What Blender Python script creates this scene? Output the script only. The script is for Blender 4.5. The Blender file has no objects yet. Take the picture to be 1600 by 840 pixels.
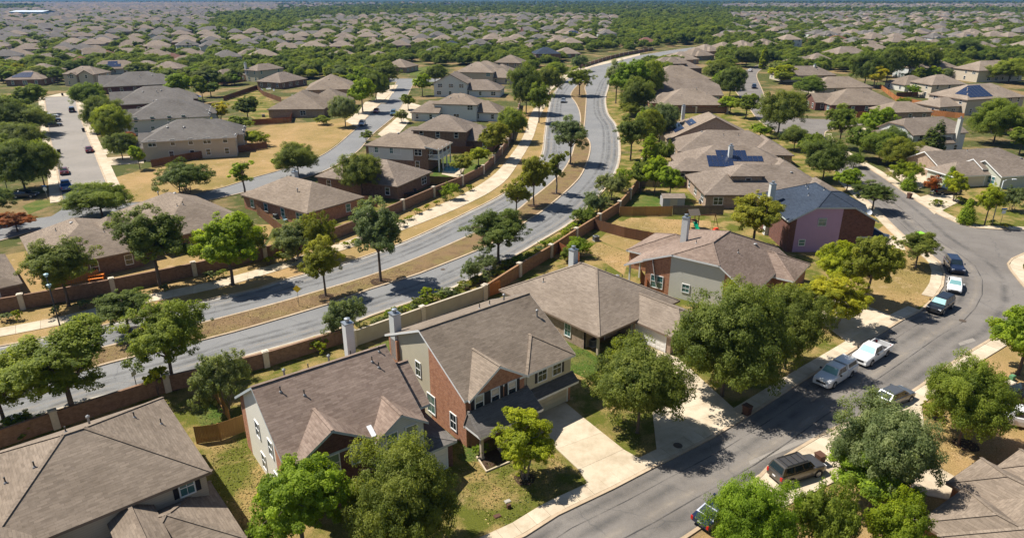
import bpy, bmesh, math, random
import numpy as np
from mathutils import Vector, Matrix
R = math.radians
scn = bpy.context.scene
col = scn.collection
# ------------------------------------------------------------------ camera
CAM_H = 38.0; FPX = 1067.0; PITCH = math.atan((420 + 8) / FPX)
cam = bpy.data.cameras.new('camera'); cam.sensor_width = 36; cam.lens = FPX * 36 / 1600
cam.clip_start = 0.5; cam.clip_end = 30000
camo = bpy.data.objects.new('camera', cam); col.objects.link(camo)
camo.location = (0, 0, CAM_H); camo.rotation_euler = (R(90) - PITCH, 0, 0)
scn.camera = camo
# ------------------------------------------------------------------ sky + sun
SUN_AZ = R(-20); SUN_EL = R(56)          # shadows run towards SUN_AZ (from +X)
w = bpy.data.worlds.new('World'); scn.world = w; w.use_nodes = True
nt = w.node_tree; nt.nodes.clear()
sky = nt.nodes.new('ShaderNodeTexSky'); sky.sky_type = 'NISHITA'; sky.sun_disc = False
sky.sun_elevation = SUN_EL; sky.sun_rotation = math.atan2(-math.cos(SUN_AZ), -math.sin(SUN_AZ))
sky.air_density = 1.0; sky.dust_density = 0.6; sky.ozone_density = 1.5
bg = nt.nodes.new('ShaderNodeBackground'); bg.inputs['Strength'].default_value = 0.058
wo = nt.nodes.new('ShaderNodeOutputWorld')
nt.links.new(sky.outputs[0], bg.inputs[0]); nt.links.new(bg.outputs[0], wo.inputs[0])
sl = bpy.data.lights.new('sun', 'SUN'); sl.energy = 5.0; sl.angle = R(0.5); sl.color = (1, 0.945, 0.86)
so = bpy.data.objects.new('sun', sl); col.objects.link(so)
sd = Vector((math.cos(SUN_EL) * math.cos(SUN_AZ), math.cos(SUN_EL) * math.sin(SUN_AZ), -math.sin(SUN_EL)))
so.rotation_euler = sd.to_track_quat('-Z', 'Y').to_euler(); so.location = (-40, 30, 120)
scn.view_settings.view_transform = 'Standard'; scn.view_settings.look = 'None'
scn.view_settings.exposure = 0.70; scn.view_settings.gamma = 1.0; scn.view_settings.use_curve_mapping = False
scn.cycles.max_bounces = 6; scn.cycles.transparent_max_bounces = 6
# ------------------------------------------------------------------ survey: picture point on a level plane -> place
cp, sp = math.cos(PITCH), math.sin(PITCH)
def G(x, y, z=0.0):
    u = (x - 800) / FPX; v = (y - 420) / FPX
    t = (z - CAM_H) / (-sp - v * cp)
    return (u * t, (cp - v * sp) * t)
def PX(X, Y, Z=0.0):
    z = Z - CAM_H; d = Y * cp - z * sp
    return (800 + FPX * X / d, 420 - FPX * (Y * sp + z * cp) / d)
def depth(X, Y, Z=0.0): return Y * cp - (Z - CAM_H) * sp
def zof(X, Y, ty):
    lo, hi = 0.0, 45.0
    for _ in range(40):
        m = (lo + hi) / 2
        if PX(X, Y, m)[1] > ty: lo = m
        else: hi = m
    return lo
# ------------------------------------------------------------------ object helpers
def tag(o, label=None, cat=None, group=None, kind=None):
    if label: o['label'] = label
    if cat: o['category'] = cat
    if group: o['group'] = group
    if kind: o['kind'] = kind
    return o
def empty(name, loc=(0, 0, 0), rz=0.0, parent=None):
    o = bpy.data.objects.new(name, None); col.objects.link(o)
    o.location = loc; o.rotation_euler = (0, 0, rz); o.empty_display_size = 0.3
    if parent: o.parent = parent
    return o
class MB:
    """collects polygons; build() makes one mesh object with metric UVs"""
    def __init__(s): s.v = []; s.f = []; s.m = []; s.mats = []; s.smooth = False
    def mi(s, mat):
        if mat not in s.mats: s.mats.append(mat)
        return s.mats.index(mat)
    def poly(s, pts, mat):
        i = len(s.v); s.v += [tuple(p) for p in pts]; s.f.append(tuple(range(i, i + len(pts)))); s.m.append(s.mi(mat))
    def box(s, x0, x1, y0, y1, z0, z1, mat, M=None):
        c = [(x0,y0,z0),(x1,y0,z0),(x1,y1,z0),(x0,y1,z0),(x0,y0,z1),(x1,y0,z1),(x1,y1,z1),(x0,y1,z1)]
        if M is not None: c = [tuple(M @ Vector(p)) for p in c]
        i = len(s.v); s.v += c; k = s.mi(mat)
        for q in ((0,3,2,1),(4,5,6,7),(0,1,5,4),(1,2,6,5),(2,3,7,6),(3,0,4,7)):
            s.f.append(tuple(i + a for a in q)); s.m.append(k)
    def bar(s, a, b, w_, h_, mat):
        a = Vector(a); b = Vector(b); d = b - a; n = d.length
        if n < 1e-4: return
        q = d.to_track_quat('X', 'Z').to_matrix().to_4x4(); q.translation = a
        s.box(0, n, -w_/2, w_/2, -h_/2, h_/2, mat, q)
    def tube(s, pts, rad, mat, n=7, cap=True):
        pts = [Vector(p) for p in pts]; k = s.mi(mat); base = len(s.v)
        for i, p in enumerate(pts):
            t = (pts[min(i+1, len(pts)-1)] - pts[max(i-1, 0)]).normalized()
            a = t.cross(Vector((0.31, 0.95, 0.05))).normalized(); b = t.cross(a)
            for j in range(n):
                an = 2*math.pi*j/n; s.v.append(tuple(p + (a*math.cos(an) + b*math.sin(an))*rad[i]))
        for i in range(len(pts)-1):
            for j in range(n):
                s.f.append((base+i*n+j, base+i*n+(j+1) % n, base+(i+1)*n+(j+1) % n, base+(i+1)*n+j)); s.m.append(k)
        if cap:
            s.f.append(tuple(base + j for j in range(n))[::-1]); s.m.append(k)
            s.f.append(tuple(base + (len(pts)-1)*n + j for j in range(n))); s.m.append(k)
    def lathe(s, prof, mat, n=14, c=(0,0)):
        k = s.mi(mat); base = len(s.v)
        for r_, z in prof:
            for j in range(n):
                a = 2*math.pi*j/n; s.v.append((c[0]+r_*math.cos(a), c[1]+r_*math.sin(a), z))
        for i in range(len(prof)-1):
            for j in range(n):
                s.f.append((base+i*n+j, base+i*n+(j+1) % n, base+(i+1)*n+(j+1) % n, base+(i+1)*n+j)); s.m.append(k)
        s.f.append(tuple(base + j for j in range(n))[::-1]); s.m.append(k)
        s.f.append(tuple(base + (len(prof)-1)*n + j for j in range(n))); s.m.append(k)
    def mesh(s, name):
        me = bpy.data.meshes.new(name); me.from_pydata(s.v, [], s.f)
        for m in s.mats: me.materials.append(M_[m] if isinstance(m, str) else m)
        me.polygons.foreach_set('material_index', s.m)
        me.update()
        uv = me.uv_layers.new(name='UVMap')
        nl = len(me.loops)
        if nl:
            vi = np.empty(nl, np.int32); me.loops.foreach_get('vertex_index', vi)
            co = np.empty(len(me.vertices)*3, np.float32); me.vertices.foreach_get('co', co); co = co.reshape(-1, 3)
            nr = np.empty(len(me.polygons)*3, np.float32); me.polygons.foreach_get('normal', nr); nr = nr.reshape(-1, 3)
            lt = np.empty(len(me.polygons), np.int32); me.polygons.foreach_get('loop_total', lt)
            N = np.repeat(nr, lt, axis=0)
            ux, uy = -N[:, 1].copy(), N[:, 0].copy()
            l = np.hypot(ux, uy); flat = l < 0.03
            ux[flat] = 1; uy[flat] = 0; l[flat] = 1; ux /= l; uy /= l
            vx = -N[:, 2]*uy; vy = N[:, 2]*ux; vz = N[:, 0]*uy - N[:, 1]*ux
            P = co[vi]
            U = P[:, 0]*ux + P[:, 1]*uy; V = P[:, 0]*vx + P[:, 1]*vy + P[:, 2]*vz
            uv.data.foreach_set('uv', np.stack([U, V], 1).astype(np.float32).ravel())
        if s.smooth: me.polygons.foreach_set('use_smooth', [True]*len(me.polygons))
        return me
    def build(s, name, parent=None, loc=None, rz=0.0):
        o = bpy.data.objects.new(name, s.mesh(name)); col.objects.link(o)
        if parent: o.parent = parent
        if loc: o.location = loc
        if rz: o.rotation_euler = (0, 0, rz)
        return o
def inst(name, me, parent=None, loc=(0,0,0), rz=0.0, scale=None):
    o = bpy.data.objects.new(name, me); col.objects.link(o); o.location = loc; o.rotation_euler = (0, 0, rz)
    if parent: o.parent = parent
    if scale: o.scale = scale
    return o
def kids_of(root):
    """parts and sub-parts of one thing, looked up once"""
    by = {}
    for o in bpy.data.objects:
        if o.parent: by.setdefault(o.parent.name, []).append(o)
    return by
def copy_tree(o, by, parent=None):
    c = o.copy(); col.objects.link(c)
    if parent: c.parent = parent
    for ch in by.get(o.name, ()): copy_tree(ch, by, c)
    return c
# ------------------------------------------------------------------ materials
M_ = {}
def newmat(name):
    m = bpy.data.materials.new(name); m.use_nodes = True; M_[name] = m
    n = m.node_tree.nodes; return m, n, m.node_tree.links, n['Principled BSDF']
def node(n, t, **kw):
    x = n.new(t)
    for k, v in kw.items():
        if k in x.inputs: x.inputs[k].default_value = v
        else: setattr(x, k, v)
    return x
def c4(c): return (c[0], c[1], c[2], 1)
def mix(n, l, a, b, f, mode='MIX'):
    x = n.new('ShaderNodeMix'); x.data_type = 'RGBA'; x.blend_type = mode
    for i, val in ((0, f), (6, a), (7, b)):
        if isinstance(val, (int, float)): x.inputs[i].default_value = val
        elif isinstance(val, tuple): x.inputs[i].default_value = c4(val)
        else: l.new(val, x.inputs[i])
    return x.outputs[2]
def ramp(n, l, fac, stops, interp='LINEAR'):
    x = n.new('ShaderNodeValToRGB'); x.color_ramp.interpolation = interp
    e = x.color_ramp.elements
    while len(e) < len(stops): e.new(0.5)
    for i, (p_, c_) in enumerate(stops):
        e[i].position = p_; e[i].color = c4(c_) if isinstance(c_, tuple) else (c_, c_, c_, 1)
    l.new(fac, x.inputs[0]); return x.outputs[0]
def noise(n, l, vec, scale, detail=4, rough=0.55):
    x = n.new('ShaderNodeTexNoise'); x.inputs['Scale'].default_value = scale; x.inputs['Detail'].default_value = detail
    x.inputs['Roughness'].default_value = rough
    if vec is not None: l.new(vec, x.inputs['Vector'])
    return x.outputs[0]
def bump(n, l, h, bs, strength=0.4, dist=0.02):
    x = n.new('ShaderNodeBump'); x.inputs['Strength'].default_value = strength; x.inputs['Distance'].default_value = dist
    l.new(h, x.inputs['Height']); l.new(x.outputs[0], bs.inputs['Normal'])
def geo_pos(n): return n.new('ShaderNodeNewGeometry').outputs['Position']
def plain(name, c, rough=0.7, metal=0.0, var=0.12, scale=1.5, spec=0.3):
    m, n, l, b = newmat(name)
    t = noise(n, l, geo_pos(n), scale, 3)
    l.new(mix(n, l, tuple(x*(1-var) for x in c), tuple(min(1, x*(1+var)) for x in c), t), b.inputs['Base Color'])
    b.inputs['Roughness'].default_value = rough; b.inputs['Metallic'].default_value = metal
    b.inputs['Specular IOR Level'].default_value = spec
    return m
def shingle(name, ca, cb, cc, randomize=True):
    """asphalt shingle courses: tabs of mixed tone, weathered"""
    m, n, l, b = newmat(name)
    uv = n.new('ShaderNodeUVMap').outputs[0]
    oi = n.new('ShaderNodeObjectInfo')
    br = n.new('ShaderNodeTexBrick'); l.new(uv, br.inputs['Vector'])
    br.inputs['Scale'].default_value = 1.0; br.inputs['Brick Width'].default_value = 0.62; br.inputs['Row Height'].default_value = 0.21
    br.inputs['Mortar Size'].default_value = 0.012; br.inputs['Mortar Smooth'].default_value = 0.3; br.inputs['Bias'].default_value = 0.0
    br.offset = 0.37; br.squash = 1.0
    br.inputs['Color1'].default_value = c4(ca); br.inputs['Color2'].default_value = c4(cb)
    br.inputs['Mortar'].default_value = c4(tuple(x*0.55 for x in ca))
    mp = n.new('ShaderNodeMapping'); mp.inputs['Scale'].default_value = (1.7, 7.0, 1); l.new(uv, mp.inputs['Vector'])
    streak = noise(n, l, mp.outputs[0], 1.0, 5, 0.7)
    c1 = mix(n, l, br.outputs[0], cc, ramp(n, l, streak, [(0.44, 0.0), (0.62, 0.42)]))
    big = noise(n, l, uv, 0.16, 4, 0.6)
    c2 = mix(n, l, c1, mix(n, l, c1, (0.6, 0.58, 0.56), 1.0, 'MULTIPLY'), ramp(n, l, big, [(0.4, 0.0), (0.75, 0.8)]))
    if randomize:
        c2 = mix(n, l, c2, mix(n, l, c2, (0.84, 0.85, 0.86), 1.0, 'MULTIPLY'), oi.outputs['Random'])
    l.new(c2, b.inputs['Base Color']); b.inputs['Roughness'].default_value = 0.92; b.inputs['Specular IOR Level'].default_value = 0.15
    bump(n, l, br.outputs['Fac'], b, -0.5, 0.02)
    return m
def brick(name, ca, cb, mortar, wd=0.24, ht=0.085):
    m, n, l, b = newmat(name)
    uv = n.new('ShaderNodeUVMap').outputs[0]
    br = n.new('ShaderNodeTexBrick'); l.new(uv, br.inputs['Vector'])
    br.inputs['Scale'].default_value = 1.0; br.inputs['Brick Width'].default_value = wd; br.inputs['Row Height'].default_value = ht
    br.inputs['Mortar Size'].default_value = 0.009; br.inputs['Color1'].default_value = c4(ca); br.inputs['Color2'].default_value = c4(cb)
    br.inputs['Mortar'].default_value = c4(mortar)
    t = noise(n, l, uv, 2.2, 5, 0.7)
    c1 = mix(n, l, br.outputs[0], mix(n, l, br.outputs[0], (0.55, 0.5, 0.5), 1.0, 'MULTIPLY'), ramp(n, l, t, [(0.45, 0.0), (0.7, 0.8)]))
    l.new(c1, b.inputs['Base Color']); b.inputs['Roughness'].default_value = 0.9; b.inputs['Specular IOR Level'].default_value = 0.2
    bump(n, l, br.outputs['Fac'], b, -0.5, 0.015)
    return m
def siding(name, c, lap=0.19):
    m, n, l, b = newmat(name)
    uv = n.new('ShaderNodeUVMap').outputs[0]
    sx = n.new('ShaderNodeSeparateXYZ'); l.new(uv, sx.inputs[0])
    dv = node(n, 'ShaderNodeMath', operation='DIVIDE'); l.new(sx.outputs[1], dv.inputs[0]); dv.inputs[1].default_value = lap
    fr = node(n, 'ShaderNodeMath', operation='FRACT'); l.new(dv.outputs[0], fr.inputs[0])
    edge = ramp(n, l, fr.outputs[0], [(0.0, 0.62), (0.14, 1.0), (1.0, 0.96)])
    t = noise(n, l, uv, 1.2, 4)
    cc = mix(n, l, c, tuple(x*0.86 for x in c), t)
    l.new(mix(n, l, cc, edge, 1.0, 'MULTIPLY'), b.inputs['Base Color'])
    b.inputs['Roughness'].default_value = 0.7; b.inputs['Specular IOR Level'].default_value = 0.25
    bump(n, l, fr.outputs[0], b, -0.6, 0.02)
    return m
shingle('shingle_brown', (0.270, 0.217, 0.172), (0.178, 0.140, 0.110), (0.33, 0.27, 0.218))
shingle('shingle_grey', (0.275, 0.218, 0.166), (0.188, 0.148, 0.112), (0.335, 0.27, 0.21))
shingle('shingle_rose', (0.305, 0.225, 0.178), (0.195, 0.138, 0.108), (0.38, 0.295, 0.235))
shingle('shingle_tan', (0.305, 0.245, 0.19), (0.215, 0.170, 0.132), (0.365, 0.297, 0.235))
shingle('shingle_slate', (0.185, 0.168, 0.150), (0.135, 0.122, 0.11), (0.225, 0.205, 0.185))
shingle('shingle_blue', (0.042, 0.056, 0.082), (0.028, 0.038, 0.057), (0.06, 0.078, 0.106), False)
shingle('shingle_redbrown', (0.20, 0.10, 0.075), (0.15, 0.075, 0.055), (0.24, 0.13, 0.10))
brick('brick_red', (0.50, 0.225, 0.12), (0.37, 0.15, 0.08), (0.46, 0.32, 0.23))
brick('brick_dark', (0.18, 0.075, 0.055), (0.11, 0.048, 0.038), (0.18, 0.12, 0.10))
brick('brick_brown', (0.25, 0.15, 0.10), (0.17, 0.10, 0.068), (0.26, 0.20, 0.15))
brick('brick_tan', (0.40, 0.29, 0.21), (0.31, 0.22, 0.155), (0.40, 0.33, 0.26))
brick('stone_cream', (0.56, 0.47, 0.35), (0.42, 0.34, 0.24), (0.44, 0.38, 0.30), 0.45, 0.22)
siding('siding_cream', (0.57, 0.52, 0.39)); siding('siding_white', (0.66, 0.66, 0.64)); siding('siding_grey', (0.62, 0.60, 0.52))
siding('siding_sage', (0.50, 0.51, 0.42)); siding('siding_beige', (0.52, 0.44, 0.34)); siding('siding_purple', (0.47, 0.30, 0.44)); siding('siding_pale', (0.60, 0.61, 0.59)); siding('siding_warm', (0.80, 0.76, 0.65))
plain('stucco_beige', (0.50, 0.43, 0.33), 0.9); plain('stucco_yellow', (0.62, 0.50, 0.30), 0.9)
plain('trim_white', (0.74, 0.74, 0.72), 0.5, var=0.06); plain('trim_brown', (0.22, 0.16, 0.12), 0.6); plain('trim_tan', (0.48, 0.40, 0.31), 0.6); plain('trim_grey', (0.42, 0.46, 0.47), 0.6)
plain('door_brown', (0.12, 0.06, 0.035), 0.5); plain('garage_cream', (0.56, 0.50, 0.38), 0.55, var=0.05); plain('garage_white', (0.72, 0.70, 0.66), 0.55, var=0.05)
plain('shutter', (0.02, 0.02, 0.025), 0.6); plain('metal', (0.27, 0.27, 0.27), 0.55, 0.5); plain('metal_dark', (0.06, 0.06, 0.06), 0.5, 0.5); plain('metal_white', (0.74, 0.75, 0.76), 0.4)
plain('chim_metal', (0.30, 0.33, 0.36), 0.4, 0.6)
plain('stone_cap', (0.55, 0.48, 0.38), 0.85, scale=4, var=0.25)
m, n, l, b = newmat('glass'); b.inputs['Base Color'].default_value = (0.015, 0.025, 0.03, 1); b.inputs['Roughness'].default_value = 0.06; b.inputs['Specular IOR Level'].default_value = 0.9
m, n, l, b = newmat('glass_teal'); b.inputs['Base Color'].default_value = (0.06, 0.15, 0.15, 1); b.inputs['Roughness'].default_value = 0.08; b.inputs['Specular IOR Level'].default_value = 0.9
m, n, l, b = newmat('glass_blind'); b.inputs['Base Color'].default_value = (0.30, 0.30, 0.27, 1); b.inputs['Roughness'].default_value = 0.15; b.inputs['Specular IOR Level'].default_value = 0.7
m, n, l, b = newmat('solar')
uv = n.new('ShaderNodeUVMap').outputs[0]
br = n.new('ShaderNodeTexBrick'); l.new(uv, br.inputs['Vector']); br.offset = 0; br.inputs['Scale'].default_value = 1; br.inputs['Brick Width'].default_value = 0.166; br.inputs['Row Height'].default_value = 0.166; br.inputs['Mortar Size'].default_value = 0.005
br.inputs['Color1'].default_value = (0.012, 0.022, 0.055, 1); br.inputs['Color2'].default_value = (0.016, 0.028, 0.07, 1); br.inputs['Mortar'].default_value = (0.05, 0.06, 0.09, 1)
l.new(br.outputs[0], b.inputs['Base Color']); b.inputs['Roughness'].default_value = 0.12; b.inputs['Specular IOR Level'].default_value = 0.8
# ------------------------------------------------------------------ ground materials
def grass(name, dry, green, bare, gpos=(0.40, 0.62), bpos=(0.56, 0.70), big=0.05):
    m, n, l, b = newmat(name); p_ = geo_pos(n)
    n1 = noise(n, l, p_, big, 5, 0.65); n2 = noise(n, l, p_, 0.55, 6, 0.7); n3 = noise(n, l, p_, 9.0, 4, 0.8)
    c1 = mix(n, l, dry, green, ramp(n, l, n1, [(gpos[0], 0.0), (gpos[1], 1.0)]))
    c2 = mix(n, l, c1, bare, ramp(n, l, n2, [(bpos[0], 0.0), (bpos[1], 0.8)]))
    c3 = mix(n, l, c2, mix(n, l, c2, (0.45, 0.47, 0.42), 1.0, 'MULTIPLY'), ramp(n, l, n3, [(0.38, 1.0), (0.62, 0.0)]))
    l.new(c3, b.inputs['Base Color']); b.inputs['Roughness'].default_value = 0.95; b.inputs['Specular IOR Level'].default_value = 0.1
    bump(n, l, n3, b, 0.9, 0.08)
grass('grass_dry', (0.48, 0.31, 0.145), (0.28, 0.21, 0.07), (0.56, 0.39, 0.23))
grass('grass_median', (0.27, 0.175, 0.095), (0.25, 0.185, 0.08), (0.19, 0.12, 0.07), (0.4, 0.6), (0.5, 0.62), 0.2)
grass('grass_mixed', (0.38, 0.265, 0.105), (0.135, 0.145, 0.024), (0.45, 0.31, 0.16), (0.40, 0.55), (0.57, 0.72), 0.22)
grass('grass_green', (0.20, 0.185, 0.055), (0.085, 0.135, 0.022), (0.28, 0.23, 0.09), (0.35, 0.6), (0.62, 0.78), 0.3)
grass('grass_far', (0.30, 0.205, 0.10), (0.095, 0.105, 0.028), (0.36, 0.26, 0.16), (0.40, 0.52), (0.56, 0.70), 0.06)
grass('mulch', (0.10, 0.060, 0.038), (0.075, 0.05, 0.03), (0.15, 0.10, 0.07), big=0.3)
def asphalt(name, ca, cb, patch, sc=0.10):
    m, n, l, b = newmat(name); p_ = geo_pos(n)
    n1 = noise(n, l, p_, sc, 5, 0.6); n2 = noise(n, l, p_, 0.9, 6, 0.75); n3 = noise(n, l, p_, 28.0, 2, 0.7)
    c1 = mix(n, l, ca, cb, ramp(n, l, n1, [(0.38, 0.0), (0.62, 1.0)]))
    c2 = mix(n, l, c1, patch, ramp(n, l, n2, [(0.55, 0.0), (0.78, 0.55)]))
    c3 = mix(n, l, c2, mix(n, l, c2, (0.7, 0.7, 0.7), 1.0, 'MULTIPLY'), ramp(n, l, n3, [(0.4, 1.0), (0.6, 0.0)]))
    # long cracks
    vo = n.new('ShaderNodeTexVoronoi'); vo.feature = 'DISTANCE_TO_EDGE'; vo.inputs['Scale'].default_value = 0.11
    wv = n.new('ShaderNodeVectorMath'); wv.operation = 'ADD'
    nn = n.new('ShaderNodeTexNoise'); nn.inputs['Scale'].default_value = 0.6; l.new(p_, nn.inputs['Vector'])
    l.new(p_, wv.inputs[0]); l.new(nn.outputs[1], wv.inputs[1]); l.new(wv.outputs[0], vo.inputs['Vector'])
    ck = ramp(n, l, vo.outputs[0], [(0.0, 0.45), (0.006, 0.0)])
    c4_ = mix(n, l, c3, (0.07, 0.07, 0.07), ck)
    l.new(c4_, b.inputs['Base Color']); b.inputs['Roughness'].default_value = 0.9; b.inputs['Specular IOR Level'].default_value = 0.2
    bump(n, l, n3, b, 0.3, 0.01)
asphalt('asphalt_boulevard', (0.20, 0.20, 0.197), (0.235, 0.232, 0.225), (0.17, 0.17, 0.17))
asphalt('asphalt_street', (0.170, 0.152, 0.134), (0.215, 0.194, 0.172), (0.26, 0.235, 0.205), 0.14)
asphalt('asphalt_pale', (0.26, 0.235, 0.205), (0.30, 0.27, 0.235), (0.22, 0.20, 0.18))
asphalt('asphalt_seal', (0.10, 0.098, 0.095), (0.125, 0.12, 0.115), (0.15, 0.145, 0.14), 0.5)
def concrete(name, c):
    m, n, l, b = newmat(name); p_ = geo_pos(n); oi = n.new('ShaderNodeObjectInfo')
    n1 = noise(n, l, p_, 0.45, 6, 0.7); n2 = noise(n, l, p_, 6, 4, 0.7)
    c1 = mix(n, l, c, tuple(x*y for x, y in zip(c, (0.66, 0.62, 0.56))), ramp(n, l, n1, [(0.42, 0.0), (0.72, 0.9)]))
    c2 = mix(n, l, c1, mix(n, l, c1, (0.82, 0.81, 0.79), 1.0, 'MULTIPLY'), n2)
    c3 = mix(n, l, c2, mix(n, l, c2, (0.88, 0.87, 0.84), 1.0, 'MULTIPLY'), oi.outputs['Random'])
    l.new(c3, b.inputs['Base Color']); b.inputs['Roughness'].default_value = 0.9; b.inputs['Specular IOR Level'].default_value = 0.2
    bump(n, l, n2, b, 0.2, 0.01)
concrete('concrete', (0.60, 0.51, 0.385)); concrete('concrete_kerb', (0.52, 0.41, 0.29)); concrete('concrete_grey', (0.45, 0.42, 0.37))
plain('joint', (0.20, 0.16, 0.12), 0.95)

def spline(pts, step=3.0):
    """Catmull-Rom through ground points"""
    P = [Vector((p[0], p[1])) for p in pts]
    P = [P[0]*2 - P[1]] + P + [P[-1]*2 - P[-2]]
    out = []
    for i in range(1, len(P)-2):
        n_ = max(1, int((P[i+1]-P[i]).length/step))
        n_ = min(n_, 24)
        for k in range(n_):
            t = k/n_; a, b_, c, d = P[i-1], P[i], P[i+1], P[i+2]
            q = 0.5*((2*b_) + (c-a)*t + (2*a-5*b_+4*c-d)*t*t + (3*b_-a-3*c+d)*t**3)
            out.append((q.x, q.y))
    out.append((P[-2].x, P[-2].y)); return out
def gp(pxs, z=0.0): return [G(x, y, z) for x, y in pxs]
def sheet(name, pts, z, mat, parent=None, kind='structure', thick=0.0):
    mb = MB(); area = sum(pts[i-1][0]*pts[i][1] - pts[i][0]*pts[i-1][1] for i in range(len(pts)))
    if area < 0: pts = pts[::-1]
    mb.poly([(x, y, z) for x, y in pts], mat)
    if thick:
        for i in range(len(pts)):
            a, b_ = pts[i-1], pts[i]
            mb.poly([(a[0], a[1], z-thick), (b_[0], b_[1], z-thick), (b_[0], b_[1], z), (a[0], a[1], z)], mat)
    o = mb.build(name, parent)
    if not parent: tag(o, kind=kind)
    return o
def offset(line, d):
    out = []
    for i in range(len(line)):
        a = Vector(line[max(i-1, 0)]); b_ = Vector(line[min(i+1, len(line)-1)]); t = (b_-a)
        if t.length < 1e-6: t = Vector((1, 0))
        t.normalize(); out.append((line[i][0]-t.y*d, line[i][1]+t.x*d))
    return out
def strip(name, line, d0, d1, z0, z1, mat, kind='structure', parent=None):
    """raised band along a line between side offsets d0 and d1 (left positive)"""
    a = offset(line, d0); b_ = offset(line, d1); mb = MB()
    for i in range(len(line)-1):
        mb.poly([(*a[i+1], z1), (*a[i], z1), (*b_[i], z1), (*b_[i+1], z1)][::-1], mat)
        mb.poly([(*a[i], z0), (*a[i+1], z0), (*a[i+1], z1), (*a[i], z1)], mat)
        mb.poly([(*b_[i+1], z0), (*b_[i], z0), (*b_[i], z1), (*b_[i+1], z1)], mat)
    for q in (0, -1):
        mb.poly([(*a[q], z0), (*b_[q], z0), (*b_[q], z1), (*a[q], z1)], mat)
    o = mb.build(name, parent)
    if not parent: tag(o, kind=kind)
    return o
def slabs(parent, left, right, length, z=0.10, mat='concrete', gap=0.02, name='slab', n_max=200):
    """row of concrete slabs between two edge lines (ground points)"""
    def resample(line, n_):
        ds = [0]
        for i in range(1, len(line)): ds.append(ds[-1]+math.dist(line[i-1], line[i]))
        out = []
        for k in range(n_+1):
            t = ds[-1]*k/n_; i = 0
            while i < len(ds)-2 and ds[i+1] < t: i += 1
            f = (t-ds[i])/max(1e-6, ds[i+1]-ds[i])
            out.append((line[i][0]+(line[i+1][0]-line[i][0])*f, line[i][1]+(line[i+1][1]-line[i][1])*f))
        return out
    tot = sum(math.dist(left[i-1], left[i]) for i in range(1, len(left)))
    n_ = max(1, min(n_max, int(round(tot/length))))
    a = resample(left, n_); b_ = resample(right, n_)
    rs = random.Random(n_)
    for k in range(n_):
        q = [Vector(a[k]), Vector(a[k+1]), Vector(b_[k+1]), Vector(b_[k])]
        c = sum(q, Vector((0, 0)))/4
        q = [(p + (c-p).normalized()*gap) - c for p in q]
        mb = MB(); zz = z + rs.uniform(-0.006, 0.006)
        ar = sum(q[i-1].x*q[i].y - q[i].x*q[i-1].y for i in range(4))
        if ar < 0: q = q[::-1]
        mb.poly([(p.x, p.y, zz) for p in q], mat)
        for i in range(4): mb.poly([(q[i-1].x, q[i-1].y, 0), (q[i].x, q[i].y, 0), (q[i].x, q[i].y, zz), (q[i-1].x, q[i-1].y, zz)], mat)
        mb.build(name, parent, (c.x, c.y, 0))
# ------------------------------------------------------------------ ground sheet to the horizon
mb = MB(); gx = [-12000, -2500, -700, -250, 0, 250, 700, 2500, 12000]; gy = [-300, 30, 120, 300, 700, 2500, 14000]
for i in range(len(gx)-1):
    for j in range(len(gy)-1):
        mb.poly([(gx[i], gy[j], 0), (gx[i+1], gy[j], 0), (gx[i+1], gy[j+1], 0), (gx[i], gy[j+1], 0)], 'grass_far')
tag(mb.build('ground'), kind='structure')
# far wooded plain towards the hills
grass('plain_far', (0.045, 0.075, 0.045), (0.03, 0.055, 0.028), (0.17, 0.16, 0.145), (0.4, 0.6), (0.56, 0.60), 0.0022)
for nd in M_['plain_far'].node_tree.nodes:
    if nd.type == 'TEX_NOISE' and nd.inputs['Scale'].default_value == 0.55 or nd.type == 'TEX_NOISE' and abs(nd.inputs['Scale'].default_value-.55) < .01: nd.inputs['Scale'].default_value = 0.006
sheet('plain', [(-11800, 2700), (11800, 2700), (11800, 13800), (-11800, 13800)], 0.5, 'plain_far')
# far hills along the horizon
plain('hill_mat', (0.05, 0.07, 0.045), 0.95, scale=0.004, var=0.35)
rs = random.Random(4); mb = MB(); n_ = 60
for i in range(n_):
    for row in range(3):
        x0 = -9000 + 18000*i/n_; x1 = -9000 + 18000*(i+1)/n_
        hh = lambda x, r_: (0, 0.7, 1.0)[r_] * (95 + 55*math.sin(x*0.0011+1.0) + 30*math.sin(x*0.0031+0.4)) if r_ else 0
        y0 = 8200 + 700*row; y1 = 8900 + 700*row
        mb.poly([(x0, y0, hh(x0, row)), (x1, y0, hh(x1, row)), (x1, y1, hh(x1, min(2, row+1))), (x0, y1, hh(x0, min(2, row+1)))], 'hill_mat')
mb.smooth = True
tag(mb.build('hills'), kind='structure')
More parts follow.
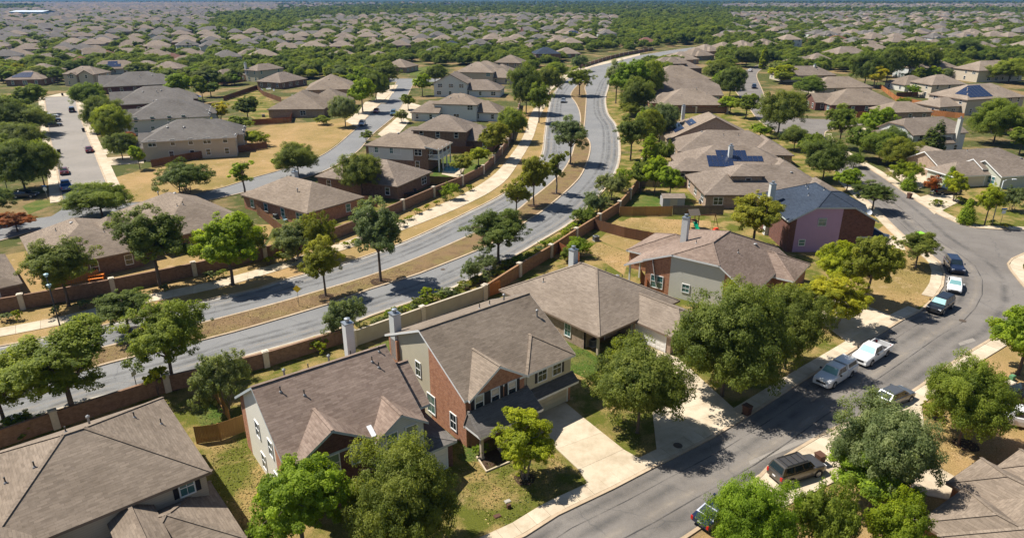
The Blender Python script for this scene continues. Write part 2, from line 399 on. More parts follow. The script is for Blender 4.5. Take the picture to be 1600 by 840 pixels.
# ------------------------------------------------------------------ boulevard
near_kerb = spline(gp([(-140,703),(0,664),(75,645),(142,624),(230,603),(312,580),(382,557),(400,552),(515,519),(580,493),(683,458),(735,437),(800,402),(850,373),(895,345),(935,306),(960,272),(968,245),(967,215),(962,195),(950,178),(946,158),(949,142),(958,122),(985,104),(1040,86),(1090,78)]))
far_kerb = spline(gp([(-140,572),(0,542),(32,536),(105,521),(162,509),(312,472),(400,452),(447,437),(505,421),(547,409),(635,377),(725,335),(785,304),(822,275),(846,243),(851,212),(855,182),(862,152),(876,133),(900,115),(918,108),(950,96),(1035,81),(1086,74)]))
sheet('boulevard', near_kerb + far_kerb[::-1], 0.020, 'asphalt_boulevard')
med_near = spline(gp([(-140,655),(0,616),(90,591),(172,567),(330,528),(400,509),(527,471),(575,453),(642,432),(675,420),(770,380),(830,341),(850,328),(892,292),(910,270),(921,240),(921,222),(912,208),(914,185),(916,150),(914,137),(920,127)]), 2.0)
med_far = spline(gp([(-140,620),(0,583),(90,560),(170,541),(327,502),(400,483),(475,462),(607,421),(732,369),(800,334),(825,315),(860,287),(882,264),(893,243),(900,218),(907,190),(905,173),(899,160),(893,152),(893,145),(902,134),(914,126)]), 2.0)
sheet('median', med_near + med_far[::-1], 0.11, 'grass_median')
mline = med_near + med_far[::-1] + [med_near[0]]
strip('median_kerb', mline, -0.16, 0.16, 0.0, 0.14, 'concrete_kerb')
strip('boulevard_kerb', near_kerb, -0.30, 0.0, 0.0, 0.13, 'concrete_kerb'); strip('boulevard_kerb', far_kerb, 0.0, 0.30, 0.0, 0.13, 'concrete_kerb')
# concrete gutters beside the kerbs
strip('boulevard_gutter', near_kerb, 0.0, 0.42, 0.0, 0.027, 'concrete_grey'); strip('boulevard_gutter', far_kerb, -0.42, 0.0, 0.0, 0.027, 'concrete_grey')
# verges
far_wall_px = [(-120,508),(0,487),(76,478),(195,453),(303,431),(400,408),(525,374),(627,330),(667,312),(741,281),(764,264),(781,245),(797,222),(806,195),(812,165)]
far_wall = spline(gp(far_wall_px), 4)
sheet('verge', [p for p in far_kerb if PX(*p)[1] > 165] + [p for p in far_wall][::-1], 0.008, 'grass_dry')
near_wall_px = [(-120,740),(0,699),(90,668),(175,637),(272,607),(315,594),(410,574),(470,553),(547,530),(590,536),(685,490),(757,467),(772,453),(837,418),(889,382),(930,355),(962,337),(985,310),(999,288),(1003,262),(1003,238)]
sheet('verge', [p for p in near_kerb if PX(*p)[1] > 238] + gp([(1003,238),(999,288),(985,310),(962,337),(930,355),(889,382),(837,418),(772,453),(685,490),(590,530),(547,530),(470,553),(410,574),(315,594),(175,637),(0,699),(-140,745)]), 0.008, 'grass_mixed')
sheet('verge', gp([(967,235),(966,215),(950,180),(947,158),(950,142),(985,150),(1010,190),(1010,240)]), 0.011, 'grass_mixed')
# boulevard footpath
fl = spline(gp([(-140,535),(5,512),(90,496),(225,462),(345,437),(460,403),(560,370),(632,343),(718,306),(768,276),(798,243),(818,212),(828,182),(838,163),(850,138),(870,124),(907,106),(965,92),(1000,84)]))
fr_ = spline(gp([(-140,550),(7,525),(95,508),(230,473),(350,448),(466,413),(566,381),(642,355),(732,318),(785,287),(812,252),(832,217),(842,187),(852,166),(860,143),(878,129),(910,110),(966,95.5),(1000,87)]))
pav = empty('footpath'); tag(pav, kind='structure')
slabs(pav, fl, fr_, 2.6, 0.07)
# ------------------------------------------------------------------ residential street on the right
st_l = spline(gp([(700,895),(822,838),(872,806),(960,764),(1025,730),(1112,686),(1160,657),(1215,622),(1262,592),(1320,557),(1375,523),(1412,500),(1440,486),(1462,466),(1474,448),(1477,428),(1470,410),(1450,394),(1412,367),(1375,331),(1340,300),(1310,272),(1284,248),(1250,226),(1215,208),(1186,188),(1168,165),(1150,143),(1146,130),(1158,115),(1172,107),(1190,100)]))
st_r = spline(gp([(960,895),(1065,840),(1140,790),(1200,727),(1240,703),(1287,675),(1350,647),(1412,618),(1460,585),(1498,558),(1532,538),(1575,512),(1606,490),(1612,470),(1602,452),(1590,438),(1576,420),(1573,412),(1580,404),(1600,395),(1680,380)]))
st_t = spline(gp([(1680,366),(1600,360),(1525,357),(1475,340),(1425,310),(1375,275),(1325,245),(1300,226),(1288,212),(1296,203),(1340,196),(1400,194)]))
st_u = spline(gp([(1400,186),(1340,188),(1297,187),(1237,184),(1215,176),(1200,165),(1190,140),(1182,120),(1186,111),(1200,104)]))
sheet('residential_street', st_l + st_u[::-1] + st_t[::-1] + st_r[::-1], 0.016, 'asphalt_street')
strip('street_kerb', st_l, 0.0, 0.30, 0.0, 0.13, 'concrete_kerb'); strip('street_kerb', st_r, -0.30, 0.0, 0.0, 0.13, 'concrete_kerb')
strip('street_kerb', st_t, -0.30, 0.0, 0.0, 0.13, 'concrete_kerb'); strip('street_kerb', st_u, -0.30, 0.0, 0.0, 0.13, 'concrete_kerb')
# dark seal band beside the left kerb and down the middle, pale patches
stl = [p for p in st_l if PX(*p)[1] > 470]
def wearmat(name, c, amount, sc=0.35):
    """thin soft-edged stain on the road surface"""
    m, n, l, b = newmat(name); at = n.new('ShaderNodeAttribute'); at.attribute_name = 'across'
    t = noise(n, l, geo_pos(n), sc, 5, 0.65); f = node(n, 'ShaderNodeMath', operation='MULTIPLY'); l.new(at.outputs['Fac'], f.inputs[0]); l.new(ramp(n, l, t, [(0.36, 0.0), (0.6, amount)]), f.inputs[1])
    b.inputs['Base Color'].default_value = c4(c); b.inputs['Roughness'].default_value = .9; b.inputs['Specular IOR Level'].default_value = .15
    tr = n.new('ShaderNodeBsdfTransparent'); mx = n.new('ShaderNodeMixShader'); l.new(f.outputs[0], mx.inputs[0]); l.new(tr.outputs[0], mx.inputs[1]); l.new(b.outputs[0], mx.inputs[2]); l.new(mx.outputs[0], n['Material Output'].inputs['Surface'])
wearmat('tyre_wear', (0.10, 0.098, 0.095), 0.42); wearmat('dust_wear', (0.38, 0.33, 0.27), 0.5); wearmat('crack_seal', (0.05, 0.05, 0.05), .8, 0.25)
def stain(line, dc, half, z, mat):
    a_, m_, b_ = offset(line, dc-half), offset(line, dc), offset(line, dc+half); mb = MB()
    V = []; W_ = []; F = []
    for i in range(len(line)): V += [(*a_[i], z), (*m_[i], z), (*b_[i], z)]; W_ += [0, 1, 0]
    for i in range(len(line)-1):
        for j in (0, 1): k_ = 3*i+j; F.append((k_, k_+3, k_+4, k_+1)[::-1])
    me = bpy.data.meshes.new('road_stain'); me.from_pydata(V, [], F); at = me.attributes.new('across', 'FLOAT', 'POINT'); at.data.foreach_set('value', W_); me.materials.append(M_[mat])
    if me.polygons[0].normal.z < 0: me.flip_normals()
    o = bpy.data.objects.new('road_stain', me); col.objects.link(o); tag(o, kind='structure')
def midline(a_, b_):
    out = []
    for p_ in a_: q = min(b_, key=lambda r_: (r_[0]-p_[0])**2+(r_[1]-p_[1])**2); out.append(((p_[0]+q[0])/2, (p_[1]+q[1])/2))
    return out
stl2 = [p for p in st_l if PX(*p)[1] > 250]
stain(stl, -0.75, .55, .0215, 'tyre_wear'); stain(stl, -5.4, .8, .0216, 'tyre_wear'); stain(stl2, -2.6, .6, .0217, 'tyre_wear'); stain(stl2, -3.9, .6, .0218, 'dust_wear'); stain(stl2, -7.2, .7, .0219, 'tyre_wear'); stain(stl2, -4.6, .09, .022, 'crack_seal'); stain(stl2, -1.6, .07, .0221, 'crack_seal')
nk = [p for p in near_kerb if PX(*p)[1] > 110]; fk = [p for p in far_kerb if PX(*p)[1] > 130]
for k_, (ln, sg) in enumerate(((nk, 1), (fk, -1))):
    for q, (dd, hf, mt_) in enumerate(((1.2, .55, 'tyre_wear'), (2.9, .6, 'tyre_wear'), (4.3, .5, 'tyre_wear'), (2.05, .35, 'dust_wear'), (.75, .4, 'dust_wear'), (3.5, .04, 'crack_seal'))): stain(ln, sg*dd, hf, .0245+.0004*q, mt_)
sheet('asphalt_patch', spline(gp([(1172,726),(1240,698),(1300,672),(1296,668),(1236,692),(1170,720),(1172,726)])), 0.022, 'asphalt_pale')
sheet('asphalt_patch', spline(gp([(1500,540),(1525,532),(1520,528),(1497,536),(1500,540)]), 0.5), 0.0225, 'asphalt_pale')
# lawns along the street (left side) and footpath slabs
sheet('lawn', gp([(700,895),(822,838),(960,764),(1112,686),(1262,592),(1412,500),(1462,466),(1476,430),(1450,394),(1375,331),(1310,272),(1250,226),(1186,188),(1150,143),(1010,150),(1003,238),(999,288),(985,310),(962,337),(930,355),(889,382),(837,418),(772,453),(685,490),(590,536),(547,530),(470,553),(410,574),(315,594),(175,637),(0,699),(-140,745),(-300,900)]), 0.004, 'grass_mixed')
sheet('lawn', gp([(960,352),(985,340),(1110,345),(1120,395),(1050,400),(985,395),(935,375)]), 0.012, 'grass_dry')
sheet('lawn', gp([(935,378),(985,395),(975,430),(930,400),(900,400)]), 0.012, 'grass_dry')
sheet('lawn', gp([(1000,300),(1075,305),(1090,330),(985,335),(975,328)]), 0.012, 'grass_green')
sheet('lawn', gp([(328,700),(392,680),(440,760),(445,850),(400,900),(345,850)]), 0.012, 'grass_mixed')
sheet('lawn', gp([(300,640),(345,625),(372,655),(318,672)]), 0.012, 'grass_green')
sheet('lawn', gp([(665,640),(715,715),(745,735),(760,700),(730,690),(690,640)]), 0.012, 'grass_green')
sheet('lawn', gp([(718,720),(788,722),(860,700),(920,765),(925,775),(775,838),(712,770)]), 0.013, 'grass_mixed')
sheet('lawn', gp([(872,515),(935,560),(935,600),(892,580)]), 0.013, 'grass_green')
sheet('lawn', gp([(890,600),(960,570),(1075,645),(1065,665),(1015,710),(985,690)]), 0.013, 'grass_mixed')
sheet('lawn', gp([(585,540),(610,530),(640,550),(612,570)]), 0.013, 'grass_green')
sheet('lawn', gp([(1395,440),(1440,430),(1460,440),(1440,470),(1410,478)]), 0.013, 'grass_dry')
sheet('lawn', gp([(1365,365),(1385,348),(1425,380),(1462,410),(1455,470),(1380,505),(1310,470)]), 0.010, 'grass_dry')
walk = empty('pavement'); tag(walk, kind='structure')
e0 = [p for p in st_l if 475 < PX(*p)[1] < 880]
a_ = offset(e0, 0.32); b__ = offset(e0, 1.75)
slabs(walk, a_, b__, 1.5, 0.115)
e1 = [p for p in st_l if 280 < PX(*p)[1] <= 475 and PX(*p)[0] > 1290]
slabs(walk, offset(e1, 0.32), offset(e1, 1.75), 1.8, 0.115)
e2 = [p for p in st_t if PX(*p)[0] < 1640 and PX(*p)[1] > 208]
slabs(walk, offset(e2, -0.32), offset(e2, -2.0), 1.8, 0.115)
e3 = [p for p in st_r if 395 < PX(*p)[1] < 730]
slabs(walk, offset(e3, -0.32), offset(e3, -1.9), 1.6, 0.115)
# HB driveway, concrete slabs with joints
drv = empty('driveway'); tag(drv, kind='structure')
dl = gp([(834,640),(857,690),(909,739),(930,773)]); dr = gp([(882,628),(907,649),(975,703),(1018,727)])
slabs(drv, dl, dr, 3.1, 0.10)
wk = empty('front_walk'); tag(wk, kind='structure'); slabs(wk, gp([(846,664),(775,697)]), gp([(852,674),(781,707)]), 1.3, .09)
strip('drive_edging', gp([(858,657),(877,676)]), -.2, .2, 0, .13, 'concrete')
drv2 = empty('driveway'); tag(drv2, kind='structure')
slabs(drv2, gp([(1008,540),(1026,706)]), gp([(1060,560),(1165,655)]), 3.0, 0.10)
drv3 = empty('driveway'); tag(drv3, kind='structure')
slabs(drv3, gp([(1240,470),(1330,540)]), gp([(1300,458),(1405,498)]), 2.6, 0.10)
drv4 = empty('driveway'); tag(drv4, kind='structure')
slabs(drv4, gp([(1365,382),(1415,392)]), gp([(1372,372),(1405,367)]), 2.5, 0.10)
# right-hand side plots
sheet('lawn', gp([(960,895),(1065,840),(1140,790),(1200,727),(1287,675),(1412,618),(1498,558),(1575,512),(1612,490),(1800,520),(1800,895)]), 0.004, 'grass_dry')
drv5 = empty('driveway'); tag(drv5, kind='structure')
slabs(drv5, gp([(1180,745),(1150,830)]), gp([(1290,680),(1350,730)]), 3.0, 0.10)
drv6 = empty('driveway'); tag(drv6, kind='structure')
slabs(drv6, gp([(1425,770),(1500,785)]), gp([(1450,722),(1520,760)]), 2.6, 0.10)
slabs(drv6, gp([(1402,640),(1425,770)]), gp([(1440,632),(1450,722)]), 2.6, 0.10)
sheet('lawn', gp([(1515,360),(1600,362),(1680,366),(1680,300),(1490,290),(1440,320)]), 0.006, 'grass_mixed')
sheet('lawn', gp([(1600,396),(1578,406),(1575,418),(1592,438),(1612,470),(1700,470),(1700,396)]), 0.006, 'grass_mixed')
for q in ([(1385,262),(1425,300),(1448,290),(1450,262)], [(1432,310),(1460,335),(1500,315),(1478,296)], [(1335,205),(1372,228),(1390,216),(1350,200)]):
    d_ = empty('driveway'); tag(d_, kind='structure'); g_ = gp(q); slabs(d_, [g_[0], g_[3]], [g_[1], g_[2]], 3.0, 0.09)
# ------------------------------------------------------------------ cul-de-sac and street on the left
cs_l = spline(gp([(70,153),(74,180),(78,210),(87,247),(94,285),(99,315)])); cs_r = spline(gp([(117,149),(121,172),(135,210),(150,247),(163,280),(172,300),(182,318)]))
cx_t = spline(gp([(182,318),(235,315),(300,304),(350,293),(400,277),(430,269),(465,257),(500,245),(525,229),(545,212),(562,197),(580,177),(610,147),(620,128)]))
cx_b = spline(gp([(-80,395),(0,376),(50,362),(120,352),(180,344),(240,329),(300,318),(350,308),(400,296),(450,284),(500,270),(535,252),(560,235),(582,210),(617,180),(635,152),(647,128)]))
sheet('left_street', cs_l + gp([(96,328),(80,338),(50,342),(0,354),(-80,374)]) + cx_b + cx_t[::-1] + cs_r[::-1], 0.016, 'asphalt_boulevard')
sheet('cul_de_sac', [*cs_l[:-1], *gp([(97,300),(160,290)]), *[p for p in cs_r if PX(*p)[1] < 285][::-1]], 0.020, 'asphalt_pale')
for a, d0, d1 in ((cs_l, -0.3, 0.0), (cs_r, 0.0, 0.3), (cx_t, 0.0, 0.3), (cx_b, -0.3, 0.0)): strip('street_kerb', a, d0, d1, 0, 0.13, 'concrete_kerb')
pl = empty('pavement'); tag(pl, kind='structure')
slabs(pl, offset(cs_r, 0.32), offset(cs_r, 2.4), 3.0, 0.11); slabs(pl, offset(cs_l, -0.32), offset(cs_l, -2.2), 3.0, 0.11)
sheet('left_street', gp([(590,128),(700,128),(700,123),(600,123)]), 0.017, 'asphalt_boulevard')
sheet('open_lot', gp([(185,316),(235,314),(300,303),(350,292),(400,276),(465,256),(500,244),(545,211),(580,176),(570,178),(500,190),(418,196),(300,250),(235,262),(170,280)]), 0.006, 'grass_dry')
sheet('lawn', gp([(45,335),(86,318),(84,312),(60,312),(35,322)]), 0.006, 'grass_green')
sheet('lawn', gp([(355,165),(418,196),(440,170),(400,140),(345,150)]), 0.007, 'grass_mixed')
for q in ([(590,210),(612,222),(640,190),(625,180)], [(620,180),(660,190),(668,168),(632,158)], [(556,182),(575,183),(600,155),(570,160)], [(585,160),(603,163),(614,145),(590,145)], [(600,143),(615,146),(622,133),(600,134)],
          [(560,200),(540,190),(555,178),(575,180)], [(155,260),(225,255),(225,243),(150,248)], [(150,246),(190,236),(185,228),(147,235)], [(70,152),(95,146),(130,146),(117,151)]):
    d_ = empty('driveway'); tag(d_, kind='structure'); g_ = gp(q); slabs(d_, [g_[0], g_[3]], [g_[1], g_[2]], 5.0, 0.09)
sheet('lawn', gp([(640,118),(680,120),(672,104),(640,108)]), 0.007, 'grass_green')
sheet('lawn', gp([(670,285),(720,300),(770,262),(760,240),(690,245)]), 0.007, 'grass_green')
sheet('lawn', gp([(530,372),(660,312),(690,290),(560,330),(440,350),(400,405)]), 0.007, 'grass_mixed')
sheet('lawn', gp([(0,480),(300,428),(400,405),(430,350),(200,360),(0,400)]), 0.005, 'grass_dry')
# ------------------------------------------------------------------ house kit
def dedup(pts):
    out = []
    for p in pts:
        if not out or (Vector(p)-Vector(out[-1])).length > 1e-3: out.append(p)
    if len(out) > 1 and (Vector(out[0])-Vector(out[-1])).length < 1e-3: out.pop()
    return out
def up(pts):
    n_ = sum(((Vector(pts[i-1]).cross(Vector(pts[i]))) for i in range(len(pts))), Vector())
    return pts if n_.z > 0 else pts[::-1]
class Block:
    """one roofed volume in house axes. ax='u': ridge along u. hip fractions h0,h1 at low/high end (0 gable, 1 hip)"""
    def __init__(s, u0, u1, v0, v1, z, ax='u', pitch=0.52, h0=1.0, h1=1.0, tr=None, za=None, zb=None, o=0.42, walls=None, mat=None, zr=None, open_=False, z0=0.0):
        s.u0, s.u1, s.v0, s.v1, s.z, s.ax, s.o, s.open, s.z0 = u0, u1, v0, v1, z, ax, o, open_, z0
        s.s0, s.s1, s.t0, s.t1 = (u0, u1, v0, v1) if ax == 'u' else (v0, v1, u0, u1)
        s.za = z if za is None else za; s.zb = z if zb is None else zb
        s.tr = (s.t0+s.t1)/2 if tr is None else tr
        s.zr = zr if zr is not None else max(s.za + (s.tr-s.t0)*pitch, s.zb + (s.t1-s.tr)*pitch)
        s.h = (h0, h1); s.walls = walls or {}; s.mat = mat
    def w(s, a, t, z): return (a, t, z) if s.ax == 'u' else (t, a, z)
    def prof(s, t):
        if t <= s.tr: return s.za + (s.zr-s.za)*(t-s.t0)/max(1e-6, s.tr-s.t0)
        return s.zb + (s.zr-s.zb)*(s.t1-t)/max(1e-6, s.t1-s.tr)
    def roof_polys(s):
        o = s.o; ka = (s.zr-s.za)/max(1e-6, s.tr-s.t0); kb = (s.zr-s.zb)/max(1e-6, s.t1-s.tr)
        T0 = s.t0-o; T1 = s.t1+o; ZA = s.za-o*ka; ZB = s.zb-o*kb; S0 = s.s0-o; S1 = s.s1+o
        ends = []
        for h in s.h:
            zc = s.zr - h*(s.zr-max(ZA, ZB)); ins = h*min(s.tr-T0, T1-s.tr)
            ta = T0+(zc-ZA)/ka if ka > 1e-6 else T0; tb = T1-(zc-ZB)/kb if kb > 1e-6 else T1
            if h == 0: ta = tb = s.tr; zc = s.zr
            ends.append((zc, ins, ta, tb))
        (zc0, i0, ta0, tb0), (zc1, i1, ta1, tb1) = ends
        mid = (S0+S1)/2; r0 = min(S0+i0, mid); r1 = max(S1-i1, mid); W = s.w
        A = [W(S0, T0, ZA), W(S1, T0, ZA), W(S1, ta1, zc1), W(r1, s.tr, s.zr), W(r0, s.tr, s.zr), W(S0, ta0, zc0)]
        B = [W(S1, T1, ZB), W(S0, T1, ZB), W(S0, tb0, zc0), W(r0, s.tr, s.zr), W(r1, s.tr, s.zr), W(S1, tb1, zc1)]
        out = [A, B]
        if s.h[0] > 0: out.append([W(S0, tb0, zc0), W(S0, ta0, zc0), W(r0, s.tr, s.zr)])
        if s.h[1] > 0: out.append([W(S1, ta1, zc1), W(S1, tb1, zc1), W(r1, s.tr, s.zr)])
        # far slope of a lean-to collapses
        out = [up(dedup(p)) for p in out]
        s.ridge = [(W(r0, s.tr, s.zr), W(r1, s.tr, s.zr))]
        if s.h[0] > 0: s.ridge += [(W(S0, ta0, zc0), W(r0, s.tr, s.zr)), (W(S0, tb0, zc0), W(r0, s.tr, s.zr))]
        if s.h[1] > 0: s.ridge += [(W(S1, ta1, zc1), W(r1, s.tr, s.zr)), (W(S1, tb1, zc1), W(r1, s.tr, s.zr))]
        return [p for p in out if len(p) >= 3 and sum(((Vector(p[i-1]).cross(Vector(p[i]))) for i in range(len(p))), Vector()).length > 0.05]
    def wall_polys(s, default):
        """(points, material, side)"""
        res = []; e = 0.05
        for side in 'FBLR':
            if s.walls.get(side) is False: continue
            segs = s.walls.get(side, default); along = 'uv'[side in 'LR']
            lo, hi = (s.u0, s.u1) if along == 'u' else (s.v0, s.v1)
            if isinstance(segs, str): segs = [(lo, hi, segs)]
            ridge_end = (s.ax == 'u') == (side in 'LR')
            for a, b_, mt in segs:
                a = max(a, lo); b_ = min(b_, hi)
                if ridge_end:
                    h = s.h[0] if side in 'LF' else s.h[1]
                    zc = s.zr - h*(s.zr-max(s.za, s.zb))
                    ts = [a, b_] + ([s.tr] if a < s.tr < b_ else [])
                    if 0 < h < 1:
                        ka = (s.zr-s.za)/max(1e-6, s.tr-s.t0); kb = (s.zr-s.zb)/max(1e-6, s.t1-s.tr)
                        for q in (s.t0+(zc-s.za)/ka, s.t1-(zc-s.zb)/kb):
                            if a < q < b_: ts.append(q)
                    top = [(t, min(s.prof(t), zc)-e) for t in sorted(set(ts))]
                else:
                    zz = (s.za if side in 'FL' else s.zb) - e; top = [(a, zz), (b_, zz)]
                fix = {'F': s.v0, 'B': s.v1, 'L': s.u0, 'R': s.u1}[side]
                pt = (lambda t, z: (t, fix, z)) if along == 'u' else (lambda t, z: (fix, t, z))
                poly = [pt(a, s.z0), pt(b_, s.z0)] + [pt(t, z) for t, z in top[::-1]]
                if side in 'BL': poly = poly[::-1]
                res.append((poly, mt, side))
        return res
WIN = {}
def window_mesh(w_, h_, style):
    k = (round(w_, 2), round(h_, 2), style)
    if k in WIN: return WIN[k]
    tr = {'w': 'trim_white', 't': 'trim_tan', 'g': 'trim_grey'}[style[0]]
    fr = MB(); t = 0.09; hw, hh = w_/2, h_/2
    for q in ((-hw-t, hw+t, hh, hh+t), (-hw-t, hw+t, -hh-t*1.3, -hh), (-hw-t, -hw, -hh, hh), (hw, hw+t, -hh, hh)): fr.box(q[0], q[1], -0.075, 0.02, q[2], q[3], tr)
    fr.box(-hw, hw, -0.055, 0.02, -0.035, 0.035, tr)
    if w_ > 1.35: fr.box(-0.05, 0.05, -0.062, 0.02, -hh, hh, tr)
    elif style[-1] == 'm': fr.box(-0.015, 0.015, -0.045, 0.02, -hh, hh, tr)
    mats = {'d': 'glass', 'e': 'glass_teal', 'b': 'glass_blind'}[style[1]]
    top = MB(); top.box(-hw, hw, -0.030, 0.01, 0.035, hh, mats)
    bot = MB(); bot.box(-hw, hw, -0.026, 0.01, -hh, -0.035, 'glass' if style[1] != 'e' else 'glass_teal')
    WIN[k] = (fr.mesh('window'), top.mesh('pane'), bot.mesh('pane')); return WIN[k]
ROT = {'F': 0.0, 'R': math.pi/2, 'B': math.pi, 'L': -math.pi/2}
def add_window(root, side, fix, pos, z, w_=0.95, h_=1.45, style='wdm', shutters=False):
    f, t, b_ = window_mesh(w_, h_, style)
    loc = (pos, fix, z) if side in 'FB' else (fix, pos, z)
    o = inst('window', f, root, loc, ROT[side]); inst('pane', t, o); inst('pane', b_, o)
    if shutters:
        for sx in (-1, 1):
            k = ('sh', h_)
            if k not in WIN:
                mb = MB(); mb.box(-0.17, 0.17, -0.05, 0.01, -h_/2-.05, h_/2+.05, 'shutter')
                for i in range(8): mb.box(-0.13, 0.13, -0.062, -0.05, -h_/2+0.05+i*h_/8.3, -h_/2+0.05+i*h_/8.3+0.09, 'shutter')
                WIN[k] = mb.mesh('shutter')
            inst('shutter', WIN[k], o, (sx*(w_/2+0.30), 0, 0))
    return o
def add_garage(root, side, fix, pos, w_=4.9, h_=2.2, mat='garage_cream'):
    k = ('gar', w_, mat)
    if k not in WIN:
        fr = MB(); hw = w_/2
        for q in ((-hw-.14, hw+.14, h_, h_+.16), (-hw-.14, -hw, 0, h_), (hw, hw+.14, 0, h_)): fr.box(q[0], q[1], -0.07, 0.02, q[2], q[3], 'trim_white')
        pn = MB()
        pn.box(-hw, hw, -0.03, 0.01, 0.012, h_/4-0.012, mat); nseg = int(w_/0.6)
        for i in range(nseg): pn.box(-hw+(i+.12)*w_/nseg, -hw+(i+.88)*w_/nseg, -0.045, -0.03, 0.10, h_/4-0.10, mat)
        WIN[k] = (fr.mesh('garage_door'), pn.mesh('panel'))
    f, p_ = WIN[k]
    loc = (pos, fix, 0.02) if side in 'FB' else (fix, pos, 0.02)
    o = inst('garage_door', f, root, loc, ROT[side])
    for i in range(4): inst('panel', p_, o, (0, 0, i*h_/4))
    return o
def add_door(root, side, fix, pos, mat='door_brown', w_=1.0):
    k = ('door', mat, w_)
    if k not in WIN:
        mb = MB(); mb.box(-w_/2, w_/2, -0.05, 0.02, 0.03, 2.1, mat)
        for z0, z1 in ((0.2, 0.9), (1.05, 1.95)):
            for x in (-1, 1): mb.box(x*w_*0.25-w_*0.17, x*w_*0.25+w_*0.17, -0.065, -0.05, z0, z1, mat)
        mb.box(-w_/2-.1, w_/2+.1, -0.07, 0.01, 2.1, 2.2, 'trim_white'); mb.box(-w_/2-.1, -w_/2, -0.07, 0.01, 0, 2.1, 'trim_white'); mb.box(w_/2, w_/2+.1, -0.07, 0.01, 0, 2.1, 'trim_white')
        h = MB(); h.box(w_*0.34, w_*0.40, -0.12, -0.05, 1.0, 1.08, 'metal')
        WIN[k] = (mb.mesh('door'), h.mesh('handle'))
    loc = (pos, fix, 0.02) if side in 'FB' else (fix, pos, 0.02)
    o = inst('door', WIN[k][0], root, loc, ROT[side]); inst('handle', WIN[k][1], o); return o
def vent_pipe(kind):
    k = ('vp', kind)
    if k not in WIN:
        mb = MB()
        if kind == 'pipe': mb.lathe([(0.05, -0.3), (0.05, 0.42), (0.06, 0.42), (0.06, 0.5)], 'metal_dark', 8); mb.lathe([(0.16, -0.15), (0.12, 0.05), (0.05, 0.12)], 'metal', 8)
        elif kind == 'flue': mb.lathe([(0.08, -0.3), (0.08, 0.6), (0.15, 0.6), (0.15, 0.72), (0.06, 0.8)], 'metal', 10)
        else: mb.lathe([(0.18, -0.2), (0.18, 0.07), (0.28, 0.08), (0.28, 0.14), (0.17, 0.21), (0.02, 0.23)], 'metal', 12)
        WIN[k] = mb.mesh('roof_vent')
    return WIN[k]
HOUSES = []
def house(name, label, N, ang, blocks, wall='brick_brown', roof='shingle_brown', fascia='trim_brown', cat='house', group=None, z=0.0, anchor=None, near=False):
    """N: ground point of the front-left corner; ang in degrees; returns root with wall, roof, fascia parts"""
    root = empty(name, (N[0], N[1], z), R(ang)); tag(root, label, cat, group)
    root['_n'] = 0; del root['_n']
    for bi, bk in enumerate(blocks):
        rf = MB(); fa = MB(); wl = MB()
        polys = bk.roof_polys(); edges = {}
        for p_ in polys:
            rf.poly(p_, bk.mat or roof); rf.poly([(q[0], q[1], q[2]-0.17) for q in p_[::-1]], fascia)
            for i in range(len(p_)):
                a, b_ = p_[i-1], p_[i]; ka = tuple(round(x, 2) for x in a); kb = tuple(round(x, 2) for x in b_)
                if (kb, ka) in edges: edges.pop((kb, ka))
                else: edges[(ka, kb)] = (a, b_)
        for a, b_ in edges.values():
            fa.poly([(a[0], a[1], a[2]-0.22), (b_[0], b_[1], b_[2]-0.22), (b_[0], b_[1], b_[2]+0.015), (a[0], a[1], a[2]+0.015)], fascia)
        ro = rf.build('roof', root); fa.build('fascia', ro)
        if near:
            rc = MB()
            for a, b_ in bk.ridge: rc.bar((a[0], a[1], a[2]+0.015), (b_[0], b_[1], b_[2]+0.015), 0.26, 0.05, bk.mat or roof)
            rc.build('ridge_cap', ro)
        if not bk.open:
            for poly, mt, side in bk.wall_polys(wall): wl.poly(poly, mt)
            if wl.f: wl.build('wall', root)
    HOUSES.append((N, R(ang), blocks))
    return root
def roof_z(blocks, u, v):
    best = 0
    for b_ in blocks:
        if b_.u0-b_.o <= u <= b_.u1+b_.o and b_.v0-b_.o <= v <= b_.v1+b_.o:
            s_, t_ = (u, v) if b_.ax == 'u' else (v, u)
            z = b_.prof(t_)
            for i, e in enumerate((s_-b_.s0, b_.s1-s_)):
                if b_.h[i] > 0:
                    half = min(b_.tr-b_.t0, b_.t1-b_.tr); zc = b_.zr-b_.h[i]*(b_.zr-max(b_.za, b_.zb))
                    z = min(z, zc + e*(b_.zr-max(b_.za, b_.zb))/max(half, .01))
            best = max(best, z)
    return best
def vents(root, blocks, spots, kinds=('pipe', 'turtle', 'pipe', 'flue', 'turtle')):
    for i, (u, v) in enumerate(spots): inst('roof_vent', vent_pipe(kinds[i % len(kinds)]), root, (u, v, roof_z(blocks, u, v)))
def chimney(root, u, v, w_, d_, z0, z1, mat, cap='chim_metal', name='chimney'):
    mb = MB(); mb.box(u-w_/2, u+w_/2, v-d_/2, v+d_/2, z0, z1, mat)
    o = mb.build(name, root)
    c = MB(); c.box(u-w_/2-.06, u+w_/2+.06, v-d_/2-.06, v+d_/2+.06, z1, z1+0.1, cap); c.lathe([(0.2, z1+.1), (0.2, z1+.4), (0.28, z1+.4), (0.28, z1+.5), (0.1, z1+.56)], cap, 10, (u, v))
    c.build('chimney_cap', o); return o
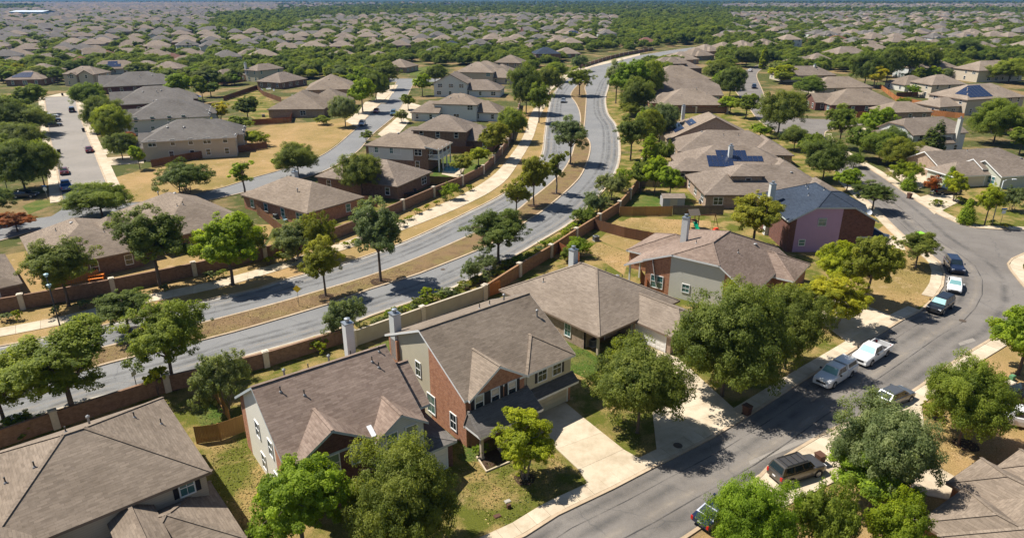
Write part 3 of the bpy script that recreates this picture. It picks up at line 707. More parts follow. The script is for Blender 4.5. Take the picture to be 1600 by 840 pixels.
def solar(root, blocks, u0, v0, du, dv, nu, nv, skip=()):
    """individual panels lying on the roof slope; du,dv panel size in plan"""
    for i in range(nu):
        for j in range(nv):
            if (i, j) in skip: continue
            a = [(u0+i*du+.03, v0+j*dv+.03), (u0+(i+1)*du-.03, v0+j*dv+.03), (u0+(i+1)*du-.03, v0+(j+1)*dv-.03), (u0+i*du+.03, v0+(j+1)*dv-.03)]
            zc = [roof_z(blocks, *q)+0.12 for q in a]
            mb = MB(); mb.poly([(q[0], q[1], z_) for q, z_ in zip(a, zc)], 'solar')
            for k in range(4): mb.poly([(a[k-1][0], a[k-1][1], zc[k-1]-.05), (a[k][0], a[k][1], zc[k]-.05), (a[k][0], a[k][1], zc[k]), (a[k-1][0], a[k-1][1], zc[k-1])], 'metal')
            mb.build('solar_panel', root)
def facing(side, ang, N):
    n_ = {'F': (0, -1), 'B': (0, 1), 'L': (-1, 0), 'R': (1, 0)}[side]; c, s_ = math.cos(R(ang)), math.sin(R(ang))
    nx, ny = n_[0]*c-n_[1]*s_, n_[0]*s_+n_[1]*c
    d = math.hypot(*N); return (-N[0]*nx-N[1]*ny)/d
def auto_windows(root, bk, ang, N, rs, style='wdm', garage=None, gmat='garage_white'):
    """windows on the sides of a block that the street or camera can see"""
    for side in 'FBLR':
        if facing(side, ang, N) < 0.05 or bk.walls.get(side) is False: continue
        lo, hi = (bk.u0, bk.u1) if side in 'FB' else (bk.v0, bk.v1); fix = {'F': bk.v0, 'B': bk.v1, 'L': bk.u0, 'R': bk.u1}[side]
        ln = hi-lo
        if garage == side: add_garage(root, side, fix, lo+ln*0.5, 4.9 if ln > 6 else 2.6, 2.2, gmat); 
        n_ = max(1, int(ln/4.2))
        for st in range(1 if bk.z < 4.2 else 2):
            if garage == side and st == 0: continue
            for i in range(n_):
                if rs.random() < 0.22: continue
                p_ = lo + ln*(i+0.5)/n_ + rs.uniform(-.4, .4)
                add_window(root, side, fix, p_, 1.5 + 2.85*st, rs.choice((0.95, 0.95, 1.7)), 1.4, style)
# ------------------------------------------------------------------ the nearest houses
def Gz(px, z): return G(px[0], px[1], z)
# --- brick two-storey house with the open driveway
NB = Gz((729, 620), 5.4); A = 39
bB = [Block(0, 12.7, 0.2, 13.4, 5.4, 'u', h0=0, h1=0, tr=7.0, zr=9.3, zb=6.3, o=0.35, walls={'L': [(0.2, 6.0, 'brick_red'), (6.0, 11.6, 'siding_cream'), (11.6, 13.4, 'brick_red')], 'F': [(0, 6.6, 'brick_red'), (6.6, 12.7, 'siding_cream')], 'R': [(0.2, 13.4, 'siding_cream')], 'B': 'siding_cream'}),
      Block(0.34, 6.5, -0.12, 5.0, 5.4, 'v', h0=0, h1=0, pitch=0.66, o=0.33, walls={'F': 'brick_red', 'L': 'brick_red', 'R': 'brick_red', 'B': False}),
      Block(7.0, 12.66, 0.1, 6.6, 5.4, 'v', h0=1, h1=0, pitch=0.60, o=0.33, walls={'F': 'siding_cream', 'L': 'siding_cream', 'R': 'siding_cream', 'B': False}, z0=2.9),
      Block(0.0, 6.6, -2.1, -0.12, 2.75, 'u', h0=1, h1=0, tr=-0.13, zr=3.9, zb=3.85, o=0.3, open_=True, mat='shingle_slate'),
      Block(6.9, 12.75, -0.55, 0.14, 2.65, 'u', h0=0, h1=0, tr=0.1, zr=3.15, zb=3.1, o=0.25, open_=True, mat='shingle_slate')]
hB = house('brick_house', 'two-storey red brick and cream house with empty concrete driveway', NB, A, bB, 'brick_red', 'shingle_grey', 'trim_white', near=True)
mb = MB(); mb.box(6.9, 12.66, 0.02, 0.30, 0, 2.75, 'brick_red'); mb.build('garage_front', hB)
add_garage(hB, 'F', 0.02, 9.7, 4.9, 2.15)
for x in (1.25, 3.05, 5.0): add_window(hB, 'F', -0.12, x, 4.45, 0.85, 1.4, 'wb', True)
for x in (8.9, 10.8): add_window(hB, 'F', 0.1, x, 4.35, 1.05, 1.35, 'wdm')
for q in (8.16, 11.55): mb = MB(); mb.box(q-.16, q+.16, 0.03, 0.12, 3.65, 5.1, 'shutter'); mb.build('shutter', hB)
add_window(hB, 'L', 0, 2.2, 1.7, 0.9, 1.6, 'wdm'); add_window(hB, 'L', 0, 8.0, 4.6, 0.8, 1.5, 'wdm'); add_window(hB, 'L', 0, 5.9, 1.75, 1.25, 1.9, 'wem')
add_door(hB, 'F', -0.12, 4.6); add_window(hB, 'F', -0.12, 1.9, 1.5, 1.6, 1.5, 'wdm')
for x, y in ((0.1, -1.95), (3.3, -2.0), (6.4, -2.0)):
    mb = MB(); mb.box(x-.13, x+.13, y-.13, y+.13, 0, 2.75, 'trim_tan'); mb.box(x-.18, x+.18, y-.18, y+.18, 0, .25, 'trim_tan'); mb.build('porch_post', hB)
chimney(hB, 0.1, 12.2, 0.8, 0.95, 4, 8.9, 'siding_pale'); 
mb = MB(); mb.box(-0.3, 0.3, 11.5, 13.0, 0, 6.2, 'brick_red'); mb.build('chimney_breast', hB)
vents(hB, bB, [(10.2, 7.6), (8.6, 7.9), (7.4, 8.0), (12, 4.5)], ('flue', 'pipe', 'pipe'))
# --- rose-roofed house left of it
NA = Gz((452, 728), 5.4); A = 37
bA = [Block(0, 11.1, 0.2, 12.2, 5.4, 'u', h0=0, h1=0, tr=6.2, zr=9.3, o=0.35, walls={'L': [(0.2, 3.4, 'brick_red'), (3.4, 10.8, 'siding_warm'), (10.8, 12.2, 'brick_red')], 'F': 'brick_dark', 'R': 'siding_pale', 'B': 'siding_pale'}),
      Block(9.0, 12.7, 1.9, 9.0, 5.2, 'u', h0=0, h1=0, tr=5.3, zr=7.6, o=0.35, walls={'F': 'brick_dark', 'L': False}),
      Block(0.34, 6.5, -0.12, 5.0, 5.4, 'v', h0=0, h1=0, pitch=0.64, o=0.33, walls={'F': 'brick_dark', 'L': 'brick_red', 'R': 'brick_dark', 'B': False}),
      Block(6.9, 11.05, -0.7, 4.2, 5.4, 'v', h0=0, h1=0, pitch=0.68, o=0.33, walls={'F': 'siding_pale', 'L': 'siding_pale', 'R': 'siding_pale', 'B': False}),
      Block(6.9, 13.4, -1.3, 4.7, 2.7, 'v', h0=1, h1=0, pitch=0.16, o=0.3, walls={'F': 'brick_dark', 'R': 'brick_dark', 'L': 'brick_dark'}, mat='shingle_slate')]
hA = house('brick_house', 'two-storey house with mottled rose-brown roof and pale blue front gable', NA, A, bA, 'brick_dark', 'shingle_rose', 'trim_grey', near=True)
for x in (1.1, 3.3, 5.3): add_window(hA, 'F', -0.12, x, 4.2, 0.95, 1.5, 'web')
for x in (8.1, 9.9): add_window(hA, 'F', -0.7, x, 4.5, 0.95, 1.5, 'web')
add_garage(hA, 'F', -1.3, 10.3, 4.9, 2.1, 'garage_white')
for v in (4.4, 7.6): add_window(hA, 'L', 0, v, 4.4, 0.9, 1.4, 'wdm'); add_window(hA, 'L', 0, v-.5, 1.5, 0.9, 1.4, 'wdm')
chimney(hA, 10.3, 11.6, .8, .85, 4, 9.6, 'siding_pale')
vents(hA, bA, [(1.6, 5.2), (3.2, 4.4), (4.5, 6.6), (6.4, 6.8), (8.3, 6.6), (9.6, 5.2), (9.9, 4.6), (10.6, 5.8), (2.6, 7), (11.8, 7.4)], ('pipe', 'pipe', 'pipe', 'flue', 'pipe'))
mb = MB(); mb.bar((6.72, -0.5, 5.46), (6.72, 0.45, 5.95), 0.4, 0.04, 'metal_white'); mb.build('valley_flashing', hA)
# --- bottom-left house, cut by the frame
NO = Vector(Gz((330, 731), 5.4)); A = 40; u_ = Vector((math.cos(R(A)), math.sin(R(A)))); NO = NO - u_*14.0
b0 = [Block(0, 13.6, 0.3, 12.6, 5.4, 'u', pitch=0.50, o=0.4, walls={'F': 'siding_beige'}),
      Block(-13, 3.4, -3.2, 12.2, 5.2, 'v', pitch=0.48, o=0.4),
      Block(6.6, 13.9, -5.2, 2.0, 2.8, 'u', pitch=0.42, o=0.35, mat=None),
      Block(7.2, 9.6, -4.6, 2.6, 4.3, 'v', h0=0.35, h1=0, pitch=0.6, o=0.3)]
h0 = house('beige_house', 'large grey-brown roofed house cut by the bottom left corner', (NO.x, NO.y), A, b0, 'siding_beige', 'shingle_grey', 'trim_brown', near=True)
add_window(h0, 'F', 0.3, 12.2, 4.5, 0.95, 1.3, 'wem', True); add_window(h0, 'F', -4.6, 8.4, 3.4, 0.9, 1.0, 'wdm'); add_window(h0, 'R', 13.9, -2, 1.5)
vents(h0, b0, [(2.2, 6.0), (4.0, 5.2), (8, 8.8), (11.0, 8.6), (12.6, 7.6), (-2.0, 6), (-5, 4), (6.4, 8.2)], ('pipe', 'pipe', 'flue', 'pipe'))
# --- single-storey hip-roofed house beyond the driveway
NC = Gz((938, 522), 3.0); A = 41
bC = [Block(0.2, 14.2, 0.4, 16.8, 3.0, 'v', pitch=0.54, h0=1, h1=1, o=0.45, walls={'L': [(2.6, 9.0, 'brick_tan'), (9.0, 16.8, 'siding_sage')], 'F': [(6.3, 14.2, 'brick_tan')]}),
      Block(6.6, 13.2, -4.8, 3.6, 2.7, 'v', pitch=0.46, h0=0.6, h1=0, o=0.4, walls={'F': 'brick_tan'})]
hC = house('tan_brick_house', 'single-storey tan brick house with broad hipped roof behind the driveway trees', NC, A, bC, 'brick_tan', 'shingle_tan', 'trim_brown', near=True)
add_window(hC, 'L', 0.2, 5.2, 1.55, 0.9, 1.6, 'wem'); add_window(hC, 'L', 0.2, 9.9, 1.6, 1.0, 1.7, 'wdm'); add_window(hC, 'L', 0.2, 14.2, 1.7, 1.2, 1.2, 'web'); add_window(hC, 'F', 0.4, 7.6, 1.5, .9, 1.4, 'web')
add_garage(hC, 'L', 6.6, -1.6, 4.9, 2.1, 'garage_white')
mb = MB(); mb.box(0.3, 0.55, 0.5, 0.75, 0, 2.95, 'trim_tan'); mb.build('porch_post', hC)
mb = MB(); mb.box(0.6, 6.3, 2.6, 2.75, 0, 2.95, 'brick_tan'); mb.build('porch_wall', hC); add_door(hC, 'F', 2.6, 3.2)
chimney(hC, 7.0, 11.2, .8, .85, 4.5, 8.2, 'siding_pale')
vents(hC, bC, [(10.4, 8.6), (12.3, 8.2), (12.0, 7.2), (3.0, 12.4), (9.6, 6.0)], ('pipe', 'turtle', 'pipe'))
# --- clipped-gable house right of it
A = 53; bd = Vector(G(1043.6, 461.5)); uD = Vector((math.cos(R(A)), math.sin(R(A)))); vD = Vector((-uD.y, uD.x)); ND = bd - vD*10.8
bD = [Block(0, 15.5, 0, 14.4, 3.3, 'u', h0=0.50, h1=1, tr=6.6, zr=7.7, o=0.4, zb=4.6, walls={'L': [(0, 3.4, 'brick_red'), (3.4, 10.8, 'siding_grey'), (10.8, 14.4, 'brick_red')]}),
      Block(0.1, 7, 13.0, 17.2, 3.1, 'u', h0=0, h1=0, tr=13.4, zr=4.9, zb=3.2, o=0.4, open_=True),
      Block(6.0, 15.0, 10, 20.0, 3.0, 'u', h0=1, h1=1, pitch=0.42, o=0.4),
      Block(9.0, 16.2, -2.6, 5, 2.9, 'v', h0=1, h1=0, pitch=0.5, o=0.4)]
hD = house('gabled_house', 'house with clipped grey siding gable between two red brick corners', (ND.x, ND.y), A, bD, 'brick_red', 'shingle_rose', 'trim_white', near=True)
add_window(hD, 'L', 0, 12.6, 1.6, 1.7, 1.7, 'wem'); add_window(hD, 'L', 0, 8.4, 1.7, 0.95, 1.05, 'wem')
for q in ((0.3, 16.9), (3.4, 16.9), (6.6, 16.9)): mb = MB(); mb.box(q[0]-.1, q[0]+.1, q[1]-.1, q[1]+.1, 0, 3.1, 'trim_white'); mb.build('porch_post', hD)
chimney(hD, 7.2, 12.2, .8, .85, 4, 9.0, 'siding_pale')
vents(hD, bD, [(11, 7), (11.5, 3.5), (4.2, 9.2), (6, 4)], ('pipe', 'turtle', 'pipe'))
# --- purple house
NE = (43.6, 102.0); A = 0
bE = [Block(0, 13.3, 0, 15.0, 5.4, 'v', h0=0.42, h1=1, pitch=0.56, o=0.4, walls={'F': [(0, 1.0, 'brick_dark'), (1.0, 8.0, 'siding_purple'), (8.0, 13.3, 'brick_dark')]}),
      Block(11.2, 15.6, 0.3, 5, 2.7, 'u', h0=0, h1=1, pitch=0.34, o=0.35, open_=True),
      Block(8, 14.6, 6, 14, 5.2, 'u', h0=0, h1=0.7, pitch=0.5, o=0.4, walls={'L': False})]
hE = house('purple_house', 'two-storey house with purple siding wall and dark blue roof', NE, A, bE, 'brick_dark', 'shingle_blue', 'trim_grey', near=True)
add_window(hE, 'F', 0, 5.0, 5.0, 1.15, 1.15, 'gem'); add_window(hE, 'F', 0, 2.3, 1.6, 0.9, 0.9, 'web'); add_door(hE, 'R', 13.3, 3)
for q in ((15.3, 0.5), (15.3, 4.8)): mb = MB(); mb.box(q[0]-.12, q[0]+.12, q[1]-.12, q[1]+.12, 0, 2.7, 'trim_tan'); mb.build('porch_post', hE)
chimney(hE, -0.2, 8.6, .85, 1.0, 0, 8.8, 'siding_pale')
mb = MB(); M4 = Matrix.Translation((12.9, 1.6, 6.1)) @ Matrix.Rotation(R(60), 4, 'X'); k = mb.mi('metal_white')
for r0, r1, z0, z1 in ((0.0, 0.25, 0, .02), (0.25, 0.45, .02, .09)):
    for j in range(12):
        a0, a1 = 2*math.pi*j/12, 2*math.pi*(j+1)/12
        mb.poly([tuple(M4 @ Vector((r_*math.cos(a_), r_*math.sin(a_), z_))) for r_, a_, z_ in ((r0+.001, a0, z0), (r1, a0, z1), (r1, a1, z1), (r0+.001, a1, z0))], 'metal_white')
mb.bar((12.9, 1.6, 5.6), (12.9, 1.6, 6.1), .06, .06, 'metal'); mb.build('satellite_dish', hE)
vents(hE, bE, [(4.4, 5), (5.2, 7.4), (5.4, 8.8), (6.4, 4.2)], ('pipe',))
# --- house in the bottom right corner
A = 33; c_, s_ = math.cos(R(A)), math.sin(R(A)); p9 = G(1445, 815, 3.0); N9 = (p9[0]+12.5*s_, p9[1]-12.5*c_)
b9 = [Block(0, 15.5, 0, 11, 3.0, 'u', pitch=0.46, o=0.4), Block(0.3, 6.2, 4, 12.5, 3.0, 'v', pitch=0.46, o=0.4, h0=0), Block(6.4, 11.2, 4, 13.6, 3.0, 'v', pitch=0.46, o=0.4, h0=0), Block(11.4, 15.2, 6, 12.4, 3.0, 'v', pitch=0.46, o=0.4, h0=0)]
h9 = house('brown_roofed_house', 'grey-brown stepped roof house filling the bottom right corner', N9, A, b9, 'brick_red', 'shingle_grey', 'trim_brown', near=True)
for x in (3.2, 8.8): add_window(h9, 'B', 12.5 if x < 5 else 13.6, x, 1.5)
vents(h9, b9, [(4, 5), (8, 6), (10, 4)])
b10 = [Block(0, 13, 0, 12, 3.0, 'u', pitch=0.46, o=0.4)]; N10 = (N9[0]+17.2*c_, N9[1]+17.2*s_)
h10 = house('brown_roofed_house', 'house corner with brick wall at the right edge above the corner house', N10, A, b10, 'brick_red', 'shingle_brown', 'trim_brown', near=True)
add_window(h10, 'L', 0, 5, 1.5); add_window(h10, 'L', 0, 9, 1.5)
# ------------------------------------------------------------------ other houses that can be picked out
rsH = random.Random(11)
def std(name, label, px, ang, w_, d_, st=1, kind='hip', wall='brick_brown', roof='shingle_grey', fascia='trim_brown', wings=(), garage=None, nv=3, chim=None, anchor='N', world=None, group=None, gmat='garage_white', cw='siding_pale'):
    z = 3.0 if st == 1 else (5.5 if st == 2 else st)
    N = Vector(world) if world else Vector(G(px[0], px[1], z)); c, s_ = math.cos(R(ang)), math.sin(R(ang))
    if anchor == 'R': N = N - Vector((c, s_))*w_
    P_ = 0.50
    ax = 'u' if w_ >= d_ else 'v'
    h_ = {'hip': (1, 1), 'gable': (0, 0), 'half': (0.4, 0.4), 'gh': (0, 1), 'hg': (1, 0)}[kind.split('_')[0]]
    if '_' in kind: ax = kind.split('_')[1]
    bl = [Block(0, w_, 0, d_, z, ax, P_, h_[0], h_[1])]
    for q in wings:
        q = list(q); bl.append(Block(q[0], q[1], q[2], q[3], q[4], q[5], P_+0.04 if len(q) < 9 else q[8], q[6], q[7]))
    root = house(name, label, (N.x, N.y), ang, bl, wall, roof, fascia, group=group)
    auto_windows(root, bl[0], ang, (N.x, N.y), rsH, 'wd' if rsH.random() < .6 else 'we', garage if not wings else None, gmat)
    for i, q in enumerate(bl[1:]): auto_windows(root, q, ang, (N.x, N.y), rsH, 'wd', garage if i == 0 else None, gmat)
    vents(root, bl, [(w_*rsH.uniform(.25, .75), d_*rsH.uniform(.25, .75)) for _ in range(nv)])
    if chim: chimney(root, chim[0], chim[1], .85, .95, 0 if chim[0] < .3 or chim[0] > w_-.3 else 3, max(b_.zr for b_ in bl)+0.5, cw)
    return root, bl
std('brick_house', 'grey hipped roof house cut by the left edge above the brick wall', (28, 440), 42, 12, 14, anchor='R')
std('brick_house', 'grey-roofed house second from left behind the long brick wall', (62, 418), 40, 13, 17.5, wings=[(7, 15, 3, 15, 3.0, 'u', 1, 1)])
std('brick_house', 'grey-roofed house behind the bright round tree near the long brick wall', (385, 340), 47, 14, 20, anchor='R', nv=4)
std('brick_house', 'hipped roof house with tall pale chimney beside the left street', (480, 330), 53, 12.4, 19.4, wall='brick_red', nv=5, chim=(7.5, 13))
std('brick_house', 'low brick house with a dark round tree before its roof', (620, 289), 66, 12.8, 19.6, wall='brick_brown', roof='shingle_brown')
r_, bl = std('balcony_house', 'two-storey house with white side wall and white back balcony', (668, 231), 75, 8.6, 15.5, 2, wall='brick_brown', roof='shingle_grey')
mb = MB(); mb.box(-0.07, 0.0, 3.6, 14.8, 2.3, 5.4, 'siding_white'); mb.build('wall', r_)
for v in (9.0, 12.8): add_window(r_, 'L', -0.07, v, 4.4, .8, 1.2, 'wem')
ba = MB(); ba.box(0.2, 8.2, -2.6, 0, 2.75, 2.95, 'trim_white'); ba.box(0.2, 8.2, -2.66, -2.54, 3.85, 3.95, 'trim_white'); ba.box(0.17, 0.29, -2.6, 0, 3.85, 3.95, 'trim_white'); ba.build('balcony', r_)
for i in range(26): mb = MB(); mb.box(.3+i*.31, .36+i*.31, -2.63, -2.57, 2.95, 3.85, 'trim_white'); mb.build('baluster', r_)
for i in range(8): mb = MB(); mb.box(.2, .26, -2.5+i*.31, -2.44+i*.31, 2.95, 3.85, 'trim_white'); mb.build('baluster', r_)
for u in (0.35, 2.9, 5.5, 8.0): mb = MB(); mb.box(u-.13, u+.13, -2.65, -2.4, 0, 5.4, 'trim_white'); mb.build('balcony_post', r_)
rf = MB(); rf.poly([(-.4, -3.0, 5.22), (8.9, -3.0, 5.22), (8.9, .6, 5.9), (-.4, .6, 5.9)], 'shingle_grey'); rf.poly([(-.4, .6, 5.6), (8.9, .6, 5.6), (8.9, -3.0, 5.05), (-.4, -3.0, 5.05)], 'trim_white'); rf.poly([(-.4, -3.0, 5.05), (8.9, -3.0, 5.05), (8.9, -3.0, 5.22), (-.4, -3.0, 5.22)], 'trim_white'); rf.poly([(-.4, .6, 5.6), (-.4, -3.0, 5.05), (-.4, -3.0, 5.22), (-.4, .6, 5.9)], 'trim_white'); rf.build('roof', r_)
std('brown_house', 'two-storey house with diagonal pale hip lines behind the balcony house', (726.7, 204.8), 79, 12, 14, 2, roof='shingle_brown', wings=[(2, 13, -6.5, 2, 3.0, 'v', 1, 0), (0.5, 9, 12, 20, 3.0, 'v', 0, 1), (8, 16, 4, 14, 3.4, 'u', 0, 1)])
std('white_walled_house', 'two-storey pale-walled house third along the boulevard row', (744, 163), 79, 10.3, 14, 2, wall='siding_white', roof='shingle_grey', wings=[(1.5, 12, -7, 2, 3.0, 'v', 1, 0), (-2.5, 8, 12, 21, 3.0, 'v', 0, 1), (8, 17, 3, 14, 4.4, 'u', 0, 1)])
std('white_walled_house', 'pale-walled house with long covered porch roof towards the boulevard', (729.5, 130), 82, 12, 13.5, 2, 'gable_u', wall='siding_white', roof='shingle_brown', wings=[(1, 13, -13, 2, 3.0, 'v', 1, 0), (8, 22, 2, 13, 4.5, 'u', 0, 1)])
std('brown_house', 'brown two-storey house fourth from the balcony house with tan roof', (769.5, 113), 80, 15, 17, 2, wall='siding_beige', roof='shingle_tan', wings=[(2, 14, -9, 2, 3.2, 'v', 1, 0)])
std('brown_house', 'grey-roofed house half hidden behind the tan-roofed two-storey house', (786, 114), 80, 18, 20, 4.4, wall='brick_brown')
std('brown_house', 'long low roof house before the wall near the boulevard bend', (800, 113), 78, 13, 13, 1, wall='brick_brown', roof='shingle_brown')
std('brown_house', 'grey-roofed house at the near end of the far boulevard wall', (813, 98), 75, 13, 14, 2, wall='brick_tan')
std('brick_house', 'low corner house with tan wall at the end of the left street', (634, 105), 70, 14, 14, 1, wall='brick_tan', roof='shingle_grey')
std('brick_house', 'long grey roof left of the low corner house', (600, 92), 70, 15, 16, 1, wall='brick_brown')
std('brick_house', 'large brick house at the head of the bare open lot', (419, 170), 3, 18, 22, 1, wall='brick_tan', roof='shingle_grey', wings=[(9, 24, 12, 28, 3.0, 'v', 1, 1), (13, 21, 3, 10, 3.2, 'u', 0, 0, .8)])
std('brick_house', 'grey-roofed house behind the large open-lot brick house', (478, 140), 10, 19, 20, 1, wall='brick_tan', roof='shingle_grey')
std('brick_house', 'hipped house with white patio set in the back yard', (438, 128.6), 66, 17, 13, 1, wall='brick_brown', roof='shingle_brown')
std('white_walled_house', 'two-storey cream house with white chimney behind the patio house', (402, 110), 58, 15, 9, 2, wall='siding_cream', roof='shingle_brown', chim=(0.4, 8.6))
r_, bl = std('brick_house', 'low brick house with blue solar panels on its left roof slope', (347, 121), 66, 15, 11, 1, wall='brick_brown', roof='shingle_grey')
solar(r_, bl, 3.4, 9.6, 1.0, -1.5, 6, 2)
# cul-de-sac
for i, (lb, px, w_, d_, z, rf, wl) in enumerate([
        ('grey-roofed house with cream siding side wall beside the open lot', (222, 221), 21, 15, 5.0, 'shingle_slate', 'siding_beige'),
        ('grey-roofed house second from the open lot on the cul-de-sac', (197, 187), 22, 17, 4.6, 'shingle_slate', 'siding_pale'),
        ('grey-roofed house third from the open lot on the cul-de-sac', (179, 163), 24, 18, 3.6, 'shingle_slate', 'brick_dark'),
        ('grey-roofed house farthest along the right side of the cul-de-sac', (162, 135), 26, 18, 3.2, 'shingle_slate', 'brick_dark')]):
    std('grey_roofed_house', lb, px, 17 + i*3, w_, d_, z, 'hip', wl, rf, 'trim_tan', wings=[(-1.5, 7, 2, d_-3, min(z, 3.2), 'u', 0, 0), (8, w_+1.5, d_-9, d_+2.5, z-.3, 'u', 0.5, 1)], nv=5)
r_, bl = std('beige_house', 'two-storey beige house facing down the cul-de-sac', (98, 115), -4, 15, 11, 2, 'hip', 'stucco_beige', 'shingle_tan', 'trim_brown', wings=[(3.5, 7, -1.5, 4, 5.2, 'v', 0, 0), (8, 14.5, -1.2, 4, 5.4, 'v', 0, 0)])
for i, (lb, px, ang, w_, d_, st, wl, rf, kd) in enumerate([
        ('house with pale blue solar roof left of the cul-de-sac end', (8, 124), 8, 15, 12, 1, 'brick_brown', 'shingle_brown', 'hip'),
        ('tan hipped roof house left of the beige cul-de-sac house', (32, 112), 5, 15, 13, 1, 'brick_brown', 'shingle_tan', 'hip'),
        ('brown-roofed brick house at the left edge behind the cul-de-sac', (-8, 99), 5, 16, 12, 1, 'brick_brown', 'shingle_brown', 'hip'),
        ('gabled brown roof house behind the tan hipped house', (44, 95), 4, 14, 13, 1, 'brick_brown', 'shingle_tan', 'half_v'),
        ('dark grey roofed house behind the gabled brown one', (84, 93), 20, 14, 12, 1, 'siding_grey', 'shingle_grey', 'hip'),
        ('dark brown roof just behind the beige cul-de-sac house', (104, 100), 30, 14, 14, 1, 'siding_beige', 'shingle_redbrown', 'hip'),
        ('grey roof with a cross of solar panels right of the cul-de-sac end', (152, 108), 24, 15, 14, 1, 'siding_pale', 'shingle_grey', 'half'),
        ('tan roof house with a yellow wall right of the cul-de-sac', (200, 106), 8, 15, 12, 1, 'stucco_yellow', 'shingle_tan', 'hip'),
        ('two-storey white house among trees right of the cul-de-sac', (236, 107), 6, 13, 11, 2, 'siding_white', 'shingle_brown', 'hip'),
        ('small reddish-roofed house behind the white two-storey house', (250, 92), 12, 12, 11, 1, 'brick_brown', 'shingle_redbrown', 'hip'),
        ('long tan roof behind the solar cross house', (178, 84), 14, 18, 12, 1, 'siding_grey', 'shingle_tan', 'half'),
        ('house with pale blue gable among trees at the upper left', (232, 80), 25, 13, 12, 1, 'siding_pale', 'shingle_brown', 'gable_u'),
        ('brown roof house above the solar cross roof', (146, 88), 20, 13, 12, 1, 'siding_beige', 'shingle_redbrown', 'hip'),
        ('two-storey pale grey house behind the solar cross roof', (130, 84), 35, 12, 12, 2, 'siding_pale', 'shingle_grey', 'half')]):
    r_, bl = std('far_house', lb, px, ang, w_, d_, st, kd, wl, rf)
    if 'pale blue solar' in lb: solar(r_, bl, 2.2, 1.0, 1.6, 1.2, 5, 3)
    if 'cross of solar' in lb: solar(r_, bl, 3.2, 1.2, 1.5, 1.2, 5, 4, {(0, 2), (0, 3), (4, 2), (4, 3), (0, 0)})
# row between boulevard and right-hand street
r_, bl = std('brick_house', 'low house with a boxy two-window dormer beside the blue roof', (1104, 302), 0, 25, 15, 1, wall='brick_tan', roof='shingle_brown', wings=[(5.6, 11.4, 3.4, 9, 5.8, 'u', 1, 1), (18, 26, -3, 8, 3.0, 'v', 1, 1)])
r_, bl = std('brick_house', 'low house with dark solar panels and a small chimney', (1068, 265), -3, 24, 15.5, 1, wall='brick_tan', roof='shingle_brown', wings=[(-2.5, 6, 0, 7, 2.9, 'u', 1, 1), (18, 25, -2, 8, 3.0, 'v', 1, 1)], chim=(10.6, 4))
solar(r_, bl, 5.5, 0.9, 1.1, 1.7, 11, 3, {(i, 0) for i in range(5, 11)} | {(i, 2) for i in (0, 1, 8, 9, 10)})
std('brick_house', 'long brown roof house third from the playset yard', (1062, 235), -5, 25, 15, 1, wall='brick_tan', roof='shingle_brown', wings=[(17, 26, -2, 9, 3.0, 'v', 1, 0)])
r_, bl = std('brick_house', 'house with a diagonal row of dark solar panels and pale chimney', (1045, 217), -3, 23, 17, 1, 'gh_v', wall='brick_tan', roof='shingle_grey', wings=[(9, 20, -2, 10, 3.4, 'u', 0, 1)], chim=(6, 15))
solar(r_, bl, 2.0, 3.0, 2.4, 1.5, 1, 8, {(0, 6)}); solar(r_, bl, 5.6, 3.0, 1.8, 1.3, 1, 9)
r_, bl = std('brick_house', 'brick house with broad hipped roof behind a brown fence', (1033, 163), 0, 23, 17, 1, wall='brick_red', roof='shingle_tan', nv=4, wings=[(-2.5, 9, 5, 15, 3.0, 'u', 1, 0)])
std('brick_house', 'low brown roof right behind the broad hipped brick house', (1010, 149), 3, 29, 20, 1, 'half', wall='brick_brown', roof='shingle_brown')
std('brick_house', 'hipped tan roof sixth along the row right of the boulevard', (1022, 124), 5, 26, 20, 1, wall='brick_brown', roof='shingle_grey')
std('brick_house', 'two-storey brown house among the row right of the boulevard', (1018, 107), 8, 27, 19, 1, wall='brick_brown', roof='shingle_brown', wings=[(8, 19, 2, 12, 5.2, 'u', 1, 1)])
for i, (x, y, a) in enumerate([(1050, 93, 12), (1080, 87, 20), (1100, 80, 30), (1130, 76, 35), (1160, 73, 35), (1192, 70, 30)]):
    std('row_house', 'grey hipped roof in the line of houses curving right past the boulevard bend', (x, y), a, 17, 15, 1, wall='brick_tan', roof=('shingle_tan', 'shingle_grey')[i % 2], group='line of houses past the boulevard bend', wings=[(3, 12, -2, 8, 3.0, 'v', 1, 1)])
# right-hand side of the street
std('garage_house', 'tan brick house with a white garage door and gabled roof', (1469, 260), 12, 24, 9.5, 1, 'gh', wall='brick_tan', roof='shingle_brown', fascia='trim_white', garage='L', wings=[(3, 9, 5, 13, 3.4, 'v', 0, 0)])
std('sage_house', 'house with a white-trimmed open gable by the street lamp', (1566, 274), 12, 16, 9, 1, 'gh', wall='siding_sage', roof='shingle_brown', fascia='trim_white', wings=[(-9, 2, 3, 10, 2.8, 'u', 1, 0), (-1, 8, 4, 9, 3.8, 'u', 0, 1)], garage='F', gmat='garage_cream')
r_, bl = std('stone_house', 'stone-fronted house with grey gable wall and tall chimney', (1428, 210), 14, 16, 12, 2, 'half_u', wall='siding_pale', roof='shingle_brown', wings=[(-4, 5, 5, 11.5, 3.6, 'u', 0, 0), (2, 11, -1.6, 4, 3.4, 'u', 0, 0)], chim=(12.8, -0.5), cw='siding_grey')
std('brick_house', 'wide dark hipped roof house with brick wall right of the street bend', (1300, 163), 0, 24, 17, 1, wall='brick_dark', roof='shingle_grey', wings=[(-3, 8, 6, 15, 3.0, 'u', 0, 1)])
std('brick_house', 'low L-shaped roof with one small solar panel by the stone house', (1390, 175), 8, 15, 10, 1, wall='brick_tan', roof='shingle_grey')
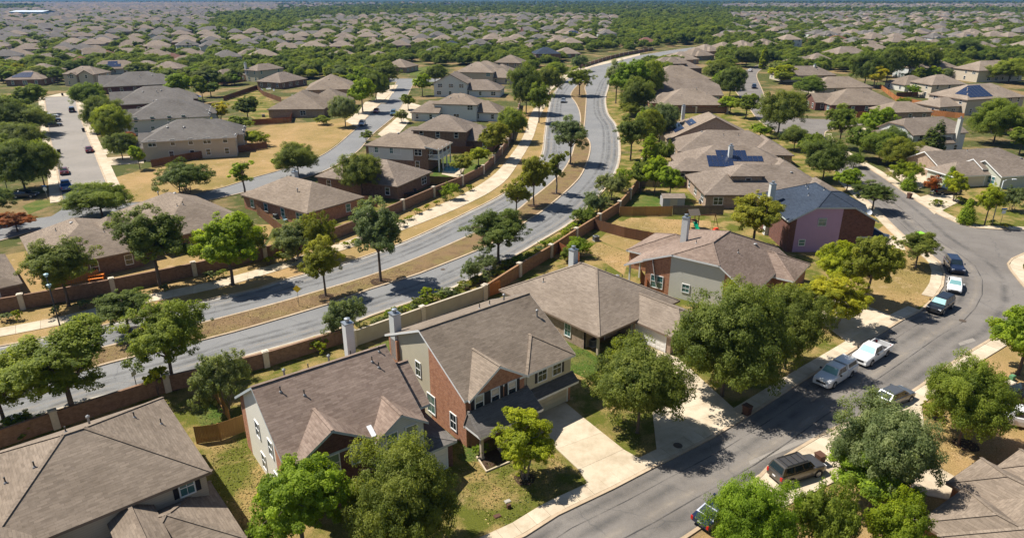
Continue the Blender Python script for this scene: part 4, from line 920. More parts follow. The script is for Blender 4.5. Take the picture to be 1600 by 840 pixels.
std('brick_house', 'grey roof with cream walls just behind the wide dark hipped roof', (1280, 137), 6, 23, 14, 1, wall='stucco_beige', roof='shingle_grey')
std('brick_house', 'brown roof behind the two grey roofs on the right street', (1226, 118), 8, 26, 14, 1, wall='stucco_beige', roof='shingle_brown', chim=(18, 6))
std('brick_house', 'two-storey brown house at the left end of the right-hand row', (1235, 100), 8, 24, 13, 1, wall='siding_beige', roof='shingle_brown', wings=[(13, 24, 1, 11, 5.4, 'u', 1, 1)])
r_, bl = std('cream_house', 'two-storey cream house with dark windows above a fenced yard', (1457, 132), 10, 15, 12, 2, wall='stucco_beige', roof='shingle_tan')
r_, bl = std('solar_house', 'big house with a large dark blue solar array on its roof', (1512, 155), 18, 26, 15, 2, 'hip', wall='siding_beige', roof='shingle_tan', wings=[(-9, 8, 2, 12, 3.2, 'u', 1, 0, .42)])
solar(r_, bl, 1.6, 0.6, 1.75, 1.0, 6, 6)
std('brick_house', 'grey-walled house just left of the two-storey cream house', (1415, 132), 12, 14, 12, 1, wall='siding_grey', roof='shingle_grey')
std('brick_house', 'long grey roof at the upper right behind the cream house', (1430, 106), 12, 24, 14, 2, wall='siding_pale', roof='shingle_grey')
std('brick_house', 'wide tan roof at the right edge behind the solar array', (1530, 110), 14, 26, 14, 2, wall='stucco_beige', roof='shingle_tan')
for i, (x, y, a, w_, st, wl, rf, lb) in enumerate([
    (1310, 84, 16, 22, 2, 'siding_beige', 'shingle_brown', 'two-storey beige house left above the dark tree cluster'),
    (1345, 79, 14, 26, 1, 'brick_tan', 'shingle_tan', 'long low tan roof above the dark tree cluster'),
    (1440, 85, -10, 20, 1, 'brick_tan', 'shingle_tan', 'broad tan slope left of the dark round tree'),
    (1300, 63, 12, 18, 1, 'brick_red', 'shingle_redbrown', 'reddish-brown roof with chimney at the upper right'),
    (1356, 58, 10, 17, 2, 'stucco_beige', 'shingle_brown', 'brown pyramid roof right of the reddish roof'),
    (1394, 60, 12, 17, 2, 'siding_white', 'shingle_brown', 'white-walled house with brown pyramid roof'),
    (1470, 62, 14, 17, 1, 'brick_tan', 'shingle_brown', 'house with bright blue solar panels at the upper right'),
    (1505, 58, 12, 18, 2, 'brick_tan', 'shingle_brown', 'brown hipped roof with blue panels under its eave'),
    (1548, 70, 14, 24, 1, 'brick_tan', 'shingle_tan', 'broad tan roof near the right edge, third row'),
    (1225, 62, 12, 16, 2, 'siding_white', 'shingle_tan', 'pale-walled tan roof left of the reddish roof'),
    (1270, 62, 12, 16, 1, 'brick_red', 'shingle_brown', 'brick-fronted brown roof beside the reddish roof')]):
    r_, bl = std('far_house', lb, (x, y), a, w_, 14, st, 'hip', wl, rf, chim=(w_*.5, 8) if 'chimney' in lb else None)
    if 'bright blue solar' in lb: solar(r_, bl, 5, .8, 1.6, 1.2, 4, 4)
    if 'blue panels' in lb: solar(r_, bl, 5, .5, 1.6, 1.2, 4, 2)
# blue-roofed and solar houses by the far boulevard bend
for lb, px, st, rf, sol in [('brick house with dark blue solar hipped roof by the boulevard bend', (838, 84), 2, 'shingle_blue', 0), ('tall tan hipped roof house behind the blue-roofed house', (880, 67), 2, 'shingle_tan', 0),
                            ('low tan roof joined right of the blue-roofed house', (872, 84), 1, 'shingle_tan', 0), ('house with blue panels left of a tan pyramid roof', (885, 53), 2, 'shingle_grey', 1), ('brown-roofed brick house beyond the boulevard bend', (1000, 66), 1, 'shingle_redbrown', 0),
                            ('house with a solid blue roof among brown ones', (692, 72), 1, 'shingle_blue', 0), ('two-storey brick house just above the orange fence', (608, 71), 2, 'shingle_brown', 0), ('house with blue-lit roof panels left of the bend', (805, 38), 2, 'shingle_grey', 1)]:
    r_, bl = std('far_house', lb, px, 12, 15, 13, st, 'hip', 'brick_brown', rf)
    if sol: solar(r_, bl, 3, .8, 1.7, 1.3, 5, 3)
# ------------------------------------------------------------------ walls and fences
brick('wall_brick', (0.27, 0.16, 0.10), (0.20, 0.115, 0.07), (0.25, 0.18, 0.13))
brick('wall_orange', (0.34, 0.19, 0.095), (0.27, 0.145, 0.07), (0.28, 0.19, 0.12))
plain('wall_beige', (0.42, 0.36, 0.27), 0.9, scale=0.8, var=0.2)
def wood(name, c, var=0.35):
    m, n, l, b = newmat(name); p_ = geo_pos(n); oi = n.new('ShaderNodeObjectInfo')
    mp = n.new('ShaderNodeMapping'); mp.inputs['Scale'].default_value = (5, 5, 0.6); l.new(p_, mp.inputs['Vector'])
    t = noise(n, l, mp.outputs[0], 1.2, 5, 0.7)
    c1 = mix(n, l, tuple(x*(1-var) for x in c), tuple(x*(1+var) for x in c), t)
    l.new(mix(n, l, c1, mix(n, l, c1, (0.72, 0.74, 0.76), 1.0, 'MULTIPLY'), oi.outputs['Random']), b.inputs['Base Color'])
    b.inputs['Roughness'].default_value = 0.85; b.inputs['Specular IOR Level'].default_value = 0.15
wood('wood_red', (0.24, 0.085, 0.035)); wood('wood_brown', (0.17, 0.085, 0.045)); wood('wood_gold', (0.36, 0.20, 0.07)); wood('wood_orange', (0.42, 0.17, 0.06)); wood('wood_grey', (0.15, 0.125, 0.10))
def masonry(label, line, step, h, th, mat, pillar='stone_cap', cat='wall', cap=True, pillars=True):
    """wall of bays between stone pillars"""
    ds = [0]
    for i in range(1, len(line)): ds.append(ds[-1]+math.dist(line[i-1], line[i]))
    n_ = max(1, round(ds[-1]/step)); pts = []
    for k in range(n_+1):
        t = ds[-1]*k/n_; i = 0
        while i < len(ds)-2 and ds[i+1] < t: i += 1
        f = (t-ds[i])/max(1e-6, ds[i+1]-ds[i]); pts.append(Vector((line[i][0]+(line[i+1][0]-line[i][0])*f, line[i][1]+(line[i+1][1]-line[i][1])*f)))
    root = empty('boundary_wall', (pts[0].x, pts[0].y, 0)); tag(root, label, cat)
    k = ('pil', h)
    if k not in WIN:
        mb = MB(); q = 0.30; mb.box(-q, q, -q, q, 0, h+0.18, pillar); c = MB(); c.box(-q-.06, q+.06, -q-.06, q+.06, h+0.18, h+0.28, 'stone_cap'); c.box(-q+.05, q-.05, -q+.05, q-.05, h+.28, h+.34, 'stone_cap')
        WIN[k] = (mb.mesh('pillar'), c.mesh('pillar_cap'))
    for i in range(n_):
        a = pts[i]-pts[0]; b_ = pts[i+1]-pts[0]; d = b_-a; an = math.atan2(d.y, d.x); L_ = d.length
        mb = MB(); mb.box(0.2 if pillars else 0, L_-(0.2 if pillars else 0), -th/2, th/2, 0, h, mat); o = mb.build('wall_bay', root, (a.x, a.y, 0), an)
        if cap: c = MB(); c.box(0.2, L_-0.2, -th/2-.05, th/2+.05, h, h+0.08, mat); c.build('coping', o)
    if pillars:
        for i in range(n_+1):
            d = pts[min(i+1, n_)]-pts[max(i-1, 0)]; o = inst('pillar', WIN[k][0], root, (pts[i].x-pts[0].x, pts[i].y-pts[0].y, 0), math.atan2(d.y, d.x)); inst('pillar_cap', WIN[k][1], o)
    return root
FP = {}
def fence(label, pxs, mat, h=1.85, world=None):
    """board fence: post, rails and boards in each panel"""
    line = world or gp(pxs); root = empty('board_fence', (*line[0], 0)); tag(root, label, 'fence')
    k = (mat, h)
    if k not in FP:
        mb = MB(); rs = random.Random(5); nb = 16; W_ = 2.4/nb
        for i in range(nb): mb.box(i*W_+.006, (i+1)*W_-.006, -0.012+rs.uniform(-.006, .006), 0.012, 0.04, h+rs.uniform(-.02, .02), mat)
        mb.box(0, 2.4, 0.012, 0.05, 0.35, 0.43, mat); mb.box(0, 2.4, 0.012, 0.05, h-.4, h-.32, mat)
        pm = MB(); pm.box(-0.05, 0.05, 0.012, 0.11, 0, h+.03, mat); FP[k] = (mb.mesh('panel'), pm.mesh('post'))
    o = Vector(line[0])
    for i in range(len(line)-1):
        a = Vector(line[i]); b_ = Vector(line[i+1]); d = b_-a; n_ = max(1, round(d.length/2.4)); an = math.atan2(d.y, d.x)
        for j in range(n_):
            p_ = a + d*j/n_ - o
            inst('panel', FP[k][0], root, (p_.x, p_.y, 0), an, (d.length/n_/2.4, 1, 1)); inst('post', FP[k][1], root, (p_.x, p_.y, 0), an)
    return root
masonry('long brown brick wall with stone pillars on the far side of the boulevard', far_wall, 10.5, 1.9, 0.22, 'wall_brick')
masonry('low brown brick wall with pillars behind the bottom left house', spline(gp([(-120,740),(0,699),(90,668),(175,639),(272,608),(315,596),(410,575),(470,555),(547,532)]), 4), 10.5, 1.7, 0.22, 'wall_brick')
masonry('plain beige wall with stone pillars behind the two brick houses', gp([(553,541),(590,535),(685,491),(757,468)]), 9.5, 1.9, 0.22, 'wall_beige')
masonry('brown brick wall with stone pillars along the planting strip', gp([(758,467),(772,453),(837,418),(889,382),(930,355),(962,337),(985,310),(998,292),(1003,262)]), 9.0, 1.9, 0.22, 'wall_orange')
masonry('dark brown wall with pillars beyond the far boulevard bend', gp([(905,107),(917,104),(932,99),(947,94),(975,87),(1020,79)]), 9, 1.9, 0.22, 'wall_brick')
masonry('brown wall below the broad hipped brick house', gp([(1038,177),(1136,177)]), 12, 1.9, 0.22, 'wall_brick')
masonry('orange fence wall with pale pillars in front of far houses', gp([(470,73),(500,74),(545,80),(580,84),(640,85),(705,93)]), 8.5, 2.0, 0.15, 'wood_orange')
fence('new golden board fence between the bottom left house and the rose-roofed house', [(308,693),(345,688),(388,672)], 'wood_gold')
fence('golden board fence running back to the boulevard wall', [(362,665),(332,612)], 'wood_gold')
fence('dark brown board fence left of the chimney house', [(402,335),(455,378),(470,392)], 'wood_brown')
fence('short brown fence between chimney house and low brick house', [(560,318),(590,324)], 'wood_brown')
fence('brown fence behind the low brick house and the pool yard', [(668,288),(720,290)], 'wood_brown')
fence('red-brown board fence below the cream siding of the cul-de-sac house', [(238,262),(300,250),(418,232)], 'wood_brown')
fence('red-brown fence beside the large open-lot brick house', [(395,196),(455,192),(458,182)], 'wood_red')
fence('brown fence dividing the patio yard from the open-lot house', [(350,158),(402,140),(412,150),(440,160)], 'wood_brown')
fence('reddish board fence in the back yard of the tan brick house', [(872,395),(905,412)], 'wood_red')
fence('brown board fence with grey sections between two back yards', [(928,358),(975,371),(1030,382)], 'wood_brown')
fence('golden-brown board fence below the small shed', [(968,338),(1050,337)], 'wood_gold')
fence('weathered grey board fence right of the golden fence', [(1051,336),(1130,336)], 'wood_grey')
fence('grey fence behind the shed yard', [(1000,292),(1062,294),(1088,292)], 'wood_grey')
fence('short orange board gate between the two brick houses and tan house', [(757,466),(782,457)], 'wood_orange')
fence('short red fence behind the clipped gable house', [(1000,440),(1010,455)], 'wood_red')
fence('orange-brown fence curving between the yards on the right', [(1374,138),(1400,158),(1440,166),(1450,180),(1505,186)], 'wood_orange')
fence('red-brown fence round the crowded yard below the solar array', [(1460,162),(1510,172)], 'wood_red')
fence('brown fence panel with pale post left of the round green tree', [(1338,184),(1352,182)], 'wood_orange')
fence('dark fence under trees right of the cream house', [(1400,152),(1455,150)], 'wood_brown')
fence('red fence under the dark tree cluster', [(1330,115),(1350,117),(1368,112)], 'wood_red')
fence('brown fence along the gap beside the balcony house', [(700,240),(738,240),(745,225)], 'wood_brown')
# ------------------------------------------------------------------ foliage
# one foliage material; each crown carries its own leaf colour as the object colour
LEAF = {'leaf_dark': (0.159, 0.200, 0.037), 'leaf_mid': (0.199, 0.253, 0.031), 'leaf_bright': (0.253, 0.340, 0.022), 'leaf_lime': (0.300, 0.345, 0.018), 'leaf_olive': (0.235, 0.255, 0.028), 'leaf_grey': (0.209, 0.250, 0.092), 'leaf_yellow': (0.400, 0.375, 0.022), 'leaf_red': (0.383, 0.142, 0.033)}
m, n, l, b = newmat('leaf')
at = n.new('ShaderNodeAttribute'); at.attribute_name = 'tint'; oi = n.new('ShaderNodeObjectInfo')
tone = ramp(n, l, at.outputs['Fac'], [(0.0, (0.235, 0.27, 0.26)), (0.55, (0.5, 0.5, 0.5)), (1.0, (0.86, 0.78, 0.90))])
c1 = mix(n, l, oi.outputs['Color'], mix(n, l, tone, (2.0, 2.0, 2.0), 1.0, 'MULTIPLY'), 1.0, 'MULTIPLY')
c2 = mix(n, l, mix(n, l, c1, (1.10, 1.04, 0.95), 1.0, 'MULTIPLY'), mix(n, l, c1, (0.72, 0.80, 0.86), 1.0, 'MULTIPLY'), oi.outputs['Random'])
l.new(c2, b.inputs['Base Color']); b.inputs['Roughness'].default_value = 0.62; b.inputs['Specular IOR Level'].default_value = 0.25
tl = n.new('ShaderNodeBsdfTranslucent'); l.new(mix(n, l, c2, (1.5, 1.45, 0.55), 1.0, 'MULTIPLY'), tl.inputs['Color'])
mx = n.new('ShaderNodeMixShader'); mx.inputs[0].default_value = 0.55
l.new(b.outputs[0], mx.inputs[1]); l.new(tl.outputs[0], mx.inputs[2]); l.new(mx.outputs[0], n['Material Output'].inputs['Surface'])
def barkmat(name, c):
    m, n, l, b = newmat(name); t = noise(n, l, n.new('ShaderNodeTexCoord').outputs['Object'], 9, 5, 0.7)
    l.new(mix(n, l, tuple(x*.6 for x in c), tuple(x*1.3 for x in c), t), b.inputs['Base Color']); b.inputs['Roughness'].default_value = 0.95; bump(n, l, t, b, 0.6, 0.04)
barkmat('bark', (0.115, 0.085, 0.062)); barkmat('bark_pale', (0.20, 0.16, 0.125))
def leaves_mesh(name, centres, radii, counts, size, mat, seed, centre, flat=0.75, elong=2.0, tints=None):
    """leaf-sized quads in clumps; tint attribute carries painted light on clump tops"""
    rs = np.random.default_rng(seed); P = []; T = []; C = []
    for c, r_, k, tt in zip(centres, radii, counts, tints or [0]*len(counts)):
        d = rs.normal(size=(k, 3)); d /= np.linalg.norm(d, axis=1)[:, None]
        rr = r_*rs.uniform(0.35, 1.08, size=(k, 1))**0.55
        p_ = d*rr; p_[:, 2] *= flat
        base = tt+rs.normal(0.0, 0.08)
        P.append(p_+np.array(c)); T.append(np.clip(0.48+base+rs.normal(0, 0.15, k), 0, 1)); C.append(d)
    P = np.concatenate(P); T = np.concatenate(T); D = np.concatenate(C); N = len(P)
    nrm = 0.6*D + 0.55*(P-np.array(centre))/np.linalg.norm(P-np.array(centre), axis=1).clip(.1)[:, None] + rs.normal(0, 0.42, (N, 3)) + np.array([0, 0, 0.75])
    nrm /= np.linalg.norm(nrm, axis=1)[:, None]
    t1 = np.cross(nrm, rs.normal(size=(N, 3))); t1 /= np.linalg.norm(t1, axis=1)[:, None]; t2 = np.cross(nrm, t1)
    s_ = size*rs.uniform(0.6, 1.35, (N, 1)); a = t1*s_*0.5*elong**.5; b_ = t2*s_*0.5/elong**.5
    V = np.stack([P-a, P+b_*1.0-a*.1, P+a, P-b_-a*.1], 1).reshape(-1, 3).astype(np.float32)
    me = bpy.data.meshes.new(name); me.vertices.add(4*N); me.vertices.foreach_set('co', V.ravel())
    me.loops.add(4*N); me.loops.foreach_set('vertex_index', np.arange(4*N, dtype=np.int32))
    me.polygons.add(N); me.polygons.foreach_set('loop_start', np.arange(0, 4*N, 4, dtype=np.int32)); me.polygons.foreach_set('loop_total', np.full(N, 4, np.int32))
    at = me.attributes.new('tint', 'FLOAT', 'FACE'); at.data.foreach_set('value', T.astype(np.float32))
    me.materials.append(M_[mat]); me.update(); me.validate(); return me
PROTO = {}
def tree_proto(key, h, w_, trunk, lobes, nclump, per, leaf, seed, bark='bark', stems=1, crown_lo=None, dense=0.86, shape='dome', lean=0.0):
    rs = np.random.default_rng(seed); rd = random.Random(seed)
    lo = trunk if crown_lo is None else crown_lo; ch = h-lo; cz = lo+ch*0.5
    # big lobes give an uneven outline
    LB = []
    for i in range(lobes):
        a = 2*math.pi*(i+rd.random()*.7)/lobes; rr = rd.uniform(0.30, 0.62) if i else 0.05
        if shape == 'dome': zz = lo+ch*rd.uniform(0.30, 0.66); sz = rd.uniform(0.36, 0.52)
        elif shape == 'up': zz = lo+ch*(0.18+0.66*i/max(1, lobes-1)); rr *= 0.8; sz = rd.uniform(0.34, 0.5)*(1.0-0.35*i/lobes)
        else: zz = lo+ch*rd.uniform(.3, .6); sz = .45
        LB.append((math.cos(a)*rr*w_/2, math.sin(a)*rr*w_/2, zz, sz*w_/2*1.12, min(sz*w_/2*1.0, ch*0.42)))
    LB.append((0, 0, lo+ch*0.60, w_*0.30, ch*0.42)); LB.append((0, 0, lo+ch*0.42, w_*0.36, ch*0.30))
    cen = []; rad = []; cnt = []; tin = []; cr = w_*0.050
    # puffs sit on the lobes, leaf clumps sit on the puffs: tint paints lit tops and shaded undersides
    SUB = []; ns = max(26, int(nclump/10))
    while len(SUB) < ns:
        L_ = LB[rs.integers(len(LB))]; d = rs.normal(size=3); d /= np.linalg.norm(d)
        if d[2] < -0.5: continue
        r_ = rs.uniform(0.2, 1.0)**.55; c = np.array([L_[0]+d[0]*L_[3]*r_, L_[1]+d[1]*L_[3]*r_, L_[2]+d[2]*L_[4]*r_])
        if c[2] < lo: continue
        if rs.random() < .12: c[:2] *= rs.uniform(1.05, 1.2)
        SUB.append((c, w_*rs.uniform(.08, .15), rs.normal(0, .16)))
    while len(cen) < nclump:
        c0, sr, tn = SUB[rs.integers(len(SUB))]; d = rs.normal(size=3); d /= np.linalg.norm(d)
        if d[2] < -0.45 and rs.random() < .8: continue
        c = c0+d*sr*np.array([1, 1, .8])*rs.uniform(.5, 1.0)**.5
        if c[2] < lo-0.2: continue
        k = cr*rs.uniform(0.5, 1.35); cen.append(c); rad.append(k); cnt.append(int(per*(k/cr)**1.6)); tin.append(tn+.16*d[2])  # tint rises with upward direction: top light painted into leaf colour
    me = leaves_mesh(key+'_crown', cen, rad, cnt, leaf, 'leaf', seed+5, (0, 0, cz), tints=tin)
    tb = MB(); tb.smooth = True
    for s_ in range(stems):
        a0 = 2*math.pi*s_/stems + rd.random(); sp_ = 0.0 if stems == 1 else 0.16
        base = Vector((math.cos(a0)*sp_, math.sin(a0)*sp_, -0.05)); r0 = (0.015*h+0.04)/(stems**.4)
        fork = Vector((math.cos(a0)*sp_*3+lean*h*.2, math.sin(a0)*sp_*3, max(trunk, 0.35*h if trunk > .8 else trunk)))
        mid = (base+fork)/2+Vector((rd.uniform(-.06, .06), rd.uniform(-.06, .06), 0))
        tb.tube([base, base+Vector((0, 0, .15)), mid, fork], [r0*1.5, r0*1.1, r0*.9, r0*.8], bark, 8)
        lb = LB if stems == 1 else LB[s_::stems] or LB[:1]
        for q in lb:
            tip = Vector((q[0], q[1], q[2]+q[4]*.4)); b1 = fork.lerp(tip, 0.5)+Vector((rd.uniform(-.3, .3), rd.uniform(-.3, .3), rd.uniform(-.2, .15)))
            tb.tube([fork, b1, tip], [r0*.62, r0*.4, r0*.12], bark, 6, False)
            for _ in range(4):
                d = Vector((rd.gauss(0, 1), rd.gauss(0, 1), rd.uniform(-.1, 1))).normalized(); e = Vector(q[:3])+Vector((d.x*q[3]*.85, d.y*q[3]*.85, d.z*q[4]*.85)); st_ = b1.lerp(tip, rd.uniform(.0, .9))
                tb.tube([st_, st_.lerp(e, .5)+Vector((0, 0, .1)), e], [r0*.26, r0*.16, r0*.05], bark, 5, False)
    C_ = np.array(cen); rr = np.hypot(C_[:, 0], C_[:, 1]); PROTO[key] = (me, tb.mesh(key+'_trunk'), float(np.percentile(C_[:, 2], 99))+cr*.8, 2*(float(np.percentile(rr, 95))+cr*.7))
tree_proto('live1', 7.5, 9.0, 1.5, 12, 1850, 84, 0.122, 21, dense=.88, crown_lo=0.9)
tree_proto('live2', 7.0, 8.5, 1.3, 11, 1700, 84, 0.118, 34, dense=.88, crown_lo=0.8)
tree_proto('oak1', 8.0, 7.0, 2.3, 9, 820, 81, 0.122, 45, 'bark', dense=.80, crown_lo=1.9)
tree_proto('oak2', 8.0, 6.6, 2.2, 9, 680, 81, 0.122, 56, 'bark', dense=.78, crown_lo=1.9)
tree_proto('oak3', 8.5, 6.8, 2.4, 9, 750, 81, 0.122, 67, 'bark', shape='up', dense=.82)
tree_proto('round1', 6.5, 5.4, 1.5, 10, 1080, 75, 0.113, 78, shape='dome', dense=.88, crown_lo=0.75)
tree_proto('lacy1', 7.0, 4.2, 2.2, 6, 275, 66, 0.111, 89, 'bark_pale', shape='up', dense=.75)
tree_proto('lacy2', 6.0, 5.0, 1.4, 9, 600, 69, 0.104, 91, 'bark_pale', stems=3, dense=.8, crown_lo=1.0)
tree_proto('shrub_tree', 4.2, 5.2, 0.4, 9, 650, 75, 0.096, 102, 'bark_pale', stems=4, crown_lo=0.35, dense=.84)
tree_proto('shrub1', 1.5, 2.0, 0.15, 6, 130, 44, 0.090, 113, stems=3, crown_lo=0.12, dense=.9)
tree_proto('shrub2', 1.2, 2.2, 0.1, 7, 130, 44, 0.085, 124, stems=3, crown_lo=0.08, dense=.92)
def cone_proto(key, h, w_, n_, leaf, seed, prof):
    rs = np.random.default_rng(seed); cen = []; rad = []; cnt = []
    while len(cen) < n_:
        t = rs.random(); r_ = prof(t)*w_/2; a = rs.random()*2*math.pi; q = r_*rs.uniform(.6, .92)
        if rs.random() > r_/(w_/2)+.15: continue
        cen.append(np.array([math.cos(a)*q, math.sin(a)*q, .1+t*(h-.25)])); rad.append(.16*w_*rs.uniform(.6, 1.1)); cnt.append(34)
    tb = MB(); tb.tube([(0, 0, -.05), (0, 0, h*.7)], [.1, .03], 'bark', 6)
    PROTO[key] = (leaves_mesh(key+'_crown', cen, rad, cnt, leaf, 'leaf', seed, (0, 0, h*.4), 1.2), tb.mesh(key+'_trunk'), h, w_)
cone_proto('cone', 4.0, 2.6, 170, 0.15, 7, lambda t: (min(1, (t+.06)/.25))**.5*(1-t)**.75*1.15)
cone_proto('cypress', 7.0, 1.7, 190, 0.16, 8, lambda t: (min(1, (t+.05)/.2))**.5*(1-t**3)**.8)
NAMES = {'live': 'live_oak_tree', 'oak': 'oak_tree', 'round': 'round_tree', 'lacy': 'young_tree', 'shrub_tree': 'shrub_tree', 'shrub': 'shrub', 'cone': 'conical_conifer', 'cypress': 'cypress_tree'}
TREES = []; rsT = random.Random(77); NTREE = [0]
def plant(key, X, Y, h, w_, mat, label, group=None, rz=None):
    me, tm, ph, pw = PROTO[key]; nm = NAMES.get(key) or NAMES[key.rstrip('0123456789')]
    t = empty(nm, (X, Y, 0.0), rsT.uniform(0, 6.28) if rz is None else rz); t.scale = (w_/pw, w_/pw, h/ph)
    tag(t, label, 'shrub' if 'shrub' in key else 'tree', group)
    c = inst('crown' if 'shrub' not in key or key == 'shrub_tree' else 'foliage', me, t)
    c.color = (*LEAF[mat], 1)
    inst('trunk' if 'shrub' not in key else 'stems', tm, t)
    TREES.append((X, Y, w_/2)); NTREE[0] += key not in ('shrub1', 'shrub2'); return t
def tree(key, bx, by, topy, wpx, mat, label, group=None):
    X, Y = G(bx, by); h = zof(X, Y, topy); d = depth(X, Y, h*.6); w_ = wpx*d/FPX
    return plant(key, X, Y, max(h*.95, .5), w_*(.88 if key != 'cypress' else 1), 'leaf_'+mat, label, group)
T = tree
# nearest trees
T('round1', 478, 868, 712, 172, 'bright', 'bright green dense tree at the bottom edge, left of the dark one')
T('live1', 632, 866, 692, 190, 'dark', 'big dark green tree at the bottom edge before the rose-roofed house')
T('lacy2', 820, 747, 645, 112, 'lime', 'small yellow-green tree on the lawn beside the open driveway')
T('live2', 996, 676, 532, 172, 'dark', 'wide green live oak right of the open driveway')
T('live1', 1128, 618, 440, 195, 'dark', 'biggest dark live oak between the driveway and white pickup trucks')
T('live2', 1226, 576, 445, 128, 'dark', 'dark live oak beside the footpath left of the white pickups')
T('lacy2', 1300, 512, 425, 118, 'yellow', 'yellow-leaved tree behind the white pickup trucks')
T('round1', 1352, 478, 360, 92, 'olive', 'taller olive-green tree right of the purple house lawn')
T('round1', 1305, 462, 378, 80, 'lime', 'yellow-green tree in front of the purple house')
T('oak2', 1175, 392, 298, 100, 'olive', 'yellowish-green tree left of the purple house wall')
T('oak1', 1430, 418, 362, 66, 'dark', 'small dark tree by the kerb beside the lime green box')
T('live2', 1368, 785, 622, 175, 'grey', 'grey-green tree overhanging the footpath on the right')
T('round1', 1355, 800, 690, 140, 'bright', 'bright green tree just below the grey-green street tree')
T('live1', 1160, 900, 742, 150, 'bright', 'green tree at the bottom edge hiding a dark car')
T('shrub_tree', 1275, 900, 745, 130, 'mid', 'green loose tree at the bottom edge right of the parked grey-brown SUV')
T('shrub_tree', 1395, 905, 775, 130, 'lime', 'pale flowering tree at the bottom edge by the corner roof')
T('live1', 1496, 695, 560, 138, 'mid', 'round green tree on the dry lawn at the right')
T('round1', 1590, 585, 472, 120, 'bright', 'bright green tree at the right edge below the street bend')
# boulevard
T('oak1', 108, 478, 370, 118, 'dark', 'grey-green tree leftmost by the long brick wall')
T('oak2', 251, 449, 318, 130, 'dark', 'dark tree second from left by the long brick wall')
T('round1', 364, 445, 332, 112, 'bright', 'bright green round tree by the long brick wall')
T('oak2', 203, 522, 452, 105, 'dark', 'dark tree at the far kerb on the left behind the lamp post')
T('oak1', 273, 603, 470, 140, 'mid', 'broad tree at the near kerb right of the sign post')
T('oak3', 118, 655, 505, 180, 'mid', 'tall loose-crowned tree behind the bottom left house')
T('oak3', 10, 668, 555, 120, 'mid', 'tree cut by the left edge beside the near carriageway')
T('oak2', 509, 463, 366, 78, 'olive', 'olive tree on the dry median near the yellow sign')
T('oak2', 595, 440, 305, 98, 'grey', 'tall grey-green tree on the median with a wide mulch ring')
T('oak1', 779, 411, 327, 108, 'dark', 'dark spreading tree on the median in the middle')
T('oak2', 807, 338, 278, 52, 'olive', 'slim tree on the median behind the dark spreading tree')
T('round1', 834, 322, 238, 58, 'olive', 'yellow-green oval tree on the median')
T('lacy1', 869, 303, 232, 40, 'olive', 'thin tree on the median beyond the oval tree')
T('oak1', 891, 256, 180, 62, 'grey', 'grey-green tree on the curved end of the median')
T('oak1', 905, 150, 104, 48, 'mid', 'tree on the narrow tip of the median by the silver car')
T('shrub_tree', 540, 528, 466, 80, 'grey', 'grey-green bush tree in the planting strip behind the chimneys')
T('shrub_tree', 352, 645, 548, 100, 'grey', 'grey-green bushy tree left of the rose-roofed house')
T('shrub_tree', 462, 408, 345, 84, 'grey', 'grey-green bush tree in the corner before the chimney house')
T('shrub_tree', 502, 402, 328, 60, 'olive', 'olive bush tree behind the slim median tree')
T('shrub_tree', 395, 410, 345, 60, 'mid', 'bush tree right of the bright round tree at the wall')
T('live2', 566, 306, 236, 80, 'dark', 'dark round tree in front of the low brick house')
T('live1', 467, 276, 220, 72, 'dark', 'dark tree beside the left street above the chimney')
T('round1', 432, 262, 247, 18, 'bright', 'tiny bright bush tree at the left street kerb')
T('lacy1', 383, 305, 248, 44, 'bright', 'thin bright tree by the left street')
T('shrub_tree', 290, 305, 250, 108, 'dark', 'long dark bush tree on the open lot above the grey roof')
T('live1', 160, 338, 284, 108, 'mid', 'broad tree at the left street corner above the grey roof')
T('round1', 28, 362, 330, 60, 'red', 'reddish tree at the left edge')
T('live1', 40, 298, 215, 100, 'dark', 'large dark tree left of the blue truck'); T('oak1', -8, 345, 285, 80, 'dark', 'dark tree cut by the left edge below the black car')
T('live2', 35, 248, 188, 92, 'dark', 'dark tree third up the left side of the cul-de-sac'); T('live1', 45, 212, 160, 88, 'dark', 'dark tree fourth up the left side of the cul-de-sac'); T('round1', 50, 180, 130, 58, 'mid', 'green tree fifth up the left side of the cul-de-sac')
T('live2', 145, 178, 128, 60, 'mid', 'green tree at the far right side of the cul-de-sac'); T('live1', 165, 205, 148, 66, 'dark', 'dark tree second down the right side of the cul-de-sac'); T('live2', 180, 228, 162, 64, 'mid', 'green tree third down the right side of the cul-de-sac'); T('live2', 192, 250, 206, 56, 'dark', 'dark tree on the corner lawn before the cream siding house'); T('round1', 219, 265, 226, 26, 'bright', 'small bright tree at the corner of the cream siding house'); T('lacy2', 203, 222, 205, 26, 'red', 'red-leaved bush beside the cream siding house')
T('round1', 283, 158, 112, 50, 'bright', 'bright dense tree behind the cul-de-sac roofs'); T('round1', 318, 162, 116, 30, 'mid', 'round tree right of the bright dense one'); T('lacy2', 345, 192, 158, 34, 'yellow', 'yellow tree behind the cul-de-sac roofs'); T('round1', 388, 190, 149, 44, 'dark', 'dark round tree in the back yard beside the brown fence'); T('round1', 378, 208, 180, 44, 'mid', 'green tree below the dark round yard tree'); T('shrub_tree', 403, 228, 204, 46, 'lime', 'yellow-green hedge tree at the edge of the open lot'); T('shrub_tree', 330, 212, 185, 40, 'yellow', 'yellow bush behind the grey cul-de-sac roof'); T('round1', 330, 152, 128, 34, 'mid', 'green tree beside the blue solar house'); T('shrub_tree', 458, 128, 118, 22, 'dark', 'small tree by the white patio')
